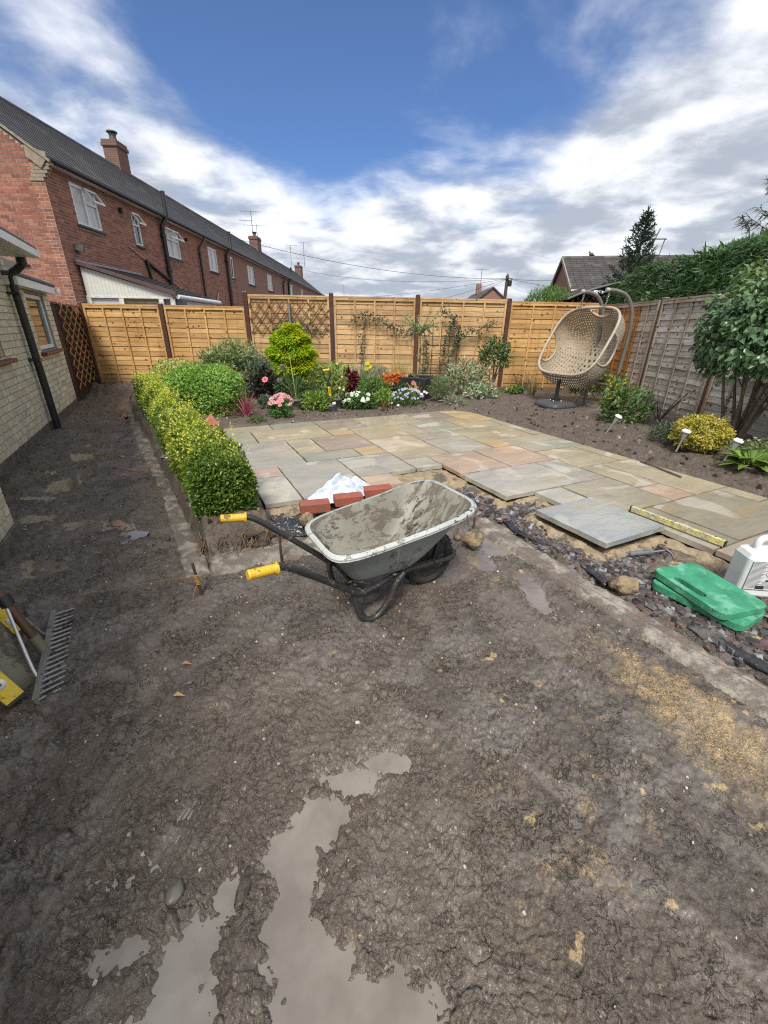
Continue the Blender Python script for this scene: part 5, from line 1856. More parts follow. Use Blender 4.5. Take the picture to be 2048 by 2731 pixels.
# mixed green filling of the bed, plant by plant
fill = [('bushy_perennial', 'mid green bushy perennial under the golden conifer', (-1.75, 7.55, .28), (.36, .3, .20), 1300, .06, .035, [(.07, .14, .04), (.10, .18, .05)], 21),
        ('bushy_perennial', 'dark green leafy clump between the dark dahlia and the pot with the cane', (-1.55, 6.95, .33), (.26, .2, .22), 1100, .055, .035, [(.045, .09, .035), (.065, .12, .04)], 22),
        ('hosta_clump', 'low blue-green clump at the back left of the pink flowers', (-1.75, 6.5, .20), (.22, .16, .09), 260, .10, .05, [(.08, .13, .08), (.10, .16, .09)], 23),
        ('lime_perennial', 'yellow-green leafy plant between the pot and the spade', (-1.06, 6.45, .24), (.30, .18, .15), 1000, .075, .024, [(.17, .26, .04), (.24, .32, .06), (.12, .20, .035)], 24),
        ('choisya', 'broad yellow-green leafed shrub behind the spade handle', (-.92, 7.85, .44), (.34, .26, .27), 900, .10, .034, [(.24, .32, .07), (.32, .38, .10), (.16, .24, .05)], 25),
        ('feathery_fennel', 'wispy bronze-green foliage right of the golden conifer', (-1.20, 8.0, .38), (.26, .22, .28), 1700, .07, .008, [(.12, .17, .06), (.17, .20, .09)], 26),
        ('bushy_perennial', 'soft green leafy clump behind the white flowers', (-.22, 7.35, .33), (.30, .22, .20), 1100, .06, .03, [(.10, .18, .05), (.14, .23, .06)], 27),
        ('artemisia', 'feathery silver-green plant below the fence, left of the straw grass', (-.25, 8.3, .40), (.36, .28, .27), 1700, .075, .010, [(.16, .21, .14), (.22, .27, .19)], 28),
        ('ferny_clump', 'bright green ferny clump left of the lilac flowers', (-.02, 6.95, .24), (.18, .15, .13), 600, .06, .025, [(.16, .28, .05), (.21, .33, .07)], 29),
        ('lavender', 'grey-green lavender-like clump right of the black pot', (.92, 7.35, .36), (.17, .15, .19), 1500, .085, .008, [(.17, .22, .12), (.22, .27, .15), (.12, .17, .08)], 30),
        ('wilted_plant', 'small brown withered plant in front of the white flowers', (.0, 6.45, .20), (.07, .06, .10), 110, .05, .02, [(.16, .09, .05), (.10, .06, .04), (.2, .2, .06)], 31),
        ('bed_weed', 'tiny grey-green rosette in the soil below the cordyline', (-1.72, 5.5, .15), (.12, .08, .04), 300, .05, .012, [(.10, .15, .06), (.14, .18, .08)], 32),
        ('low_herb', 'small bright green seedling left of the yellow flowers', (2.05, 8.1, .19), (.12, .08, .07), 160, .07, .03, [(.16, .28, .06), (.22, .33, .08)], 33),
        ('young_privet', 'small dark green seedling in front of the parasol base', (2.55, 8.3, .22), (.14, .1, .10), 240, .06, .03, [(.08, .16, .05), (.12, .20, .06)], 34),
        ('spiky_rosette', 'silver-edged spiky rosette in front of the variegated shrub', (1.15, 7.0, .20), (.20, .12, .09), 90, .13, .022, [(.30, .36, .26), (.20, .27, .16)], 35)]
for nm, lb, c, r, n, L, w, pal, sd in fill:
    up = .9 if nm in ('lavender', 'feathery_fennel', 'artemisia') else .4
    shrub(nm, lb, 'plant', c, r, n, L, w, pal, LEAF, .25, .35, -.8, up, .8, sd, 5)
t = shrub('tomato_plant', 'tall tomato plant tied to a cane in the second grey pot', 'tomato plant', (-.78, 6.6, .48), (.17, .15, .26), 420, .08, .03, [(.18, .25, .07), (.25, .32, .10)], LEAF, .3, .3, -.9, .3, .7, 36, 5, gaps=.35, base=.30)
for p_, c_ in [((-.66, 6.42, .62), (.62, .30, .04)), ((-.70, 6.42, .46), (.55, .56, .30)), ((-.64, 6.4, .44), (.58, .52, .26)), ((-.73, 6.45, .80), (.45, .5, .22))]:
    g = G(); g.lathe([(.002, .024), (.016, .018), (.024, 0), (.016, -.018), (.002, -.023)], 10, p_)
    g.obj('tomato', mat('tomato_skin', c_, rough=.25), t)
# allium heads
t = thing('allium', 'two faded mauve allium heads on thin stalks beside the cane', 'allium', (-1.45, 6.5, .12))
for x, y, z, r_ in [(-1.55, 6.48, .74, .05), (-1.62, 6.5, .55, .038)]:
    g = G(); g.tube(smooth_path([(-1.45, 6.5, .12), (-1.47, 6.5, .4), (x, y, z - .02)], 4), .005, 5, False)
    g.obj('stalk', TWIG, t)
    n = 130
    d = unit(rng.normal(0, 1, (n, 3)))
    leaves('flower_head', np.array([[x, y, z]]) + d * r_ * .4, d, rng.normal(0, 1, (n, 3)), r_ * .75, .014, pick([(.33, .26, .32), (.42, .36, .40), (.26, .2, .22)], n), PETAL, t)
# variegated euonymus / silver shrub
shrub('silver_shrub', 'large loose shrub with cream-edged grey-green leaves left of the dark post', 'shrub', (1.50, 8.15, .44), (.46, .36, .31), 900, .085, .036, [(.16, .22, .12), (.32, .35, .24), (.44, .45, .34), (.11, .16, .08)], LEAF, .35, .35, -.8, .4, .8, 41, 12, gaps=.34)
shrub('silver_shrub', 'small low tuft of cream-edged leaves spreading right of the lavender', 'shrub', (1.72, 7.65, .26), (.30, .2, .14), 420, .08, .034, [(.22, .28, .17), (.50, .52, .40), (.15, .21, .11)], LEAF, .3, .35, -.8, .4, .8, 42, 6)
t = shrub('photinia', 'sparse dark evergreen on bare stems in front of the dark red post', 'shrub', (2.12, 8.55, .82), (.34, .28, .32), 1100, .075, .03, [(.045, .085, .025), (.07, .12, .035), (.10, .16, .05)], LEAF_GLOSS, .45, .3, -.7, .6, .7, 43, 0, gaps=.40)
g = G(); q = random.Random(4)
for i in range(9):
    a = q.uniform(0, 6.28)
    e = Vector((2.12 + .26 * math.cos(a), 8.55 + .2 * math.sin(a), q.uniform(.7, 1.0)))
    g.tube(smooth_path([(2.08 + q.uniform(-.03, .03), 8.5, .1), (2.1 + .08 * math.cos(a), 8.52, .45), e], 4), [.012 * (1 - .07 * k) for k in range(9)], 5, False)
g.obj('stems', BARK, t)
t = shrub('yellow_primula', 'small plant with bright yellow flowers right of the dark post', 'flowering plant', (2.55, 8.62, .18), (.13, .1, .06), 160, .06, .03, [(.12, .22, .05), (.16, .26, .06)], LEAF, .2, .4, -.4, .4, .8, 44, 0)
put_flowers(t, flower_mesh('flower', 6, .04, (.80, .68, .03), (.70, .5, .02), .2, .9), dome(9, (2.54, 8.6, .19), (.10, .07, .05), .1, True, 3))
t = shrub('red_twig_shrub', 'bare reddish-brown twiggy shrub by the fence foot right of the dark post', 'shrub', (2.85, 8.95, .32), (.3, .2, .2), 330, .035, .012, [(.18, .09, .05), (.12, .07, .04), (.14, .12, .05)], LEAF, .3, .3, -.5, .7, .8, 45, 26)
t = thing('yellow_daisy', 'yellow flower on a tall stalk beside the silver grass', 'flowering plant', (-.33, 8.2, .12))
g = G(); g.tube([(-.33, 8.2, .12), (-.36, 8.2, .66)], .006, 5); g.obj('stalk', TWIG, t)
put_flowers(t, flower_mesh('flower', 9, .06, (.70, .62, .05), (.5, .42, .04), .5, .6, 2), [(-.36, 8.18, .68), (-.32, 8.18, .62), (-.37, 8.16, .58)], tilt=.3)


# dwarf willow standard: thin stem, airy pale head
t = thing('dwarf_willow', 'pale feathery dwarf willow on a tall thin stem before the grey-brown post', 'small tree', (.58, 7.75, .12))
g = G(); g.tube(smooth_path([(.60, 7.75, .1), (.58, 7.76, .5), (.60, 7.75, .9), (.56, 7.75, 1.25)], 5), [.014 - .0004 * k for k in range(16)], 6)
tips, q = [], random.Random(12)
for i in range(20):
    a = q.uniform(0, 6.28); rr_ = q.uniform(.15, .40)
    e = Vector((.60 + rr_ * math.cos(a), 7.75 + rr_ * .7 * math.sin(a), 1.30 + q.uniform(-.15, .36)))
    pth = smooth_path([(.56, 7.75, 1.18), (.58 + rr_ * .4 * math.cos(a), 7.75 + rr_ * .3 * math.sin(a), 1.34), e], 6)
    g.tube(pth, .003, 4, False); tips.append(pth)
for i in range(4):
    z = .45 + .15 * i
    e = Vector((.58 + q.uniform(-.14, .16), 7.72, z + .10)); pth = smooth_path([(.58, 7.75, z), ((.58 + e.x) / 2, 7.73, z + .06), e], 4)
    g.tube(pth, .002, 4, False); tips.append(pth)
g.obj('trunk', TWIG, t)
pp, dd = [], []
for pth in tips:
    for k in range(1, len(pth)):
        for j in range(5):
            f = RR.random()
            pp.append(pth[k - 1].lerp(pth[k], f)); dd.append((pth[k] - pth[k - 1]).normalized() + Vector((RR.gauss(0, .6), RR.gauss(0, .6), RR.gauss(0, .5))))
n = len(pp)
leaves('foliage', np.array(pp), np.array(dd), rng.normal(0, 1, (n, 3)), .055, .013, pick([(.34, .38, .20), (.44, .46, .28), (.24, .30, .13)], n), LEAF, t)

# climber on the fence and on the wire frame
def climber(name, label, paths, n_per, L, w, pal, y_j=.04):
    t = thing(name, label, 'climbing plant', paths[0][0], 0)
    g = G(); pp, dd = [], []
    for pth in paths:
        sp_ = smooth_path(pth, 6)
        g.tube(sp_, .004, 4, False)
        for k in range(1, len(sp_)):
            for j in range(n_per):
                b0 = sp_[k - 1].lerp(sp_[k], RR.random()) + Vector((RR.gauss(0, .035), -abs(RR.gauss(0, y_j)), RR.gauss(0, .045)))
                pp.append(b0); dd.append(Vector((RR.gauss(0, 1), -.5, RR.gauss(-.3, .8))))
    g.obj('stems', BARK, t)
    n = len(pp)
    leaves('foliage', np.array(pp), np.array(dd), rng.normal(0, .4, (n, 3)) + np.array([[0, -1, .3]]), L * rng.uniform(.6, 1.2, n), w, pick(pal, n), LEAF, t)


def fy(x, off=.09):
    return bf(x)[1] - off


CLG = [(.06, .085, .05), (.09, .12, .07), (.045, .065, .04), (.12, .15, .09)]
climber('climber', 'dark green climber trained along a wire across the fence panel', [[(x, fy(x), z) for x, z in [(-.72, 1.44), (-.45, 1.52), (-.15, 1.42), (.1, 1.33), (.35, 1.22), (.6, 1.30)]], [(-.45, fy(-.45), .3), (-.52, fy(-.5), .9), (-.45, fy(-.45), 1.5)]], 9, .055, .026, CLG)
climber('climber', 'dark green climber growing up the black wire plant frame', [[(x, fy(x, .13), z) for x, z in [(1.15, .2), (1.2, .8), (1.25, 1.2), (1.4, 1.5), (1.1, 1.6)]], [(x, fy(x, .13), z) for x, z in [(1.45, .9), (1.6, 1.2), (1.95, 1.30), (2.2, 1.42)]], [(x, fy(x, .13), z) for x, z in [(.8, .3), (.85, .8), (.78, 1.2)]], [(x, fy(x, .13), z) for x, z in [(1.3, .5), (1.42, 1.0), (1.5, 1.25), (1.35, 1.45)]]], 8, .06, .028, CLG)
climber('climber', 'small sprig of climber hanging at the brown trellis foot', [[(x, fy(x, .09), z) for x, z in [(-2.3, 1.28), (-2.0, 1.36), (-1.7, 1.30), (-1.4, 1.22)]]], 9, .06, .026, CLG)
# black wire plant frame
wf = thing('wire_plant_frame', 'black wire grid plant support in front of the fence', 'plant support', (1.1, fy(1.1, .12), .1))
BLK = mat('black_wire', (.015, .015, .016), rough=.5)
g = G()
for x in np.linspace(.78, 1.50, 5): g.tube([(x, fy(x, .12), .08), (x, fy(x, .12), 1.18 + (.25 if .95 < x < 1.4 else 0))], .006, 5)
g.obj('uprights', BLK, wf)
g = G()
for z in np.linspace(.3, 1.15, 6): g.tube([(.74, fy(.74, .12), z), (1.54, fy(1.54, .12), z)], .005, 5)
g.obj('crossbars', BLK, wf)
g = G(); g.tube([(1.78, fy(1.78, .1), .25), (1.95, fy(1.95, .1), 1.30)], .008, 6)
tag(g.obj('bamboo_cane', mat('cane', (.50, .38, .20), (.40, .30, .16))), 'thin bamboo cane leaning on the fence right of the wire frame', 'cane')
g = G(); g.tube([(-1.96, bf(-1.96)[1] - .13, .1), (-1.98, bf(-1.98)[1] - .11, 1.70)], .022, 8)
tag(g.obj('metal_pole', mat('galvanised', (.33, .34, .36), (.25, .26, .28), rough=.4, metallic=.6)), 'grey metal pole standing behind the golden conifer by the trellis', 'pole')

# ---- right-hand bed
shrub('rhododendron', 'leafy green shrub behind the first solar light with a few yellow leaves', 'shrub', (3.28, 5.72, .36), (.36, .30, .28), 1000, .075, .030, [(.09, .16, .05), (.12, .20, .07), (.06, .11, .035)], LEAF, .35, .35, -.8, .5, .8, 51, 12, gaps=.42, base=.14, tip=[(.18, .27, .10)])
shrub('tall_young_shrub', 'upright leafy shoot left of the rhododendron by the chair frame', 'shrub', (3.18, 5.85, .50), (.15, .14, .26), 380, .075, .03, [(.10, .17, .06), (.14, .22, .08), (.45, .40, .05)], LEAF, .3, .3, -.9, .6, .7, 52, 5)
shrub('fence_foot_shrub', 'dark shrub in the corner behind the chair frame', 'shrub', (4.0, 8.5, .40), (.42, .3, .32), 900, .09, .045, [(.05, .09, .03), (.08, .13, .04), (.22, .24, .05)], LEAF, .3, .35, -.8, .4, .8, 53, 7)
shrub('grey_heath', 'low grey-green straggly heath between the first two solar lights', 'shrub', (3.30, 4.72, .24), (.25, .2, .14), 1300, .055, .009, [(.11, .14, .10), (.15, .18, .13), (.07, .10, .06)], LEAF, .3, .3, -.8, .8, .7, 54, 8)
shrub('golden_euonymus', 'dense golden yellow variegated bush between the solar lights', 'bush', (3.36, 4.36, .33), (.27, .25, .19), 6000, .030, .018, [(.50, .42, .07), (.38, .34, .05), (.14, .18, .03), (.58, .50, .16)], LEAF, .24, .60, -.8, .4, .6, 55, 8, base=.14, tip=[(.60, .50, .10), (.52, .44, .07)])
shrub('variegated_ivy', 'low cream-speckled ivy behind the right-hand solar light', 'ivy', (3.68, 3.95, .25), (.30, .2, .12), 900, .035, .026, [(.12, .17, .08), (.36, .38, .24), (.08, .12, .05)], LEAF, .3, .4, -.7, .4, .7, 56, 4)


def hosta():
    t = thing('bergenia', 'broad-leafed glossy green plant at the right edge of the bed', 'foliage plant', (3.42, 3.72, .14))
    n = 46
    a = rng.uniform(0, 2 * pi, n); e = rng.uniform(.1, .9, n)
    d = np.stack([np.cos(a), np.sin(a), e], -1)
    b0 = np.array([[3.42, 3.72, .17]]) + np.stack([np.cos(a), np.sin(a), e], -1) * .05
    leaves('foliage', b0, d, np.tile([[0, 0, 1.0]], (n, 1)) + d * -.3, .27 * rng.uniform(.7, 1.1, n), .085, pick([(.15, .25, .045), (.20, .31, .06), (.11, .19, .04)], n), LEAF_GLOSS, t, .12, .25, .5)


hosta()


def big_viburnum():
    c = (4.02, 4.72)
    t = thing('viburnum', 'tall multi-stemmed shrub with large dark green leaves at the right edge', 'shrub', (4.35, 5.0, .1))
    g = G(); q = random.Random(21); ends = []
    for i in range(13):
        a = q.uniform(0, 6.28)
        b0 = Vector((4.22 + q.uniform(-.07, .07), 4.93 + q.uniform(-.06, .06), .08))
        e = Vector((c[0] + .55 * math.cos(a) * q.uniform(.3, 1), c[1] + .55 * math.sin(a) * q.uniform(.3, 1), q.uniform(1.0, 1.5)))
        m1 = b0.lerp(e, .45) + Vector((q.uniform(-.06, .06), q.uniform(-.06, .06), -.05 + q.uniform(0, .1)))
        g.tube(smooth_path([b0, m1, e], 6), [.024 * (1 - .055 * k) for k in range(13)], 7, False)
        for j in range(3):
            s_ = m1.lerp(e, q.random())
            g.tube([s_, s_ + Vector((q.uniform(-.25, .25), q.uniform(-.25, .25), q.uniform(.1, .4)))], [.008, .003], 5, False)
    g.obj('stems', mat('grey_bark', (.26, .215, .16), (.15, .12, .09), rough=.9, scale=20, bump=.005), t)
    n = 8200
    p, nr, rad = ell(n, (c[0], c[1], 1.34), (.66, .66, .66), .28, .30, -.75, 61, 2.2, .30)
    n = len(p)
    D = nr * .6 + rng.normal(0, .5, (n, 3)) + np.array([[0, 0, -.45]])
    N = nr * .8 + rng.normal(0, .4, (n, 3)) + np.array([[0, 0, .7]])
    f = (np.clip((p[:, 2] - 1.5) / .5, 0, 1) * (rad > .75))[:, None] * rng.uniform(0, .9, (n, 1))
    C = pick([(.11, .20, .10), (.085, .16, .08), (.145, .24, .12), (.125, .22, .105)], n) * (1 - f) + pick([(.22, .30, .09), (.28, .31, .10)], n) * f
    leaves('foliage', p, D, N, .082 * rng.uniform(.6, 1.15, n), .046 * rng.uniform(.8, 1.15, n), C, LEAF_GLOSS, t, .16, .15, .42)


big_viburnum()
t = thing('bare_shrub', 'nearly leafless brown twigs against the grey fence behind the heath', 'shrub', (3.95, 6.0, .1))
g = G(); q = random.Random(31); pp, dd = [], []
for i in range(9):
    a = q.uniform(0, 6.28)
    e = Vector((3.95 + .28 * math.cos(a), 6.0 + .24 * math.sin(a), q.uniform(.4, .66)))
    g.tube(smooth_path([(3.95, 6.0, .1), (3.95 + .12 * math.cos(a), 6.0 + .1 * math.sin(a), .3), e], 4), [.010 - .0008 * k for k in range(9)], 5, False)
    for j in range(4): pp.append(e + Vector((q.gauss(0, .04), q.gauss(0, .04), q.gauss(0, .05)))); dd.append((q.gauss(0, 1), q.gauss(0, 1), .5))
g.obj('stems', BARK, t)
n = len(pp)
leaves('foliage', np.array(pp), np.array(dd), rng.normal(0, 1, (n, 3)), .06, .022, pick([(.20, .23, .08), (.28, .24, .08), (.12, .15, .05)], n), LEAF, t)

# ---- beyond the fences
def cypress_hedge():
    t = thing('cypress_hedge', 'tall clipped dark green cypress hedge beyond the right-hand fence', 'hedge', (6.6, 7.0, 0))
    n = 72000
    y = rng.uniform(3.0, 11.3, n)
    a = rng.uniform(.02, pi - .02, n) ** 1.0
    hx = 1.15; top = 2.74 - .5 * sst(y, 8.9, 11.2) - .05 * (y - 6)
    cx = 6.35
    k = 1 / (np.abs(np.cos(a)) ** 3 + np.abs(np.sin(a)) ** 3) ** (1 / 3)
    lum = 1 + .10 * (fbm(y, a * 1.3, 1.5, 3, 701) - .5) * 2
    rad = (.86 + .14 * rng.uniform(0, 1, n)) * k * lum
    x = cx - np.cos(a) * hx * rad
    z = .6 + (top - .6) * np.sin(a) * rad
    e = sst(y, 10.6, 11.3)
    x = cx + (x - cx) * (1 - .4 * e)
    p = np.stack([x, y, z], -1)
    nr = unit(np.stack([-np.cos(a), .0 * a + e, np.sin(a) * .8], -1))
    D = nr * .6 + rng.normal(0, .28, (n, 3)) + np.array([[0, -.25, .8]])
    N = nr + rng.normal(0, .35, (n, 3))
    pa = sst(fbm(y + z, z * 1.3 - y * .4, 1.7, 3, 702), .35, .65)[:, None]
    C = pick([(.17, .30, .18), (.20, .335, .20)], n) * (1 - pa) + pick([(.235, .385, .21), (.265, .41, .23)], n) * pa
    leaves('foliage', p, D, N, .12 * rng.uniform(.6, 1.2, n), .030, C, LEAF, t, .1, .12, .5)
    # loose side sprays toward the garden
    n = 5200
    y = rng.uniform(6.2, 11.0, n); zz = rng.uniform(1.5, 2.5, n)
    p = np.stack([5.22 - .22 * fbm(y, zz, 2.4, 3, 703) * sst(zz, 2.5, 1.7), y, zz - .25 * sst(y, 9.5, 11)], -1)
    D = np.stack([rng.normal(-.8, .3, n), rng.normal(-.2, .5, n), rng.normal(.1, .4, n)], -1)
    leaves('loose_sprays', p, D, rng.normal(0, .5, (n, 3)) + np.array([[0, 0, 1]]), .20 * rng.uniform(.5, 1.2, n), .030, pick([(.075, .145, .06), (.10, .18, .075), (.06, .12, .05)], n), LEAF, t, .1, .2, .5)
    g = G()
    for k in range(9): g.tube([(6.3, 3.4 + .9 * k, 0), (6.3, 3.4 + .9 * k, 2.2)], [.09, .03], 7)
    g.obj('trunks', BARK, t)


cypress_hedge()


def spruce(name, label, x, y, z0, z1, r0, n, pal, seed):
    t = thing(name, label, 'tree', (x, y, 0))
    g = G(); g.tube([(x, y, 0), (x, y, z1)], [.09, .01], 7)
    q = random.Random(seed); pp, dd = [], []
    nb = 95
    for i in range(nb):
        f = i / nb
        z = z0 + (z1 - z0) * f * .96
        a = i * 2.4 + q.uniform(-.3, .3)
        L = (r0 * (1 - f) ** .9 + .05) * q.uniform(.75, 1.15)
        e = Vector((x + L * math.cos(a), y + L * math.sin(a), z + L * (.25 + .5 * f)))
        b0 = Vector((x, y, z))
        mid = b0.lerp(e, .55) + Vector((0, 0, -.10 * L))
        pth = smooth_path([b0, mid, e], 4)
        g.tube(pth, [.010 - .0009 * k for k in range(9)], 4, False)
        m_ = int(n / nb * (.35 + 1.3 * (1 - f)))
        for j in range(m_):
            k = q.uniform(.15, 1) * 7.99; k0 = int(k)
            b1 = pth[k0].lerp(pth[k0 + 1], k - k0)
            d = (pth[k0 + 1] - pth[k0]).normalized()
            pp.append(b1 + Vector((q.gauss(0, .02), q.gauss(0, .02), q.gauss(0, .02)))); dd.append(d * .8 + Vector((q.gauss(0, .6), q.gauss(0, .6), q.gauss(.1, .4))))
    for j in range(40):
        pp.append(Vector((x, y, z1 - .35 * j / 40))); dd.append(Vector((q.gauss(0, .4), q.gauss(0, .4), 1)))
    g.obj('trunk', BARK, t)
    n = len(pp)
    leaves('crown', np.array(pp), np.array(dd), rng.normal(0, 1, (n, 3)), .13 * rng.uniform(.6, 1.2, n), .026, pick(pal, n), LEAF, t, .1, .1, .5)


spruce('spruce_tree', 'small dark spruce with a ragged tip behind the cypress hedge', 6.75, 13.0, 1.4, 4.2, .95, 6500, [(.03, .055, .04), (.045, .075, .05), (.025, .045, .035)], 5)
t = thing('bamboo', 'arching bamboo shoots with narrow leaves above the cypress hedge', 'bamboo', (6.0, 7.5, 0))
g = G(); q = random.Random(17); pp, dd = [], []
for i in range(15):
    b0 = Vector((6.2 + q.uniform(-.2, .35), 7.6 + q.uniform(-.3, .5), 1.5))
    e = Vector((5.2 + 1.2 * q.random() + .1, 7.2 + q.uniform(-.3, .4), 2.85 + q.uniform(.0, .5)))
    pth = smooth_path([b0, b0.lerp(e, .6) + Vector((.05, 0, .30)), e], 8)
    g.tube(pth, .005, 4, False)
    for k in range(6, len(pth)):
        for j in range(7):
            pp.append(pth[k - 1].lerp(pth[k], q.random())); dd.append((pth[k] - pth[k - 1]).normalized() + Vector((q.gauss(0, .5), q.gauss(0, .5), q.gauss(-.5, .4))))
g.obj('stems', TWIG, t)
n = len(pp)
leaves('foliage', np.array(pp), np.array(dd), rng.normal(0, .5, (n, 3)) + np.array([[0, 0, 1]]), .16 * rng.uniform(.6, 1.2, n), .016, pick([(.05, .075, .04), (.07, .10, .05), (.13, .13, .06)], n), LEAF, t, .1, .3)
shrub('privet_bush', 'fresh green rounded bush showing over the fence left of the chair frame', 'bush', (3.95, 11.3, 1.75), (.62, .4, .50), 3600, .12, .020, [(.11, .20, .05), (.15, .26, .07), (.08, .14, .035)], LEAF, .25, .4, -.9, .8, .6, 71, 8, base=.0)
shrub('purple_shrub', 'dark purple-leaved shrub showing above the fence behind the chair', 'shrub', (4.75, 10.9, 1.75), (.75, .35, .38), 2100, .08, .02, [(.030, .024, .035), (.045, .035, .045), (.05, .055, .045)], LEAF, .4, .35, -.9, .5, .7, 72, 10, base=0.0, gaps=.36)
shrub('grey_shrub', 'wispy grey-green shoots in front of the dark awning beyond the fence', 'shrub', (5.35, 10.3, 1.95), (.32, .25, .30), 500, .09, .018, [(.10, .13, .09), (.14, .17, .11)], LEAF, .4, .35, -.9, .7, .7, 73, 6, base=0.0, gaps=.36)
strap('yucca', 'blue-green strap leaves poking over the corner of the fences', 'yucca', (5.25, 10.1), 12, 1.0, .05, [(.10, .15, .09), (.16, .21, .13)], [(.26, .30, .2)], .7, .05, .05, 1.2, .35)

# ------------------------------------------------------------------ wheelbarrow
BA_ = math.radians(30)
BO = Vector((-.292, 1.67, 0))
BX, BY = Vector((math.cos(BA_), math.sin(BA_), 0)), Vector((-math.sin(BA_), math.cos(BA_), 0))


def splat_material(name, c1, c2, mud, amount, rough=.5, streak=(1, 1, 1), sc=7, soft=.05, dark=1.0):
    m, b, p, o = new_mat(name)
    tc = b.n('ShaderNodeTexCoord').outputs['Object']
    n1 = b.noise(b.mapping(tc, streak), sc, 9, .68, .4)
    n2 = b.noise(tc, 70, 4, .6)
    n3 = b.noise(tc, 3.0, 4)
    c = b.mix(b.ss(n3, .3, .7), c1, c2)
    k = b.ss(n1, amount, amount + soft)
    k2 = b.math('MULTIPLY', b.ss(b.noise(b.mapping(tc, streak, loc=(3, 7, 1)), sc * 1.3, 8, .66), .56, .62), b.ss(n3, .42, .52))
    c = b.mix(b.math('MULTIPLY', k, b.lin(n2, .3, .7, .7, 1)), c, mud)
    c = b.mix(b.math('MULTIPLY', k2, dark), c, (.085, .068, .052))
    c = b.mix(b.math('MULTIPLY', b.ss(n2, .6, .75), .4), c, (.09, .075, .06))
    b.set(p.inputs['Base Color'], c)
    b.set(p.inputs['Roughness'], b.lin(k, 0, 1, rough, .72))
    bn = b.n('ShaderNodeBump', {'Height': b.math('ADD', b.math('MULTIPLY', k, .5), b.math('ADD', k2, b.math('MULTIPLY', n2, .25))), 'Strength': .9, 'Distance': .006})
    b.t.links.new(bn.outputs[0], p.inputs['Normal'])
    return m


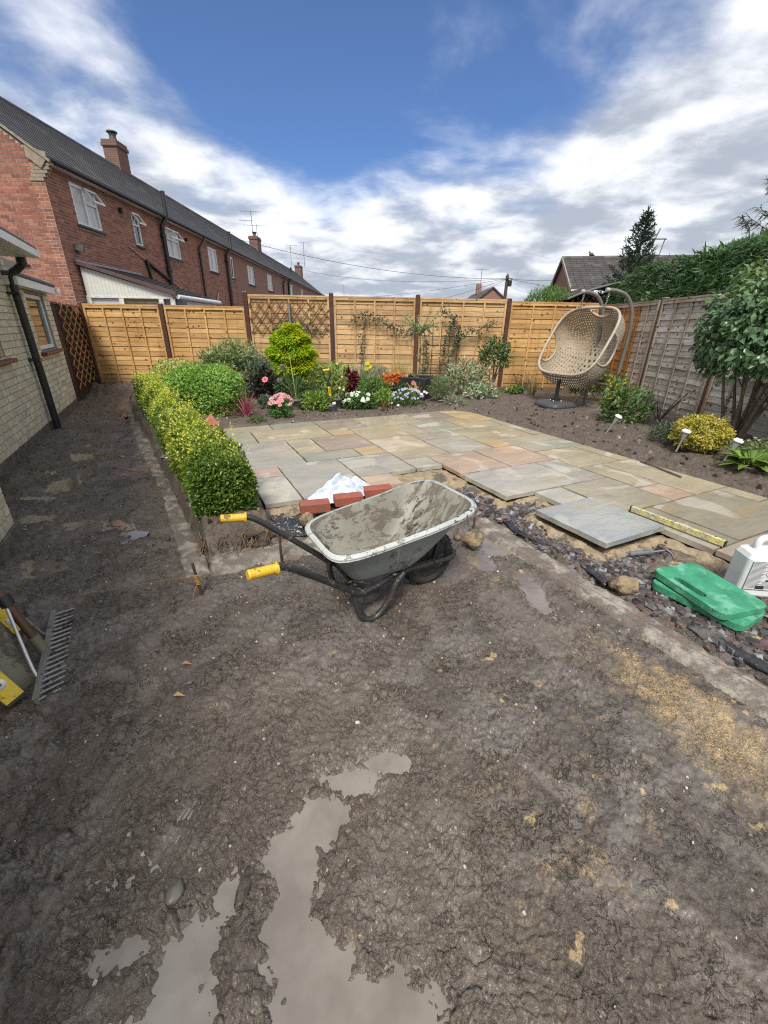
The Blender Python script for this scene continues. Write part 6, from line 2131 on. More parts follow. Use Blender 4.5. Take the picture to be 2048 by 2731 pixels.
def wheelbarrow():
    t = thing('wheelbarrow', 'muddy grey wheelbarrow with yellow hand grips standing on the wet mud', 'wheelbarrow', BO, BA_)
    OUT = splat_material('tray_paint', (.275, .30, .29), (.22, .245, .24), (.40, .40, .37), .62, .42, (1, 1, .25), 5)
    INN = splat_material('tray_inside', (.225, .215, .175), (.32, .315, .27), (.125, .10, .072), .47, .6, (.8, 2.2, 1), 11, .11)
    RIM = splat_material('tray_rim', (.47, .495, .47), (.37, .395, .38), (.30, .28, .23), .57, .4, (1, 1, 1), 30)
    FR = splat_material('black_frame', (.022, .022, .022), (.035, .034, .033), (.24, .22, .19), .60, .38, (1, 1, 1), 12)
    N = 64

    def rring(x0, x1, wr, wf, r, z_of):
        pts = []
        for k in range(N):
            a = 2 * pi * k / N + pi / N
            ca, sa = math.cos(a), math.sin(a)
            pw = 5.5
            q_ = 1 / (abs(ca) ** pw + abs(sa) ** pw) ** (1 / pw)
            X = (x0 + x1) / 2 + ca * q_ * (x1 - x0) / 2
            f = (X - x0) / (x1 - x0)
            Yv = sa * q_ * (wr + (wf - wr) * f)
            pts.append(Vector((X, Yv, z_of(X))))
        return pts

    bot = lambda X: .195 + .02 * X
    top = lambda X: .415 + .125 * max(0, X) + .06 * max(0, X - .45)
    rings = []
    lv = 10
    for i in range(lv + 1):
        f = i / lv
        e = f ** .8
        x0, x1 = .13 + (-.005 - .13) * e, .42 + (.745 - .42) * e
        wr, wf = .11 + (.215 - .11) * e, .125 + (.245 - .125) * e
        g_ = 1 - (1 - f) ** 1.15
        rings.append(rring(x0, x1, wr, wf, .05, lambda X: bot(X) + (top(X) - bot(X)) * g_))
    lip = rring(-.022, .762, .232, .262, .05, lambda X: top(X) - .004)
    lip2 = rring(-.026, .766, .236, .266, .05, lambda X: top(X) - .016)

    def skin(rs, off):
        V = [p_ + Vector((0, 0, off)) for r in rs for p_ in r]
        F = []
        for i in range(len(rs) - 1):
            for k in range(N):
                k2 = (k + 1) % N
                F.append((i * N + k, i * N + k2, (i + 1) * N + k2, (i + 1) * N + k))
        return V, F

    V, F = skin(rings, 0)
    V.append(sum(rings[0], Vector()) / N); c = len(V) - 1
    F += [((k + 1) % N, k, c) for k in range(N)]
    g = G(); g.add(V, F, True)
    tray = g.obj('tray', OUT, t, local=True)
    md = tray.modifiers.new('s', 'SUBSURF'); md.levels = 1; md.render_levels = 1
    V, F = skin(rings, .006)
    V.append(sum(rings[0], Vector()) / N + Vector((0, 0, .006)))
    F += [((k + 1) % N, k, c) for k in range(N)]
    g = G(); g.add(V, F, True)
    ti = g.obj('tray_lining', INN, t, local=True)
    md = ti.modifiers.new('s', 'SUBSURF'); md.levels = 1; md.render_levels = 1
    V, F = skin([[p_ + Vector((0, 0, .005)) for p_ in rings[-1]], [p_ + Vector((0, 0, .009)) for p_ in lip], lip2], 0)
    g = G(); g.add(V, F, True)
    g.tube([p_ + Vector((0, 0, -.001)) for p_ in lip], .0062, 8, closed=True)
    g.obj('rim', RIM, t, local=True)
    # caked lumps in the tray
    g = G(); q = random.Random(2)
    for i in range(46):
        X, Yv = q.uniform(.10, .66), q.uniform(-.17, .17)
        if i < 18: X, Yv = q.gauss(.54, .05), q.gauss(.09, .05)
        if abs(Yv) > .11 + .10 * X: continue
        f = max(0, (X - .42) / (.745 - .42)); zz = bot(X) + (top(X) - bot(X)) * f ** 1.15 + .007
        g.blob((X, Yv, zz), (q.uniform(.006, .02), q.uniform(.006, .018), .004), i, 1, .4)
    g.obj('caked_mud', mat('caked_mud', (.085, .068, .053), (.15, .125, .095), rough=.7, bump=.004), t, local=True)['kind'] = 'stuff'
    for s in (-1, 1):
        far = s > 0
        hp = smooth_path([(-.372, s * .268, .497), (-.29, s * .256, .490), (-.235, s * .245, .478), (-.12, s * .215, .385), (.03, s * .178, .255), (.12, s * .155, .178), (.20, s * .135, .172), (.40, s * .085, .172), (.60, s * .062, .155)], 6)
        g = G(); g.tube(hp, .0155, 12)
        g.obj('handle_bar', FR, t, local=True)
        g = G()
        pr_ = [(.0175, -.002), (.0185, .0), (.0205, .002), (.0205, .006)]
        for k in range(9): pr_ += [(.0200, .010 + k * .010), (.0188, .0135 + k * .010), (.0200, .017 + k * .010)]
        pr_ += [(.0200, .103), (.027, .106), (.027, .112), (.0165, .113)]
        d = Vector((.085, -s * .012, -.008)).normalized()
        M = Matrix.Translation(Vector((-.378, s * .269, .498))) @ d.to_track_quat('Z', 'Y').to_matrix().to_4x4()
        g.lathe(pr_, 16, M=M)
        g.obj('hand_grip', splat_material('yellow_grip', (.70, .45, .03), (.58, .37, .04), (.22, .16, .08), .60, .45, (1, 1, 1), 22, .05, .7), t, local=True)
        lp = smooth_path([(.095, s * .150, .19), (.105, s * .158, .12), (.125, s * .164, .05), (.170, s * .166, .016), (.225, s * .165, .030), (.290, s * .160, .105), (.325, s * .152, .17), (.375, s * .140, .205)], 6)
        g = G(); g.tube(lp, .0155, 12)
        g.obj('leg', FR, t, local=True)
        g = G(); g.bar((.40, s * .09, .19), (.64, s * .055, .16), .006, .03); g.bar((.60, s * .058, .13), (.66, s * .05, .36), .018, .006)
        g.obj('stay', FR, t, local=True)
    g = G(); g.tube([(.145, -.165, .045), (.145, .165, .045)], .010, 8); g.tube([(.13, -.14, .178), (.13, .14, .178)], .012, 8)
    g.obj('cross_brace', FR, t, local=True)
    g = G(); g.tube(smooth_path([(.60, -.062, .155), (.74, -.055, .15), (.80, 0, .145), (.74, .055, .15), (.60, .062, .155)], 6), .014, 8)
    for i in range(8): g.blob((.72 + .08 * RR.random(), RR.uniform(-.07, .05), .145), (.02, .018, .018), i, 1, .4)
    g.obj('nose_bar', FR, t, local=True)
    TY = mat('rubber_tyre', (.018, .017, .017), (.05, .045, .04), rough=.8, bump=.004, c3=(.10, .085, .07), s3=12)
    MW = Matrix.Translation((.615, 0, .158)) @ Euler((pi / 2, 0, 0)).to_matrix().to_4x4()
    g = G()
    prof = [(.112, -.026), (.128, -.036), (.150, -.032), (.160, -.015), (.162, 0), (.160, .015), (.150, .032), (.128, .036), (.112, .026)]
    g.lathe(prof, 40, M=MW, cap=False)
    for k in range(36):
        a = 2 * pi * k / 36
        g.box((.615 + .162 * math.cos(a), 0, .158 + .162 * math.sin(a)), (.008, .046, .010), (0, -a, 0))
    w = g.obj('wheel', TY, t, local=True)
    g = G(); g.lathe([(.112, -.024), (.095, -.02), (.03, -.006), (.03, .006), (.095, .02), (.112, .024)], 32, M=MW)
    g.tube([(.615, -.075, .158), (.615, .075, .158)], .010, 8)
    o = g.obj('wheel_rim', FR, None); o.parent = w
    return t


wheelbarrow()

# ------------------------------------------------------------------ hanging wicker chair
WICK = mat('wicker', (.38, .325, .25), (.30, .25, .19), rough=.6, scale=30, bump=.003, bscale=120)
WRIM = mat('wicker_rim', (.44, .39, .32), (.36, .32, .26), rough=.55)
CFR = mat('taupe_frame', (.175, .155, .14), (.14, .125, .115), rough=.45)
CHR = mat('chain_steel', (.42, .42, .43), (.25, .25, .26), rough=.35, metallic=.7)


def wicker_chair():
    C0 = Vector((3.02, 7.10, 1.155))
    d = Vector((-.88, -.47, 0)).normalized(); w = Vector((.47, -.88, 0)).normalized()
    tl = math.radians(30)
    tz = Vector((0, 0, 1)) * math.cos(tl) - d * math.sin(tl)
    nb = -(d * math.cos(tl) + Vector((0, 0, 1)) * math.sin(tl))
    a_, b_ = .56, .565

    def pt(th, s):
        ca, sa = math.cos(th), math.sin(th)
        pw = 3.7
        k = 1 / (abs(ca) ** pw + abs(sa) ** pw) ** (1 / pw)
        rho = math.cos(s * pi / 2) ** .75
        h = math.sin(s * pi / 2)
        p_ = C0 + w * (ca * k * a_ * rho * (1 + .10 * math.sin(s * pi))) + tz * (sa * k * b_ * rho) + nb * (.50 * h)
        low = max(0, -sa) * math.sin(s * pi) * .15
        return p_ - Vector((0, 0, 1)) * low

    t = thing('hanging_chair', 'two-seat woven wicker hanging chair on a taupe frame by the fences', 'hanging chair', (3.3, 7.2, .1))
    holes = [(-.12, .40, .33), (pi + .12, .40, .33), (pi / 2 - .1, .34, .26)]

    def hole(th, s):
        for h0, dw, ds in holes:
            dt = (th - h0 + pi) % (2 * pi) - pi
            if (dt / dw) ** 2 + (s / ds) ** 2 < 1: return True
        return False

    NG = 36
    V, F = [], []

    def sq(a, b2):
        k = max(abs(a), abs(b2), 1e-6)
        return pt(math.atan2(b2, a), 1 - k)

    for j in range(NG):
        for i in range(-1, NG):
            o = .5 * (j % 2)
            cl = lambda q: max(-1, min(1, q))
            x0, x1 = cl(-1 + 2 * (i + o) / NG), cl(-1 + 2 * (i + 1 + o) / NG)
            z0, z1 = -1 + 2 * j / NG, -1 + 2 * (j + 1) / NG
            if x1 - x0 < .01: continue
            xm, zm = (x0 + x1) / 2, (z0 + z1) / 2
            if hole(math.atan2(zm, xm), 1 - max(abs(xm), abs(zm))): continue
            n0 = len(V)
            for q in ((x0, z0), (x1, z0), (x1, z1), (x0, z1)): V.append(sq(*q))
            ht, hs = (x1 - x0) / 2 * .54, (z1 - z0) / 2 * .54
            for k in range(6):
                an = pi / 6 + k * pi / 3
                V.append(sq(xm + ht * math.cos(an), zm + hs * math.sin(an)))
            e = n0 + 4
            F += [(n0 + 2, n0 + 3, e + 1), (n0 + 2, e + 1, e + 0), (n0 + 3, e + 2, e + 1), (n0 + 3, n0 + 0, e + 3), (n0 + 3, e + 3, e + 2), (n0 + 0, e + 4, e + 3), (n0 + 0, n0 + 1, e + 4), (n0 + 1, e + 5, e + 4), (n0 + 1, n0 + 2, e + 0), (n0 + 1, e + 0, e + 5)]
    g = G(); g.add(V, F)
    sh = g.obj('woven_shell', WICK, t)
    m = sh.modifiers.new('t', 'SOLIDIFY'); m.thickness = .006
    g = G(); g.tube([pt(2 * pi * k / 72, 0) for k in range(72)], .021, 8, closed=True)
    g.obj('rim', WRIM, t)
    for h0, dw, ds in holes:
        g = G(); g.tube([pt(h0 + dw * math.cos(x), ds * math.sin(x)) for x in np.linspace(0, pi, 22)], .016, 8)
        g.obj('opening_rim', WRIM, t)
    nearp, farp = Vector((3.72, 6.95, 0)), Vector((3.47, 7.36, 0))
    for q_, tip in ((nearp, (3.27, 6.93)), (farp, (3.06, 7.30))):
        g = G()
        tp = Vector((tip[0], tip[1], 0))
        f = lambda k: q_.lerp(tp, k)
        path = [f(0) + Vector((.0, 0, z)) for z in (.13, .6)] + [f(-.04) + Vector((0, 0, 1.0)), f(-.05) + Vector((0, 0, 1.35)), f(.04) + Vector((0, 0, 1.60)), f(.30) + Vector((0, 0, 1.78)), f(.65) + Vector((0, 0, 1.85)), f(1.0) + Vector((0, 0, 1.865))]
        g.tube(smooth_path(path, 6), .028, 12)
        g.obj('post', CFR, t)
        g = G(); g.lathe([(.03, -.02), (.032, .0), (.03, .03)], 12, M=Matrix.Translation(tp + Vector((0, 0, 1.865))) @ (tp - q_).to_track_quat('Z', 'Y').to_matrix().to_4x4())
        g.obj('end_cap', WRIM, t)
        # hanger: hook and chain links to the rim
        top_ = f(.93) + Vector((0, 0, 1.84)); bt = Vector((top_.x - .02, top_.y, 1.66))
        g = G()
        for k in range(6):
            c = top_.lerp(bt, (k + .5) / 6)
            ring = []
            for x in range(10):
                a = 2 * pi * x / 10
                ring.append(c + (Vector((.010 * math.cos(a), 0, .020 * math.sin(a))) if k % 2 else Vector((0, .010 * math.cos(a), .020 * math.sin(a)))))
            g.tube(ring, .0045, 6, closed=True)
        g.obj('chain', CHR, t)
        g = G(); g.tube([q_ + Vector((0, 0, .42)), q_ + d * .32 + Vector((0, 0, .13))], .014, 8)
        g.obj('brace', CFR, t)
        g = G(); g.tube(smooth_path([q_ - d * .12 + Vector((0, 0, .125)), q_ + d * .3 + Vector((0, 0, .125)), q_ + d * .80 + Vector((0, 0, .13))], 4), .022, 10)
        g.obj('base_bar', CFR, t)
    g = G(); g.tube([nearp + d * .02 + Vector((0, 0, .13)), farp + d * .02 + Vector((0, 0, .13))], .02, 8); g.tube([nearp + Vector((0, 0, .5)), farp + Vector((0, 0, .5))], .018, 8)
    g.obj('cross_bar', CFR, t)


wicker_chair()
# parasol base
pb = thing('parasol_base', 'black square parasol base with an empty upright tube in front of the chair', 'parasol base', (2.82, 7.0, float(ground_h(2.82, 7.0)) + .03), .35)
GRAN = mat('dark_granite', (.045, .05, .058), (.08, .085, .092), rough=.45, scale=60, bump=.001)
g = G()
n = 32
poly = lambda r, p=3.4: [(r * math.cos(a) / (abs(math.cos(a)) ** p + abs(math.sin(a)) ** p) ** (1 / p), r * math.sin(a) / (abs(math.cos(a)) ** p + abs(math.sin(a)) ** p) ** (1 / p)) for a in [2 * pi * k / n for k in range(n)]]
vs, fs = [], []
for r, z in ((.275, -.04), (.285, .0), (.275, .03), (.24, .05), (.05, .062)):
    vs += [(x, y, z) for x, y in poly(r)]
for i in range(4):
    for k in range(n): fs.append((i * n + k, i * n + (k + 1) % n, (i + 1) * n + (k + 1) % n, (i + 1) * n + k))
fs.append(tuple(range(4 * n, 5 * n)))
g.add(vs, fs)
g.obj('slab', GRAN, pb, local=True, bevel=.004)
g = G(); g.lathe([(.035, .05), (.030, .08), (.030, .36), (.034, .365), (.034, .40), (.022, .402)], 16); g.box((.06, 0, .085), (.05, .02, .05)); g.box((-.05, .03, .08), (.04, .02, .04))
g.obj('tube_holder', DARKP, pb, local=True)
g = G()
for a in (.4, 2.0, 3.6, 5.2): g.lathe([(.016, .06), (.016, .075), (.006, .082)], 8, (.09 * math.cos(a), .09 * math.sin(a), -.003))
g.obj('bolt', CHR, pb, local=True)

# ------------------------------------------------------------------ pots, spade, planter in the bed
GPOT = mat('grey_pot', (.17, .165, .16), (.13, .125, .122), rough=.5)
TERR = mat('terracotta', (.36, .11, .06), (.28, .085, .05), rough=.6)
POTSOIL = mat('pot_soil', (.05, .038, .03), rough=.9, bump=.01)


def pot(name, label, x, y, r, h, m, saucer=True, z=.13):
    t = thing(name, label, 'plant pot', (x, y, z))
    g = G(); g.lathe([(r * .74, 0), (r * .90, h * .80), (r * .99, h * .80), (r * 1.03, h), (r * .95, h), (r * .92, h * .86), (.001, h * .86)], 28, cap=False)
    g.obj('pot_wall', m, t, local=True)
    g = G(); g.lathe([(.001, h * .90), (r * .9, h * .87)], 20, cap=False); g.obj('potting_soil', POTSOIL, t, local=True)
    if saucer:
        s = thing('saucer', 'terracotta saucer under the ' + ('grey pot with the tall cane' if x < -1 else 'grey pot beside the spade'), 'saucer', (x + (.02 if x < -1 else .07), y - .01, z - .02))
        g = G(); g.lathe([(r * .9, 0), (r * 1.28, .012), (r * 1.34, .035), (r * 1.27, .035), (r * 1.2, .016), (.001, .014)], 28)
        g.obj('dish', TERR, s, local=True)


pot('plant_pot', 'grey plastic pot with a tall cane standing on a terracotta saucer', -1.37, 6.40, .10, .17, GPOT)
pot('plant_pot', 'grey plastic pot half hidden behind the upright spade', -.77, 6.55, .095, .17, GPOT)
g = G(); g.tube([(-1.345, 6.38, .16), (-1.43, 6.44, .92)], .006, 6)
tag(g.obj('bamboo_cane', mat('cane2', (.46, .40, .22), (.38, .32, .17))), 'tall thin bamboo cane stuck in the grey pot', 'cane')
g = G(); g.tube([(-.75, 6.5, .25), (-.66, 6.58, .72)], .006, 6)
tag(g.obj('bamboo_cane', mat('cane3', (.46, .40, .22), (.38, .32, .17))), 'short pale cane supporting the tomato plant', 'cane')
cube = thing('planter', 'large black square planter with a rim standing in the bed', 'planter', (.57, 7.72, .12), -.45)
PLM = mat('black_planter', (.020, .022, .026), (.042, .045, .05), rough=.35, scale=4, spec=.5, stretch=(1, 1, .3))
g = G(); h = .40; a0, a1 = .215, .265
outer0, outer1 = [(-a0, -a0), (a0, -a0), (a0, a0), (-a0, a0)], [(-a1, -a1), (a1, -a1), (a1, a1), (-a1, a1)]
ai = a1 - .035
vs = [(x, y, 0) for x, y in outer0] + [(x, y, h) for x, y in outer1] + [(x * ai / a1, y * ai / a1, h) for x, y in outer1] + [(x * ai / a1, y * ai / a1, h - .08) for x, y in outer1]
fs = [(3, 2, 1, 0)] + [(i, (i + 1) % 4, 4 + (i + 1) % 4, 4 + i) for i in range(4)] + [(4 + i, 4 + (i + 1) % 4, 8 + (i + 1) % 4, 8 + i) for i in range(4)] + [(8 + i, 8 + (i + 1) % 4, 12 + (i + 1) % 4, 12 + i) for i in range(4)]
g.add(vs, fs); g.obj('planter_wall', PLM, cube, local=True, bevel=.022, seg=3)
g = G(); g.add([(x * ai / a1, y * ai / a1, h - .07) for x, y in outer1], [(0, 1, 2, 3)]); g.obj('potting_soil', POTSOIL, cube, local=True)

sp = thing('spade', 'black short spade with yellow grip stuck upright in the bed', 'spade', (-.80, 6.30, .13), (math.radians(-4), math.radians(-7), .25))
BLKP = mat('black_grip', (.022, .022, .024), rough=.4)
YLW = mat('yellow_label', (.70, .47, .02), (.62, .41, .02), rough=.4)
STL = mat('steel', (.40, .41, .42), (.33, .34, .35), rough=.35, metallic=.8)
BLD = mat('spade_blade', (.03, .03, .032), (.06, .058, .055), rough=.4, metallic=.3, c3=(.14, .12, .1), s3=14)
g = G(); g.tube([(0, 0, .44), (0, 0, .37)], [.017, .021], 12); g.tube([(0, 0, .44), (-.03, 0, .49), (-.055, 0, .55), (-.045, 0, .60)], .011, 8); g.tube([(0, 0, .44), (.03, 0, .49), (.055, 0, .55), (.045, 0, .60)], .011, 8)
g.obj('handle_yoke', BLKP, sp, local=True)
g = G(); g.tube([(-.048, 0, .603), (.048, 0, .603)], .016, 12); g.obj('grip', YLW, sp, local=True)
g = G(); g.tube([(0, 0, .37), (0, 0, .24)], .021, 14); sh_ = g.obj('shaft_label', YLW, sp, local=True)
g = G()
for k, z in enumerate((.335, .305, .28)):
    g.box((0, -.0215, z), (.016, .002, .015)); 
o = g.obj('lettering', BLKP, None); o.parent = sh_
g = G(); g.tube([(0, 0, .24), (0, 0, .20)], .017, 12); g.obj('ferrule', STL, sp, local=True)
g = G(); g.tube([(0, 0, .20), (0, 0, .10)], [.012, .016], 10)
W_ = 8
vs, fs = [], []
for j in range(7):
    z = .11 - j * .034
    hw = .066 - .004 * j if j < 5 else .066 - .004 * 5 - .018 * (j - 4)
    for i in range(W_ + 1):
        x = -hw + 2 * hw * i / W_
        vs.append((x, -.018 * (1 - (x / hw) ** 2) - .004 * j, z))
for j in range(6):
    for i in range(W_): fs.append((j * 9 + i, j * 9 + i + 1, j * 9 + i + 10, j * 9 + i + 9))
g.add(vs, fs, True)
o = g.obj('blade', BLD, sp, local=True); o.modifiers.new('t', 'SOLIDIFY').thickness = .004
g = G(); g.box((.035, -.02, .125), (.05, .004, .035)); g.obj('paper_tag', WHT, sp, local=True)

# ------------------------------------------------------------------ solar lights
SIL = mat('satin_steel', (.48, .48, .48), (.40, .40, .41), rough=.3, metallic=.6)
LENS = mat('frosted_lens', (.34, .34, .33), (.26, .26, .25), rough=.3)
for x, y, lean, lb in [(2.73, 5.08, .42, 'silver solar stake light leaning beside the leafy rhododendron'), (3.06, 4.23, .16, 'silver solar stake light left of the golden variegated bush'), (3.30, 3.89, .26, 'silver solar stake light right of the golden bush')]:
    t = thing('solar_light', lb, 'solar light', (x, y, .12), (0, lean, -.3), 'solar lights along the patio edge')
    g = G(); g.tube([(0, 0, -.06), (0, 0, .17)], .010, 8); g.obj('stake', SIL, t, local=True)
    g = G(); g.lathe([(.012, .165), (.020, .19), (.033, .25), (.035, .258)], 18); g.obj('lens', LENS, t, local=True)
    g = G(); g.lathe([(.043, .256), (.045, .262), (.043, .278), (.028, .285), (.028, .292)], 20); g.obj('cap', WHT, t, local=True)
    g = G(); g.box((0, 0, .2935), (.034, .034, .003)); g.obj('solar_cell', GLASS, t, local=True)

# ------------------------------------------------------------------ bricks, bag, lumps and sheets near the barrow
RBR = mat('red_brick', (.33, .095, .058), (.27, .078, .05), rough=.7, scale=12, bump=.003, bscale=80, c3=(.22, .10, .07), s3=5)
for x, y, a, z, lb, ry_ in [(-.49, 2.66, .28, .155, 'red brick nearest the black plastic sheet, left of the plastic bag', 0), (-.265, 2.80, .30, .155, 'red brick lying in front of the plastic bag, behind the barrow rim', 0), (-.05, 2.95, .18, .165, 'red brick right of the plastic bag, partly hidden by the barrow tray', -.06)]:
    g = G(); g.box((0, 0, 0), (.21, .10, .068))
    me = g.obj('red_brick', RBR, mesh_only=True)
    o = inst(me, 'red_brick', None, (x, y, z), (0, ry_, a))
    b_ = o.modifiers.new('b', 'BEVEL'); b_.width = .004; b_.segments = 2
    tag(o, lb, 'brick', 'loose red bricks by the patio edge')
for p_ in ((-.49, 2.66), (-.265, 2.80), (-.05, 2.95)):
    pass


def cloth(name, label, cat, m, c, rx_, ry_, h, ang, seed, spikes=(), n=46, wr=1.0, z=.0):
    """crumpled sheet: a folded heap over an oval footprint"""
    uu = np.linspace(-1, 1, n)
    A, B_ = np.meshgrid(uu, uu, indexing='ij')
    k = np.maximum(np.abs(A), np.abs(B_)); r = np.hypot(A, B_); s = np.where(r > 0, k / np.maximum(r, 1e-6), 1)
    A2, B2 = A * s, B_ * s
    rr_ = np.hypot(A2, B2)
    edge = 1 + .35 * (fbm(A2 * 1.0 + seed, B2, 2.2, 3, seed) - .5)
    H = (1 - rr_ ** 2).clip(0) ** .8 * .45
    for sx, sy, sh, sw in spikes: H = H + sh * np.exp(-((A2 - sx) ** 2 + (B2 - sy) ** 2) / sw ** 2)
    rg = np.abs(fbm(A2 + seed, B2 * 1.3, 2.6, 3, seed + 3) - .5) * 2
    rg2 = np.abs(fbm(A2 * 1.7 + seed, B2, 6.0, 2, seed + 6) - .5) * 2
    H = H * (1 - .55 * wr * (1 - rg)) + .10 * wr * (rg - .3) * (1 - rr_ * .8) + .08 * wr * rg2 * (1.1 - rr_)
    H = np.maximum(H, .02 + .02 * rg2)
    X, Y_ = A2 * rx_ * edge, B2 * ry_ * edge
    ca, sa = math.cos(ang), math.sin(ang)
    V = np.stack([c[0] + X * ca - Y_ * sa, c[1] + X * sa + Y_ * ca, c[2] + H * h], -1).reshape(-1, 3)
    I = np.arange(n * n).reshape(n, n)
    F = np.stack([I[:-1, :-1], I[1:, :-1], I[1:, 1:], I[:-1, 1:]], -1).reshape(-1, 4)
    o = npmesh(name, V, F, m, smooth=False)
    o.modifiers.new('t', 'SOLIDIFY').thickness = .003
    md = o.modifiers.new('s', 'SUBSURF'); md.levels = 1; md.render_levels = 1
    o.data.polygons.foreach_set('use_smooth', np.ones(len(o.data.polygons), bool))
    return tag(o, label, cat)


def film_mat():
    m, b, p, o = new_mat('white_film')
    tc = b.n('ShaderNodeTexCoord').outputs['Object']
    b.set(p.inputs['Base Color'], b.mix(b.ss(b.noise(tc, 14, 4), .4, .7), (.62, .69, .80), (.40, .48, .60)))
    p.inputs['Roughness'].default_value = .25
    p.inputs['Coat Weight'].default_value = .3
    bn = b.n('ShaderNodeBump', {'Height': b.noise(tc, 26, 4, .6, 1.5), 'Strength': .8, 'Distance': .01})
    b.t.links.new(bn.outputs[0], p.inputs['Normal'])
    return m


cloth('plastic_bag', 'crumpled whitish clear plastic bag lying on the patio edge behind bricks', 'plastic bag', film_mat(), (-.33, 2.98, .12), .28, .15, .20, .55, 11, [(-.05, .0, .42, .5), (.35, .1, .35, .4), (-.4, -.1, .15, .3)])
cloth('black_sheet', 'shiny crumpled black plastic sheet beside the hedge end', 'plastic sheet', mat('black_film', (.020, .023, .028), (.035, .038, .045), rough=.22, bump=.008, bscale=18, spec=.6), (-.66, 2.52, .04), .23, .13, .16, .3, 23, [(-.3, 0, .3, .4)])
SBL = mat('sand_lump', (.34, .25, .14), (.22, .165, .10), rough=.9, scale=16, bump=.014, bscale=40, c3=(.10, .08, .06), s3=12, t3=(.48, .58))
for nm, lb, c, r, sd in [('sand_lump', 'yellow sandy lump lying in front of the left-hand red brick', (-.52, 2.50, .12), (.055, .045, .05), 3), ('sand_lump', 'square sandy clod in the mud just right of the barrow tray', (.58, 2.36, .075), (.065, .055, .062), 4), ('soil_lump', 'brown sandy clod among the slate near the green pads', (1.30, 1.86, .07), (.075, .06, .045), 5), ('sand_lump', 'small sandy crumb beside the square clod', (.50, 2.47, .03), (.03, .025, .02), 6)]:
    g = G(); g.blob((0, 0, 0), r, sd, 3, .30, 1.7)
    o = g.obj(nm, SBL); o.location = c
    tag(o, lb, 'clod')
# stakes with string
RUST = mat('rusty_steel', (.10, .055, .035), (.06, .035, .025), rough=.8, bump=.002)
STRG = mat('orange_string', (.50, .25, .08), (.40, .2, .07), rough=.7)
t = thing('stake', 'rusty steel stake wound with orange string at the strip corner', 'stake', (-.958, 1.804, 0))
g = G(); g.tube([(-.955, 1.80, -.05), (-.982, 1.81, .195)], .0075, 8); g.obj('rod', RUST, t)
g = G()
for k in range(7): g.lathe([(.010, -.003), (.0125, 0), (.010, .003)], 10, (-.968 + .0 - k * .0009, 1.804, .075 + k * .0085))
g.tube(smooth_path([(-.968, 1.795, .08), (-.985, 1.775, .04), (-.99, 1.76, .005), (-.995, 1.73, .008)], 5), .0016, 4); g.obj('string_winding', STRG, t)
g = G(); g.tube([(-.617, 2.151, -.05), (-.617, 2.151, .205)], .008, 8); tag(g.obj('stake', RUST), 'rusty rod standing in the front concrete strip behind the barrow handle', 'stake')
g = G(); g.tube([(.64, 2.638, -.05), (.645, 2.638, .10)], .009, 8); tag(g.obj('stake', RUST), 'short rusty peg beside the square sandy clod', 'stake')
g = G(); g.tube([(-.97, 1.80, .13), (-1.6, 1.62, .10), (-1.9, 1.55, .30)], .0008, 4); g.tube([(-.97, 1.80, .11), (-1.15, 2.35, .07), (-1.75, 3.4, .06), (-3.6, 6.2, .08)], .0008, 4)
tag(g.obj('string_line', STRG), 'thin orange builder line strung from the wound stake along the path', 'string')
g = G(); g.tube([(.645, 2.638, .085), (1.03, 1.93, .075), (1.60, .93, .075)], .0015, 4)
tag(g.obj('string_line', mat('red_string', (.30, .07, .06))), 'thin dark red builder line along the right-hand concrete strip', 'string')
g = G(); g.tube([(-3.78, 6.0, .05), (-3.75, 5.94, .09)], .028, 10); t = g.obj('hose_end', BLKP)
tag(t, 'orange-tipped black hose connector by the far end of the strip', 'hose connector')
g = G(); g.tube([(-3.75, 5.94, .09), (-3.738, 5.916, .107)], .031, 10); g.obj('orange_collar', mat('orange_plastic', (.62, .20, .03), rough=.4), t)
# terracotta tile edge poking out of the hedge
g = G(); g.prism([(-.1, -.07), (.1, -.07), (.02, .07)], .02, Matrix.Translation((-1.98, 4.62, .33)) @ Euler((.9, .0, .5)).to_matrix().to_4x4())
tag(g.obj('clay_tile', TERR), 'broken terracotta tile corner showing above the hedge', 'tile')
# damp-proof membrane between strip and slate
DPM = mat('black_membrane', (.016, .017, .02), (.035, .035, .04), rough=.25, bump=.012, bscale=10, spec=.6, c3=(.10, .09, .08), s3=6, t3=(.56, .66))


def membrane(name, label, pts, w, seed, h=.03):
    sp_ = smooth_path(pts, 8)
    V, F = [], []
    m_ = 9
    for i, p_ in enumerate(sp_):
        d = (sp_[min(i + 1, len(sp_) - 1)] - sp_[max(i - 1, 0)]).normalized(); s_ = d.cross(Vector((0, 0, 1)))
        for k in range(m_):
            f = k / (m_ - 1) - .5
            hh = h * math.cos(f * pi) + .016 * float(vn(i * .42 + f * 2, f * 5 + seed, seed)) + .012 * float(vn(i * 1.3, f * 9, seed + 1))
            ww = w * (1 + .3 * (float(vn(i * .35, 3, seed + 2)) - .5))
            V.append(p_ + s_ * f * ww + Vector((0, 0, hh)))
    for i in range(len(sp_) - 1):
        for k in range(m_ - 1): F.append((i * m_ + k, i * m_ + k + 1, (i + 1) * m_ + k + 1, (i + 1) * m_ + k))
    g = G(); g.add(V, F, True)
    o = g.obj(name, DPM); o.modifiers.new('t', 'SOLIDIFY').thickness = .003
    return tag(o, label, 'plastic membrane')


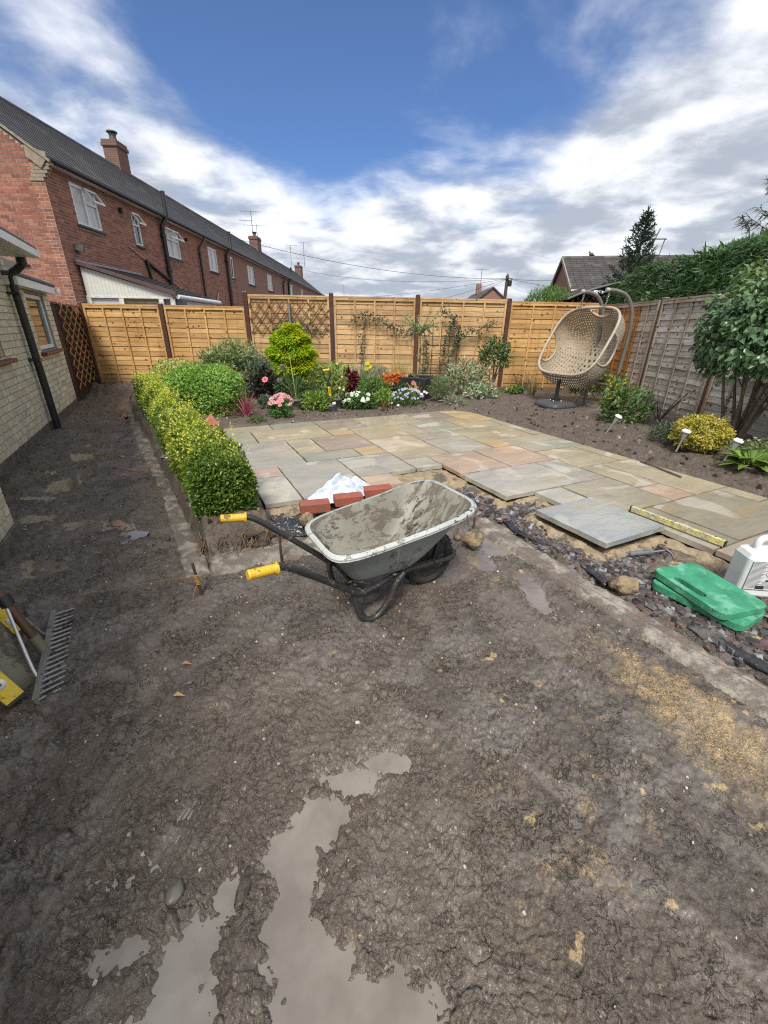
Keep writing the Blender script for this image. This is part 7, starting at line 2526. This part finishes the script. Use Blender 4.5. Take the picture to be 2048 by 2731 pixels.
membrane('membrane_strip', 'shiny black membrane edge curling along the slate at the lower right', [P(1.56, v, .035) for v in (-6.2, -5.6, -5.2, -4.95, -4.75)], .066, 3, .024)
membrane('membrane_strip', 'muddy black membrane edge between the concrete strip and the slate, near the barrow', [P(1.55 + .04 * math.sin(v * 9), v, .03) for v in (-4.35, -4.1, -3.9, -3.7, -3.5, -3.25, -3.1)] + [P(1.62, -2.98, .04)], .045, 5, .018)

# ------------------------------------------------------------------ kneeling pads, can, hammer, level, stick
PADM = mat('green_foam', (.045, .29, .155), (.03, .20, .11), rough=.85, scale=9, detail=8, bump=.003, bscale=50, c3=(.14, .39, .26), s3=14, t3=(.48, .66))


def pad(name, label, corners, z0, th, tilt, slot=True):
    """rounded foam slab with a handle slot; corners given counter-clockwise from the far left"""
    c = [Vector((x, y, 0)) for x, y in corners]
    o_ = sum(c, Vector()) / 4
    ex = ((c[3] + c[2]) / 2 - (c[0] + c[1]) / 2); ey = ((c[1] + c[2]) / 2 - (c[0] + c[3]) / 2)
    L, Wd = ex.length, ey.length
    ang = math.atan2(ex.y, ex.x)
    bm = bmesh.new()
    r = .045
    out = []
    for cx, cy, a0 in ((L / 2 - r, Wd / 2 - r, 0), (-L / 2 + r, Wd / 2 - r, pi / 2), (-L / 2 + r, -Wd / 2 + r, pi), (L / 2 - r, -Wd / 2 + r, 1.5 * pi)):
        for k in range(6):
            a = a0 + k * pi / 10
            out.append((cx + r * math.cos(a), cy + r * math.sin(a)))
    slot_pts = []
    if slot:
        sl, sw = .085, .021
        sy = -Wd / 2 + .052
        for cx, a0 in ((sl - sw, -pi / 2), (-sl + sw, pi / 2)):
            for k in range(6):
                a = a0 + k * pi / 5
                slot_pts.append((cx - .02 + sw * math.cos(a), sy + sw * math.sin(a)))
    loops = []
    for zz in (0, th):
        vo = [bm.verts.new((x, y, zz)) for x, y in out]
        vi = [bm.verts.new((x, y, zz)) for x, y in slot_pts]
        es = [bm.edges.new((vo[k], vo[(k + 1) % len(vo)])) for k in range(len(vo))] + [bm.edges.new((vi[k], vi[(k + 1) % len(vi)])) for k in range(len(vi))]
        bmesh.ops.triangle_fill(bm, edges=es, use_beauty=True)
        loops.append((vo, vi))
    for a_, b_ in ((loops[0][0], loops[1][0]), (loops[0][1], loops[1][1])):
        for k in range(len(a_)):
            bm.faces.new((a_[k], a_[(k + 1) % len(a_)], b_[(k + 1) % len(a_)], b_[k]))
    bmesh.ops.recalc_face_normals(bm, faces=bm.faces)
    me = bpy.data.meshes.new(name); bm.to_mesh(me); bm.free()
    me.materials.append(PADM)
    o = inst(me, name, None, (o_.x, o_.y, z0), (tilt[0], tilt[1], ang))
    b_ = o.modifiers.new('b', 'BEVEL'); b_.width = .007; b_.segments = 3; b_.limit_method = 'ANGLE'; b_.angle_limit = math.radians(50)
    return tag(o, label, 'kneeling pad', 'green foam kneeling pads on the slate')


pad('kneeling_pad', 'upper green foam kneeling pad with a hand slot, on top of the other', [(1.454, 1.886), (1.725, 1.997), (1.835, 1.605), (1.559, 1.513)], .113, .036, (0, .02))
pad('kneeling_pad', 'lower green foam kneeling pad, mostly covered by the upper one', [(1.405, 1.845), (1.66, 1.985), (1.815, 1.63), (1.668, 1.465)], .070, .036, (0, 0), False)
jc = thing('jerry_can', 'white plastic jerry can with a printed label behind the green pads', 'jerry can', (1.97, 1.86, .055), -.12)
HD = mat('white_hdpe', (.74, .76, .77), (.66, .68, .69), rough=.4, scale=5, c3=(.5, .48, .42), s3=9, t3=(.62, .72))
g = G()
n = 40
def rr_poly(w, d, r, x0=0):
    o = []
    for cx, cy, a0 in ((w / 2 - r, d / 2 - r, 0), (-w / 2 + r, d / 2 - r, pi / 2), (-w / 2 + r, -d / 2 + r, pi), (w / 2 - r, -d / 2 + r, 1.5 * pi)):
        for k in range(6):
            a = a0 + k * pi / 10
            o.append((x0 + cx + r * math.cos(a), cy + r * math.sin(a)))
    return o
prof = [(.195, .125, .02, 0, 0), (.205, .135, .025, 0, .012), (.205, .135, .025, 0, .215), (.19, .125, .025, .004, .238), (.13, .085, .022, .02, .262)]
vs, fs = [], []
for w_, d_, r_, x0, z in prof: vs += [(x, y, z) for x, y in rr_poly(w_, d_, r_, x0)]
m_ = 24
for i in range(len(prof) - 1):
    for k in range(m_): fs.append((i * m_ + k, i * m_ + (k + 1) % m_, (i + 1) * m_ + (k + 1) % m_, (i + 1) * m_ + k))
fs += [tuple(range(m_ - 1, -1, -1)), tuple(range((len(prof) - 1) * m_, len(prof) * m_))]
g.add(vs, fs, False)
body = g.obj('can_body', HD, jc, local=True, bevel=.006, seg=2)
g = G(); g.tube(smooth_path([(-.045, 0, .25), (-.05, 0, .285), (-.03, 0, .312), (.04, 0, .325), (.095, 0, .312), (.10, 0, .27)], 5), .017, 10); g.obj('handle', HD, jc, local=True)
g = G(); g.lathe([(.024, 0), (.024, .03), (.020, .034)], 16, (.075, .03, .262)); g.obj('screw_cap', WHT, jc, local=True)
LAB = mat('label_paper', (.66, .67, .66), (.60, .61, .60), rough=.5)
INK = mat('label_ink', (.16, .16, .17), rough=.6)
INK2 = mat('label_dark', (.03, .03, .03), rough=.6)
REDI = mat('label_red', (.55, .05, .05), rough=.6)
lb_ = G(); lb_.box((-.010, -.0692, .128), (.155, .002, .165)); lo = lb_.obj('label', LAB, jc, local=True)
def lpart(g, name, m):
    o = g.obj(name, m, None); o.parent = lo
g = G()
for x0, x1, z in [(-.087, .067, .2095), (-.087, .067, .0465)]: g.box(((x0 + x1) / 2, -.0706, z), (x1 - x0, .001, .0022))
for x in (-.0862, .0662): g.box((x, -.0706, .128), (.0022, .001, .163))
lpart(g, 'label_border', INK2)
g = G()
for k in range(22):   # small print too fine to read
    z = .2025 - k * .0068
    xa, xb = -.082, -.014 - .006 * (k % 3)
    g.box(((xa + xb) / 2, -.0706, z), (xb - xa, .001, .0022))
    if k < 7 or k > 15: g.box((.023, -.0706, z), (.074 - .008 * (k % 3), .001, .0022))
lpart(g, 'small_print', INK)
g = G(); g.box((.025, -.0706, .135), (.048, .001, .026)); 
g = G()
for s_ in ((0, 1), (1, 0), (0, -1), (-1, 0)):
    pass
c_ = Vector((.012, -.0706, .142)); rr2 = .021
dm = [c_ + Vector((0, 0, rr2)), c_ + Vector((rr2, 0, 0)), c_ + Vector((0, 0, -rr2)), c_ + Vector((-rr2, 0, 0))]
for k in range(4): g.bar(dm[k], dm[(k + 1) % 4], .001, .0036, up=(0, 1, 0)) if False else g.tube([dm[k], dm[(k + 1) % 4]], .0015, 4)
lpart(g, 'hazard_diamond', REDI)
g = G(); g.box((.012, -.0708, .146), (.0036, .001, .015)); g.box((.012, -.0708, .1335), (.0036, .001, .0036)); g.box((.028, -.0706, .104), (.05, .001, .010)); g.box((-.012, -.0706, .062), (.040, .001, .020)); lpart(g, 'label_symbols', INK2)
[c_ for c_ in lo.children if c_.name.startswith('label_symbols')][0]['kind'] = 'stuff'

hm = thing('hammer', 'claw hammer with a grey rubber grip lying on the slate by the slab', 'hammer', (1.487, 2.164, .085))
g = G(); g.tube(smooth_path([(1.487, 2.164, .09), (1.53, 2.173, .092), (1.60, 2.188, .09), (1.635, 2.196, .09)], 4), [.011 + .005 * abs(math.sin(k * .9)) for k in range(13)], 10)
g.obj('rubber_grip', mat('grey_rubber', (.10, .105, .12), (.16, .165, .18), rough=.7), hm)
g = G(); g.tube([(1.635, 2.196, .09), (1.735, 2.219, .09)], .0075, 8); g.obj('shaft', STL, hm)
g = G(); g.tube(smooth_path([(1.715, 2.262, .10), (1.728, 2.235, .098), (1.742, 2.214, .094), (1.758, 2.190, .083), (1.760, 2.165, .066)], 4), [.014, .014, .013, .011, .011, .012, .012, .012, .011, .010, .010, .009, .008, .007, .006, .005, .004], 10)
g.obj('head', mat('hammer_head', (.10, .095, .09), (.15, .13, .12), rough=.45, metallic=.6), hm)


def level(name, label, a, b_, w, h, up, group):
    a, b_ = Vector(a), Vector(b_)
    t = thing(name, label, 'spirit level', a, 0, group)
    YL = splat_material('level_paint', *(((.68, .58, .17), (.60, .54, .27), (.50, .47, .36), .50) if 'dirty' in label else ((.74, .53, .03), (.70, .49, .03), (.60, .47, .12), .70)), .4, (1, 1, 1), 20, .05, .2)
    g = G(); g.bar(a, b_, w, h, up); g.obj('level_body', YL, t, bevel=.002)
    d = (b_ - a).normalized(); u = Vector(up); s_ = d.cross(u).normalized(); u = s_.cross(d)
    for p_ in (a, b_):
        q_ = p_ + (d if p_ is b_ else -d) * .0045
        g = G(); g.bar(q_ - d * .004, q_ + d * .004, w * .96, h * .96, up); g.obj('end_cap', BLKP, t)
    L = (b_ - a).length
    for f in (.09, .5, .91):
        c = a + d * L * f
        g = G(); M = Matrix((d, s_, u)).transposed().to_4x4(); M.translation = c + u * (h / 2)
        g.lathe([(.001, .0012), (.020 if w > .03 else .010, .0012), (.020 if w > .03 else .010, -.004)], 20, M=M)
        v = g.obj('vial_window', WHT, t)
        g = G(); M2 = M.copy(); M2.translation = c + u * (h / 2 + .003); g.box((0, 0, 0), (.012, .010 if w > .03 else .007, .004)); 
        g2 = G(); g2.add([M2 @ Vector(x) for x in g.v], g.f)
        o = g2.obj('vial', mat('vial_green', (.09, .13, .03), rough=.15), None)
        o.data.transform(Matrix.Translation(-t.location)); o.parent = v
    return t


LG = 'yellow spirit levels'
level('spirit_level', 'dirty yellow spirit level lying on the paving near the jerry can', (1.795, 2.735, .146), (2.078, 2.215, .146), .022, .040, (0, 0, 1), LG)
level('spirit_level', 'clean yellow spirit level leaning at the left edge, nearer of two', (-1.365, 1.10, .035), (-1.775, 1.115, .78), .062, .026, (.80, -.45, .40), LG)
level('spirit_level', 'yellow spirit level leaning behind the rake handle at the left edge', (-1.65, 1.475, .035), (-1.935, 1.475, .555), .058, .026, (.80, -.40, .45), LG)
g = G(); g.tube([(2.56, 3.98, .130), (2.60, 3.80, .134), (2.66, 3.505, .131)], .0085, 6); g.tube([(2.60, 3.80, .134), (2.57, 3.92, .145)], .005, 5)
tag(g.obj('stick', BARK), 'thin dark stick lying on the slab at the bed edge', 'stick')
# board and rake at the left edge
g = G()
d = Vector((-.55, .28, 1.0)).normalized(); a = Vector((-1.40, 1.17, .0))
g.bar(a - d * .01, a + d * .95, .115, .022, (.8, -.35, .5))
tag(g.obj('muddy_board', splat_material('muddy_board', (.125, .12, .075), (.17, .16, .11), (.075, .062, .048), .52, .5, (1, 1, .4), 5), bevel=.006), 'flat muddy grey-green board leaning between the two spirit levels', 'board')
rk = thing('rake', 'landscaping rake with a brown wooden handle and grey metal tines, left edge', 'rake', (-1.41, 1.33, .03))
RM = mat('rake_metal', (.36, .36, .34), (.28, .28, .26), rough=.45, metallic=.4, c3=(.12, .10, .08), s3=14)
b0, b1 = Vector((-1.572, 1.585, .042)), Vector((-1.262, 1.075, .042))
cl = Vector((-1.520, 1.350, .288)); mid = Vector((-1.418, 1.325, .045))
g = G(); g.bar(b0, b1, .006, .040, (-.4, -.2, 1)); g.bar(b0 + Vector((0, 0, .018)), b1 + Vector((0, 0, .018)), .020, .005, (-.4, -.2, 1)); g.obj('head_bar', RM, rk)
for k in range(18):
    f = (k + .4) / 17.8
    q_ = b0.lerp(b1, f)
    g = G(); g.tube([q_, q_ + Vector((.022, .074, -.024)) * 1.15], [.0062, .0045], 7); g.obj('tine', RM, rk)
hd = (cl - mid).normalized()
g = G(); g.tube([mid + hd * .05, mid + hd * 1.15], .0165, 12); g.obj('handle', mat('brown_wood', (.13, .062, .032), (.09, .042, .024), rough=.5, scale=6, stretch=(1, 1, .2)), rk)
g = G(); g.tube([mid - hd * .012, mid + hd * .085], [.0185, .0215], 14); g.obj('socket', mat('olive_metal', (.20, .185, .12), (.15, .14, .095), rough=.5), rk)
ALU = mat('aluminium_rod', (.62, .63, .64), (.50, .50, .48), rough=.3, metallic=.7)
for f, m_ in ((.30, RM), (.77, ALU)):
    q_ = b0.lerp(b1, f)
    g = G(); g.tube(smooth_path([q_, q_ + (cl - q_) * .12 + Vector((-.012, -.006, 0)), cl + Vector((-.006, 0, 0))], 4), .0068, 8); g.obj('brace_rod', m_, rk)
g = G(); g.tube([cl - hd * .022, cl + hd * .022], .024, 12); g.obj('brace_clamp', BLKP, rk)
# leaves and scraps on the mud
LFM = leaf_mat('dead_leaf', .2, .6)
for x, y, c, lb in [(-.84, 1.30, (.48, .22, .10), 'orange dead leaf on the mud near the rake'), (-.80, 1.14, (.55, .34, .13), 'curled pale orange leaf on the mud right of the rake tines')]:
    me = None
    o = leaves('dead_leaf', np.array([[x, y, float(ground_h(x, y)) + .012]]), np.array([[1, .2, .1]]), np.array([[0, 0, 1.0]]), .045, .022, np.array([c]), LFM, None, .3, .3)
    del o['kind']; tag(o, lb, 'leaf')
for nm, lb, x, y, r, m_ in [('stone', 'smooth grey-brown stone pressed into the mud at the lower left', -.513, .546, (.020, .026, .014), mat('field_stone', (.20, .18, .15), (.14, .125, .105), rough=.35, bump=.002)),
                        ('mud_ridge', 'long dark clod of mud between the two lower puddles', -.345, .56, (.016, .045, .012), MUD)]:
    g = G(); g.blob((0, 0, 0), r, 9, 3, .22, 1.6)
    o = g.obj(nm, m_); o.location = (x, y, float(ground_h(x, y)) + r[2] * .35)
    tag(o, lb, 'stone' if nm == 'stone' else 'clod')
SCRAP = mat('sandy_patch', (.44, .33, .18), (.34, .25, .13), rough=.85, scale=25, bump=.004)

# ------------------------------------------------------------------ the world beyond
hs = thing('brick_house', 'brick bungalow with dark tiled gable roof beyond the privet bush', 'house', (8.84, 24.0, 0))
gd = Vector((.19, 1, 0)).normalized(); rd = Vector((1, -.19, 0)).normalized()
A_ = Vector((8.84, 24.0, 0)); hw = 3.2; ez, rz = 3.02, 4.50
V = [A_ - gd * hw, A_ + gd * hw, A_ + gd * hw + rd * 11, A_ - gd * hw + rd * 11]
g = G(); g.add([(p_.x, p_.y, 0) for p_ in V] + [(p_.x, p_.y, ez) for p_ in V] + [(A_.x, A_.y, rz), tuple(A_ + rd * 11 + Vector((0, 0, rz)))], [(0, 1, 5, 4), (1, 2, 6, 5), (2, 3, 7, 6), (3, 0, 4, 7), (4, 5, 8), (6, 7, 9)])
g.obj('wall', FARB, hs)
DT = mat('dark_roof_tile', (.085, .075, .072), (.06, .054, .052), rough=.75, scale=3, c3=(.13, .12, .105), s3=1.5)
g = G()
nr_, nc = 15, 36
for i in range(nr_):
    f0 = i / nr_
    for j in range(nc):
        x0 = -.12 + 11.2 * j / nc
        lo_ = A_ - gd * (hw + .25) * (1 - f0) + rd * x0 + Vector((0, 0, ez - .10 + (rz + .05 - ez + .10) * f0))
        hi_ = A_ - gd * (hw + .25) * (1 - f0 - 1.06 / nr_) + rd * x0 + Vector((0, 0, ez - .10 + (rz + .05 - ez + .10) * (f0 + 1.06 / nr_)))
        st_ = rd * (11.2 / nc)
        up_ = Vector((0, 0, .05))
        g.add([lo_ + up_, lo_ + st_ * .5 + up_ * 1.5, lo_ + st_ * .97 + up_, hi_ + st_ * .97, hi_ + st_ * .5 + up_ * .4, hi_, lo_, lo_ + st_ * .97], [(0, 1, 4, 5), (1, 2, 3, 4), (6, 7, 2, 1, 0)])
rf_ = g.obj('roof_tiles', DT, hs); rf_['kind'] = 'stuff'
g = G(); g.add([tuple(A_ - rd * .12 + Vector((0, 0, rz + .03))), tuple(A_ + gd * (hw + .2) - rd * .12 + Vector((0, 0, ez - .1))), tuple(A_ + gd * (hw + .2) + rd * 11 + Vector((0, 0, ez - .1))), tuple(A_ + rd * 11 + Vector((0, 0, rz + .03)))], [(0, 1, 2, 3)]); g.obj('roof', DT, hs)
g = G(); g.tube([A_ - rd * .15 + Vector((0, 0, rz + .06)), A_ + rd * 11 + Vector((0, 0, rz + .06))], .10, 8); g.obj('ridge', DT, hs)
g = G(); g.bar(A_ - gd * (hw + .28) - rd * .14 + Vector((0, 0, ez - .07)), A_ - rd * .14 + Vector((0, 0, rz + .06)), .05, .14); g.bar(A_ + gd * (hw + .28) - rd * .14 + Vector((0, 0, ez - .07)), A_ - rd * .14 + Vector((0, 0, rz + .06)), .05, .14); g.obj('verge', mat('verge_cement', (.30, .28, .22)), hs)
g = G(); g.bar(A_ - gd * (hw + .27) - rd * .1 + Vector((0, 0, ez - .17)), A_ - gd * (hw + .27) + rd * 11 + Vector((0, 0, ez - .17)), .04, .17); g.obj('fascia', WFR, hs)
bd = thing('pigeon', 'small dark bird perched on the tiled roof ridge', 'bird', (10.02, 23.78, 4.62))
g = G(); g.blob((0, 0, .10), (.11, .07, .075), 3, 2, .05); g.blob((-.09, 0, .19), (.045, .04, .045), 4, 2, .05); g.tube([(-.13, 0, .19), (-.165, 0, .18)], [.012, .003], 6); g.tube([(.08, 0, .08), (.2, 0, .03)], [.045, .02], 6); g.tube([(0, -.02, .03), (0, -.02, -.02)], .008, 5); g.tube([(0, .02, .03), (0, .02, -.02)], .008, 5)
g.obj('body', mat('pigeon_grey', (.07, .07, .08)), bd, local=True)
gh = thing('gable_house', 'distant red brick gable showing just above the golden fence', 'house', (10.15, 45, 0))
g = G(); g.add([(7.4, 45, 0), (12.9, 45, 0), (12.9, 45, 2.82), (10.15, 45, 4.85), (7.4, 45, 2.82), (7.4, 56, 0), (12.9, 56, 0), (12.9, 56, 2.82), (10.15, 56, 4.85), (7.4, 56, 2.82)], [(0, 1, 2, 3, 4), (5, 9, 8, 7, 6), (0, 4, 9, 5), (1, 6, 7, 2)]); g.obj('wall', FARB, gh)
g = G()
for s_ in (-1, 1): g.bar((10.15 + s_ * 2.95, 50.4, 2.72), (10.15, 50.4, 4.93), 11.1, .09, up=(0, 0, 1))
g.obj('roof', DT, gh)
g = G(); g.box((9.75, 50, 5.1), (.5, .5, 1.0)); g.obj('chimney', FARB, gh)
# telegraph pole and its wires
pl = thing('telegraph_pole', 'dark wooden telegraph pole rising behind the back fence', 'pole', (7.59, 30, 0))
g = G(); g.tube([(7.59, 30, 0), (7.60, 30, 4.35)], [.13, .10], 10); g.obj('shaft', mat('dark_pole', (.06, .048, .04), (.09, .075, .06), rough=.9), pl)
g = G(); g.lathe([(.11, 4.35), (.02, 4.52)], 10, (7.6, 30, 0)); g.box((7.78, 29.9, 3.95), (.20, .16, .34)); g.bar((7.5, 29.85, 4.2), (7.9, 29.85, 4.2), .05, .05); g.obj('junction_box', DARKP, pl)
WIRE = mat('wire', (.05, .05, .055), rough=.6)


def wire(label, a, b_, sag):
    a, b_ = Vector(a), Vector(b_)
    pts = [a.lerp(b_, k / 18) - Vector((0, 0, 4 * sag * (k / 18) * (1 - k / 18))) for k in range(19)]
    g = G(); g.tube(pts, .011, 5)
    tag(g.obj('overhead_wire', WIRE), label, 'wire', 'overhead telephone wires')


top = (7.6, 30, 4.22)
wire('uppermost overhead wire, sagging from the terrace roof to the pole', (-8.9, 24.2, 5.5), top, .55)
wire('second overhead wire, from the far end of the terrace to the pole', (-8.3, 46.0, 6.2), top, .5)
wire('nearly level overhead wire low in the sky left of the pole', (-9.0, 70.0, 5.2), top, .4)
wire('short overhead wire running from the pole to the distant gable', (9.6, 48, 4.9), top, .1)
wire('overhead wire from the pole toward the tiled bungalow on the right', (11.5, 25.0, 3.9), top, .15)
wire('overhead wire leaving the pole to the far right sky', (26, 36, 4.0), top, .5)
wire('faint lower overhead wire falling leftward from the pole', (2.0, 40, 3.0), top, .15)


def yagi(g, c, L, ang, n, el):
    d = Vector((math.cos(ang), math.sin(ang), 0)); s_ = Vector((-d.y, d.x, 0))
    a = Vector(c) - d * L / 2
    g.tube([a, a + d * L], .014, 5)
    for k in range(n):
        q_ = a + d * L * k / (n - 1)
        e = el * (1.2 - .5 * k / n)
        g.tube([q_ - s_ * e / 2, q_ + s_ * e / 2], .008, 4)


ANT = mat('aerial_metal', (.13, .13, .14), (.2, .2, .21), rough=.5)
an = thing('tv_aerial', 'tall mast with three television aerials on the second terrace chimney', 'aerial', (HX - 3.4, 42.4, 8.2))
g = G(); g.tube([(HX - 3.4, 42.4, 8.1), (HX - 3.4, 42.4, 10.15)], .025, 6); g.tube([(HX - 3.05, 42.5, 8.1), (HX - 3.05, 42.5, 9.2)], .02, 6); g.obj('mast', ANT, an)
for c, L, n, el in (((HX - 3.4, 42.4, 10.1), 1.7, 5, .5), ((HX - 3.9, 42.4, 9.45), 1.1, 12, .35), ((HX - 3.2, 42.5, 9.12), 1.9, 6, .6)):
    g = G(); yagi(g, c, L, .15, n, el); g.obj('yagi', ANT, an)
for k, (x, y, z0, z1, lb) in enumerate([(-10.9, 62, 8.3, 11.0, 'thin aerial mast at the far end of the terrace, taller of two'), (-12.6, 62, 8.3, 10.7, 'thin aerial mast at the far end of the terrace, shorter of two'), (9.9, 50, 5.5, 7.0, 'aerial on the chimney of the distant gable'), (-8.0, 85, 3, 8.2, 'small far-off aerial low over the trellis panel fence')]):
    t = thing('tv_aerial', lb, 'aerial', (x, y, z0))
    g = G(); g.tube([(x, y, z0), (x, y, z1)], .03, 5); g.obj('mast', ANT, t)
    g = G(); yagi(g, (x + .1, y, z1 - .05), 1.5, .2, 6, .6); g.obj('yagi', ANT, t)
t = thing('tv_aerial', 'tilted aerial with a cross bar between spruce tip and cypress hedge', 'aerial', (7.35, 14, 2))
g = G(); g.tube([(7.30, 14, 2.6), (7.72, 14, 3.98)], .018, 6); g.tube([(7.85, 14.1, 2.8), (7.98, 14.1, 3.75)], .016, 6); g.tube([(7.30, 14, 3.72), (8.00, 14.05, 3.74)], .018, 6); g.tube([(7.5, 14, 3.35), (7.95, 14.05, 3.33)], .014, 6)
g.obj('mast', ANT, t)
# dark awning / pergola roof beyond the fence
aw = thing('garden_awning', 'dark arched awning roof just beyond the corner of the back fence', 'awning', (5.2, 11.0, 0))
AWM = mat('awning_fabric', (.030, .025, .024), (.045, .038, .036), rough=.8)
prof = smooth_path([(4.15, 0, 1.96), (4.55, 0, 2.12), (5.05, 0, 2.26), (5.35, 0, 2.31), (5.75, 0, 2.30), (6.15, 0, 2.26), (6.5, 0, 2.1)], 4)
V = [(p_.x, 10.7, p_.z) for p_ in prof] + [(p_.x + .1, 13.0, p_.z + .05) for p_ in prof]
n = len(prof)
g = G(); g.add(V, [(k, k + 1, n + k + 1, n + k) for k in range(n - 1)], True)
o = g.obj('canopy', AWM, aw); o.modifiers.new('t', 'SOLIDIFY').thickness = .02
g = G(); g.tube([Vector((p_.x, 10.68, p_.z)) for p_ in prof], .028, 8); g.obj('rail', mat('awning_rail', (.12, .12, .115), rough=.6), aw)
g = G(); g.box((5.4, 12.6, 1.15), (2.3, .06, 2.1)); g.obj('curtain', AWM, aw)
g = G()
for x in (4.3, 6.4): g.tube([(x, 10.75, 0), (x, 10.75, 2.0)], .035, 8)
g.obj('posts', DARKP, aw)
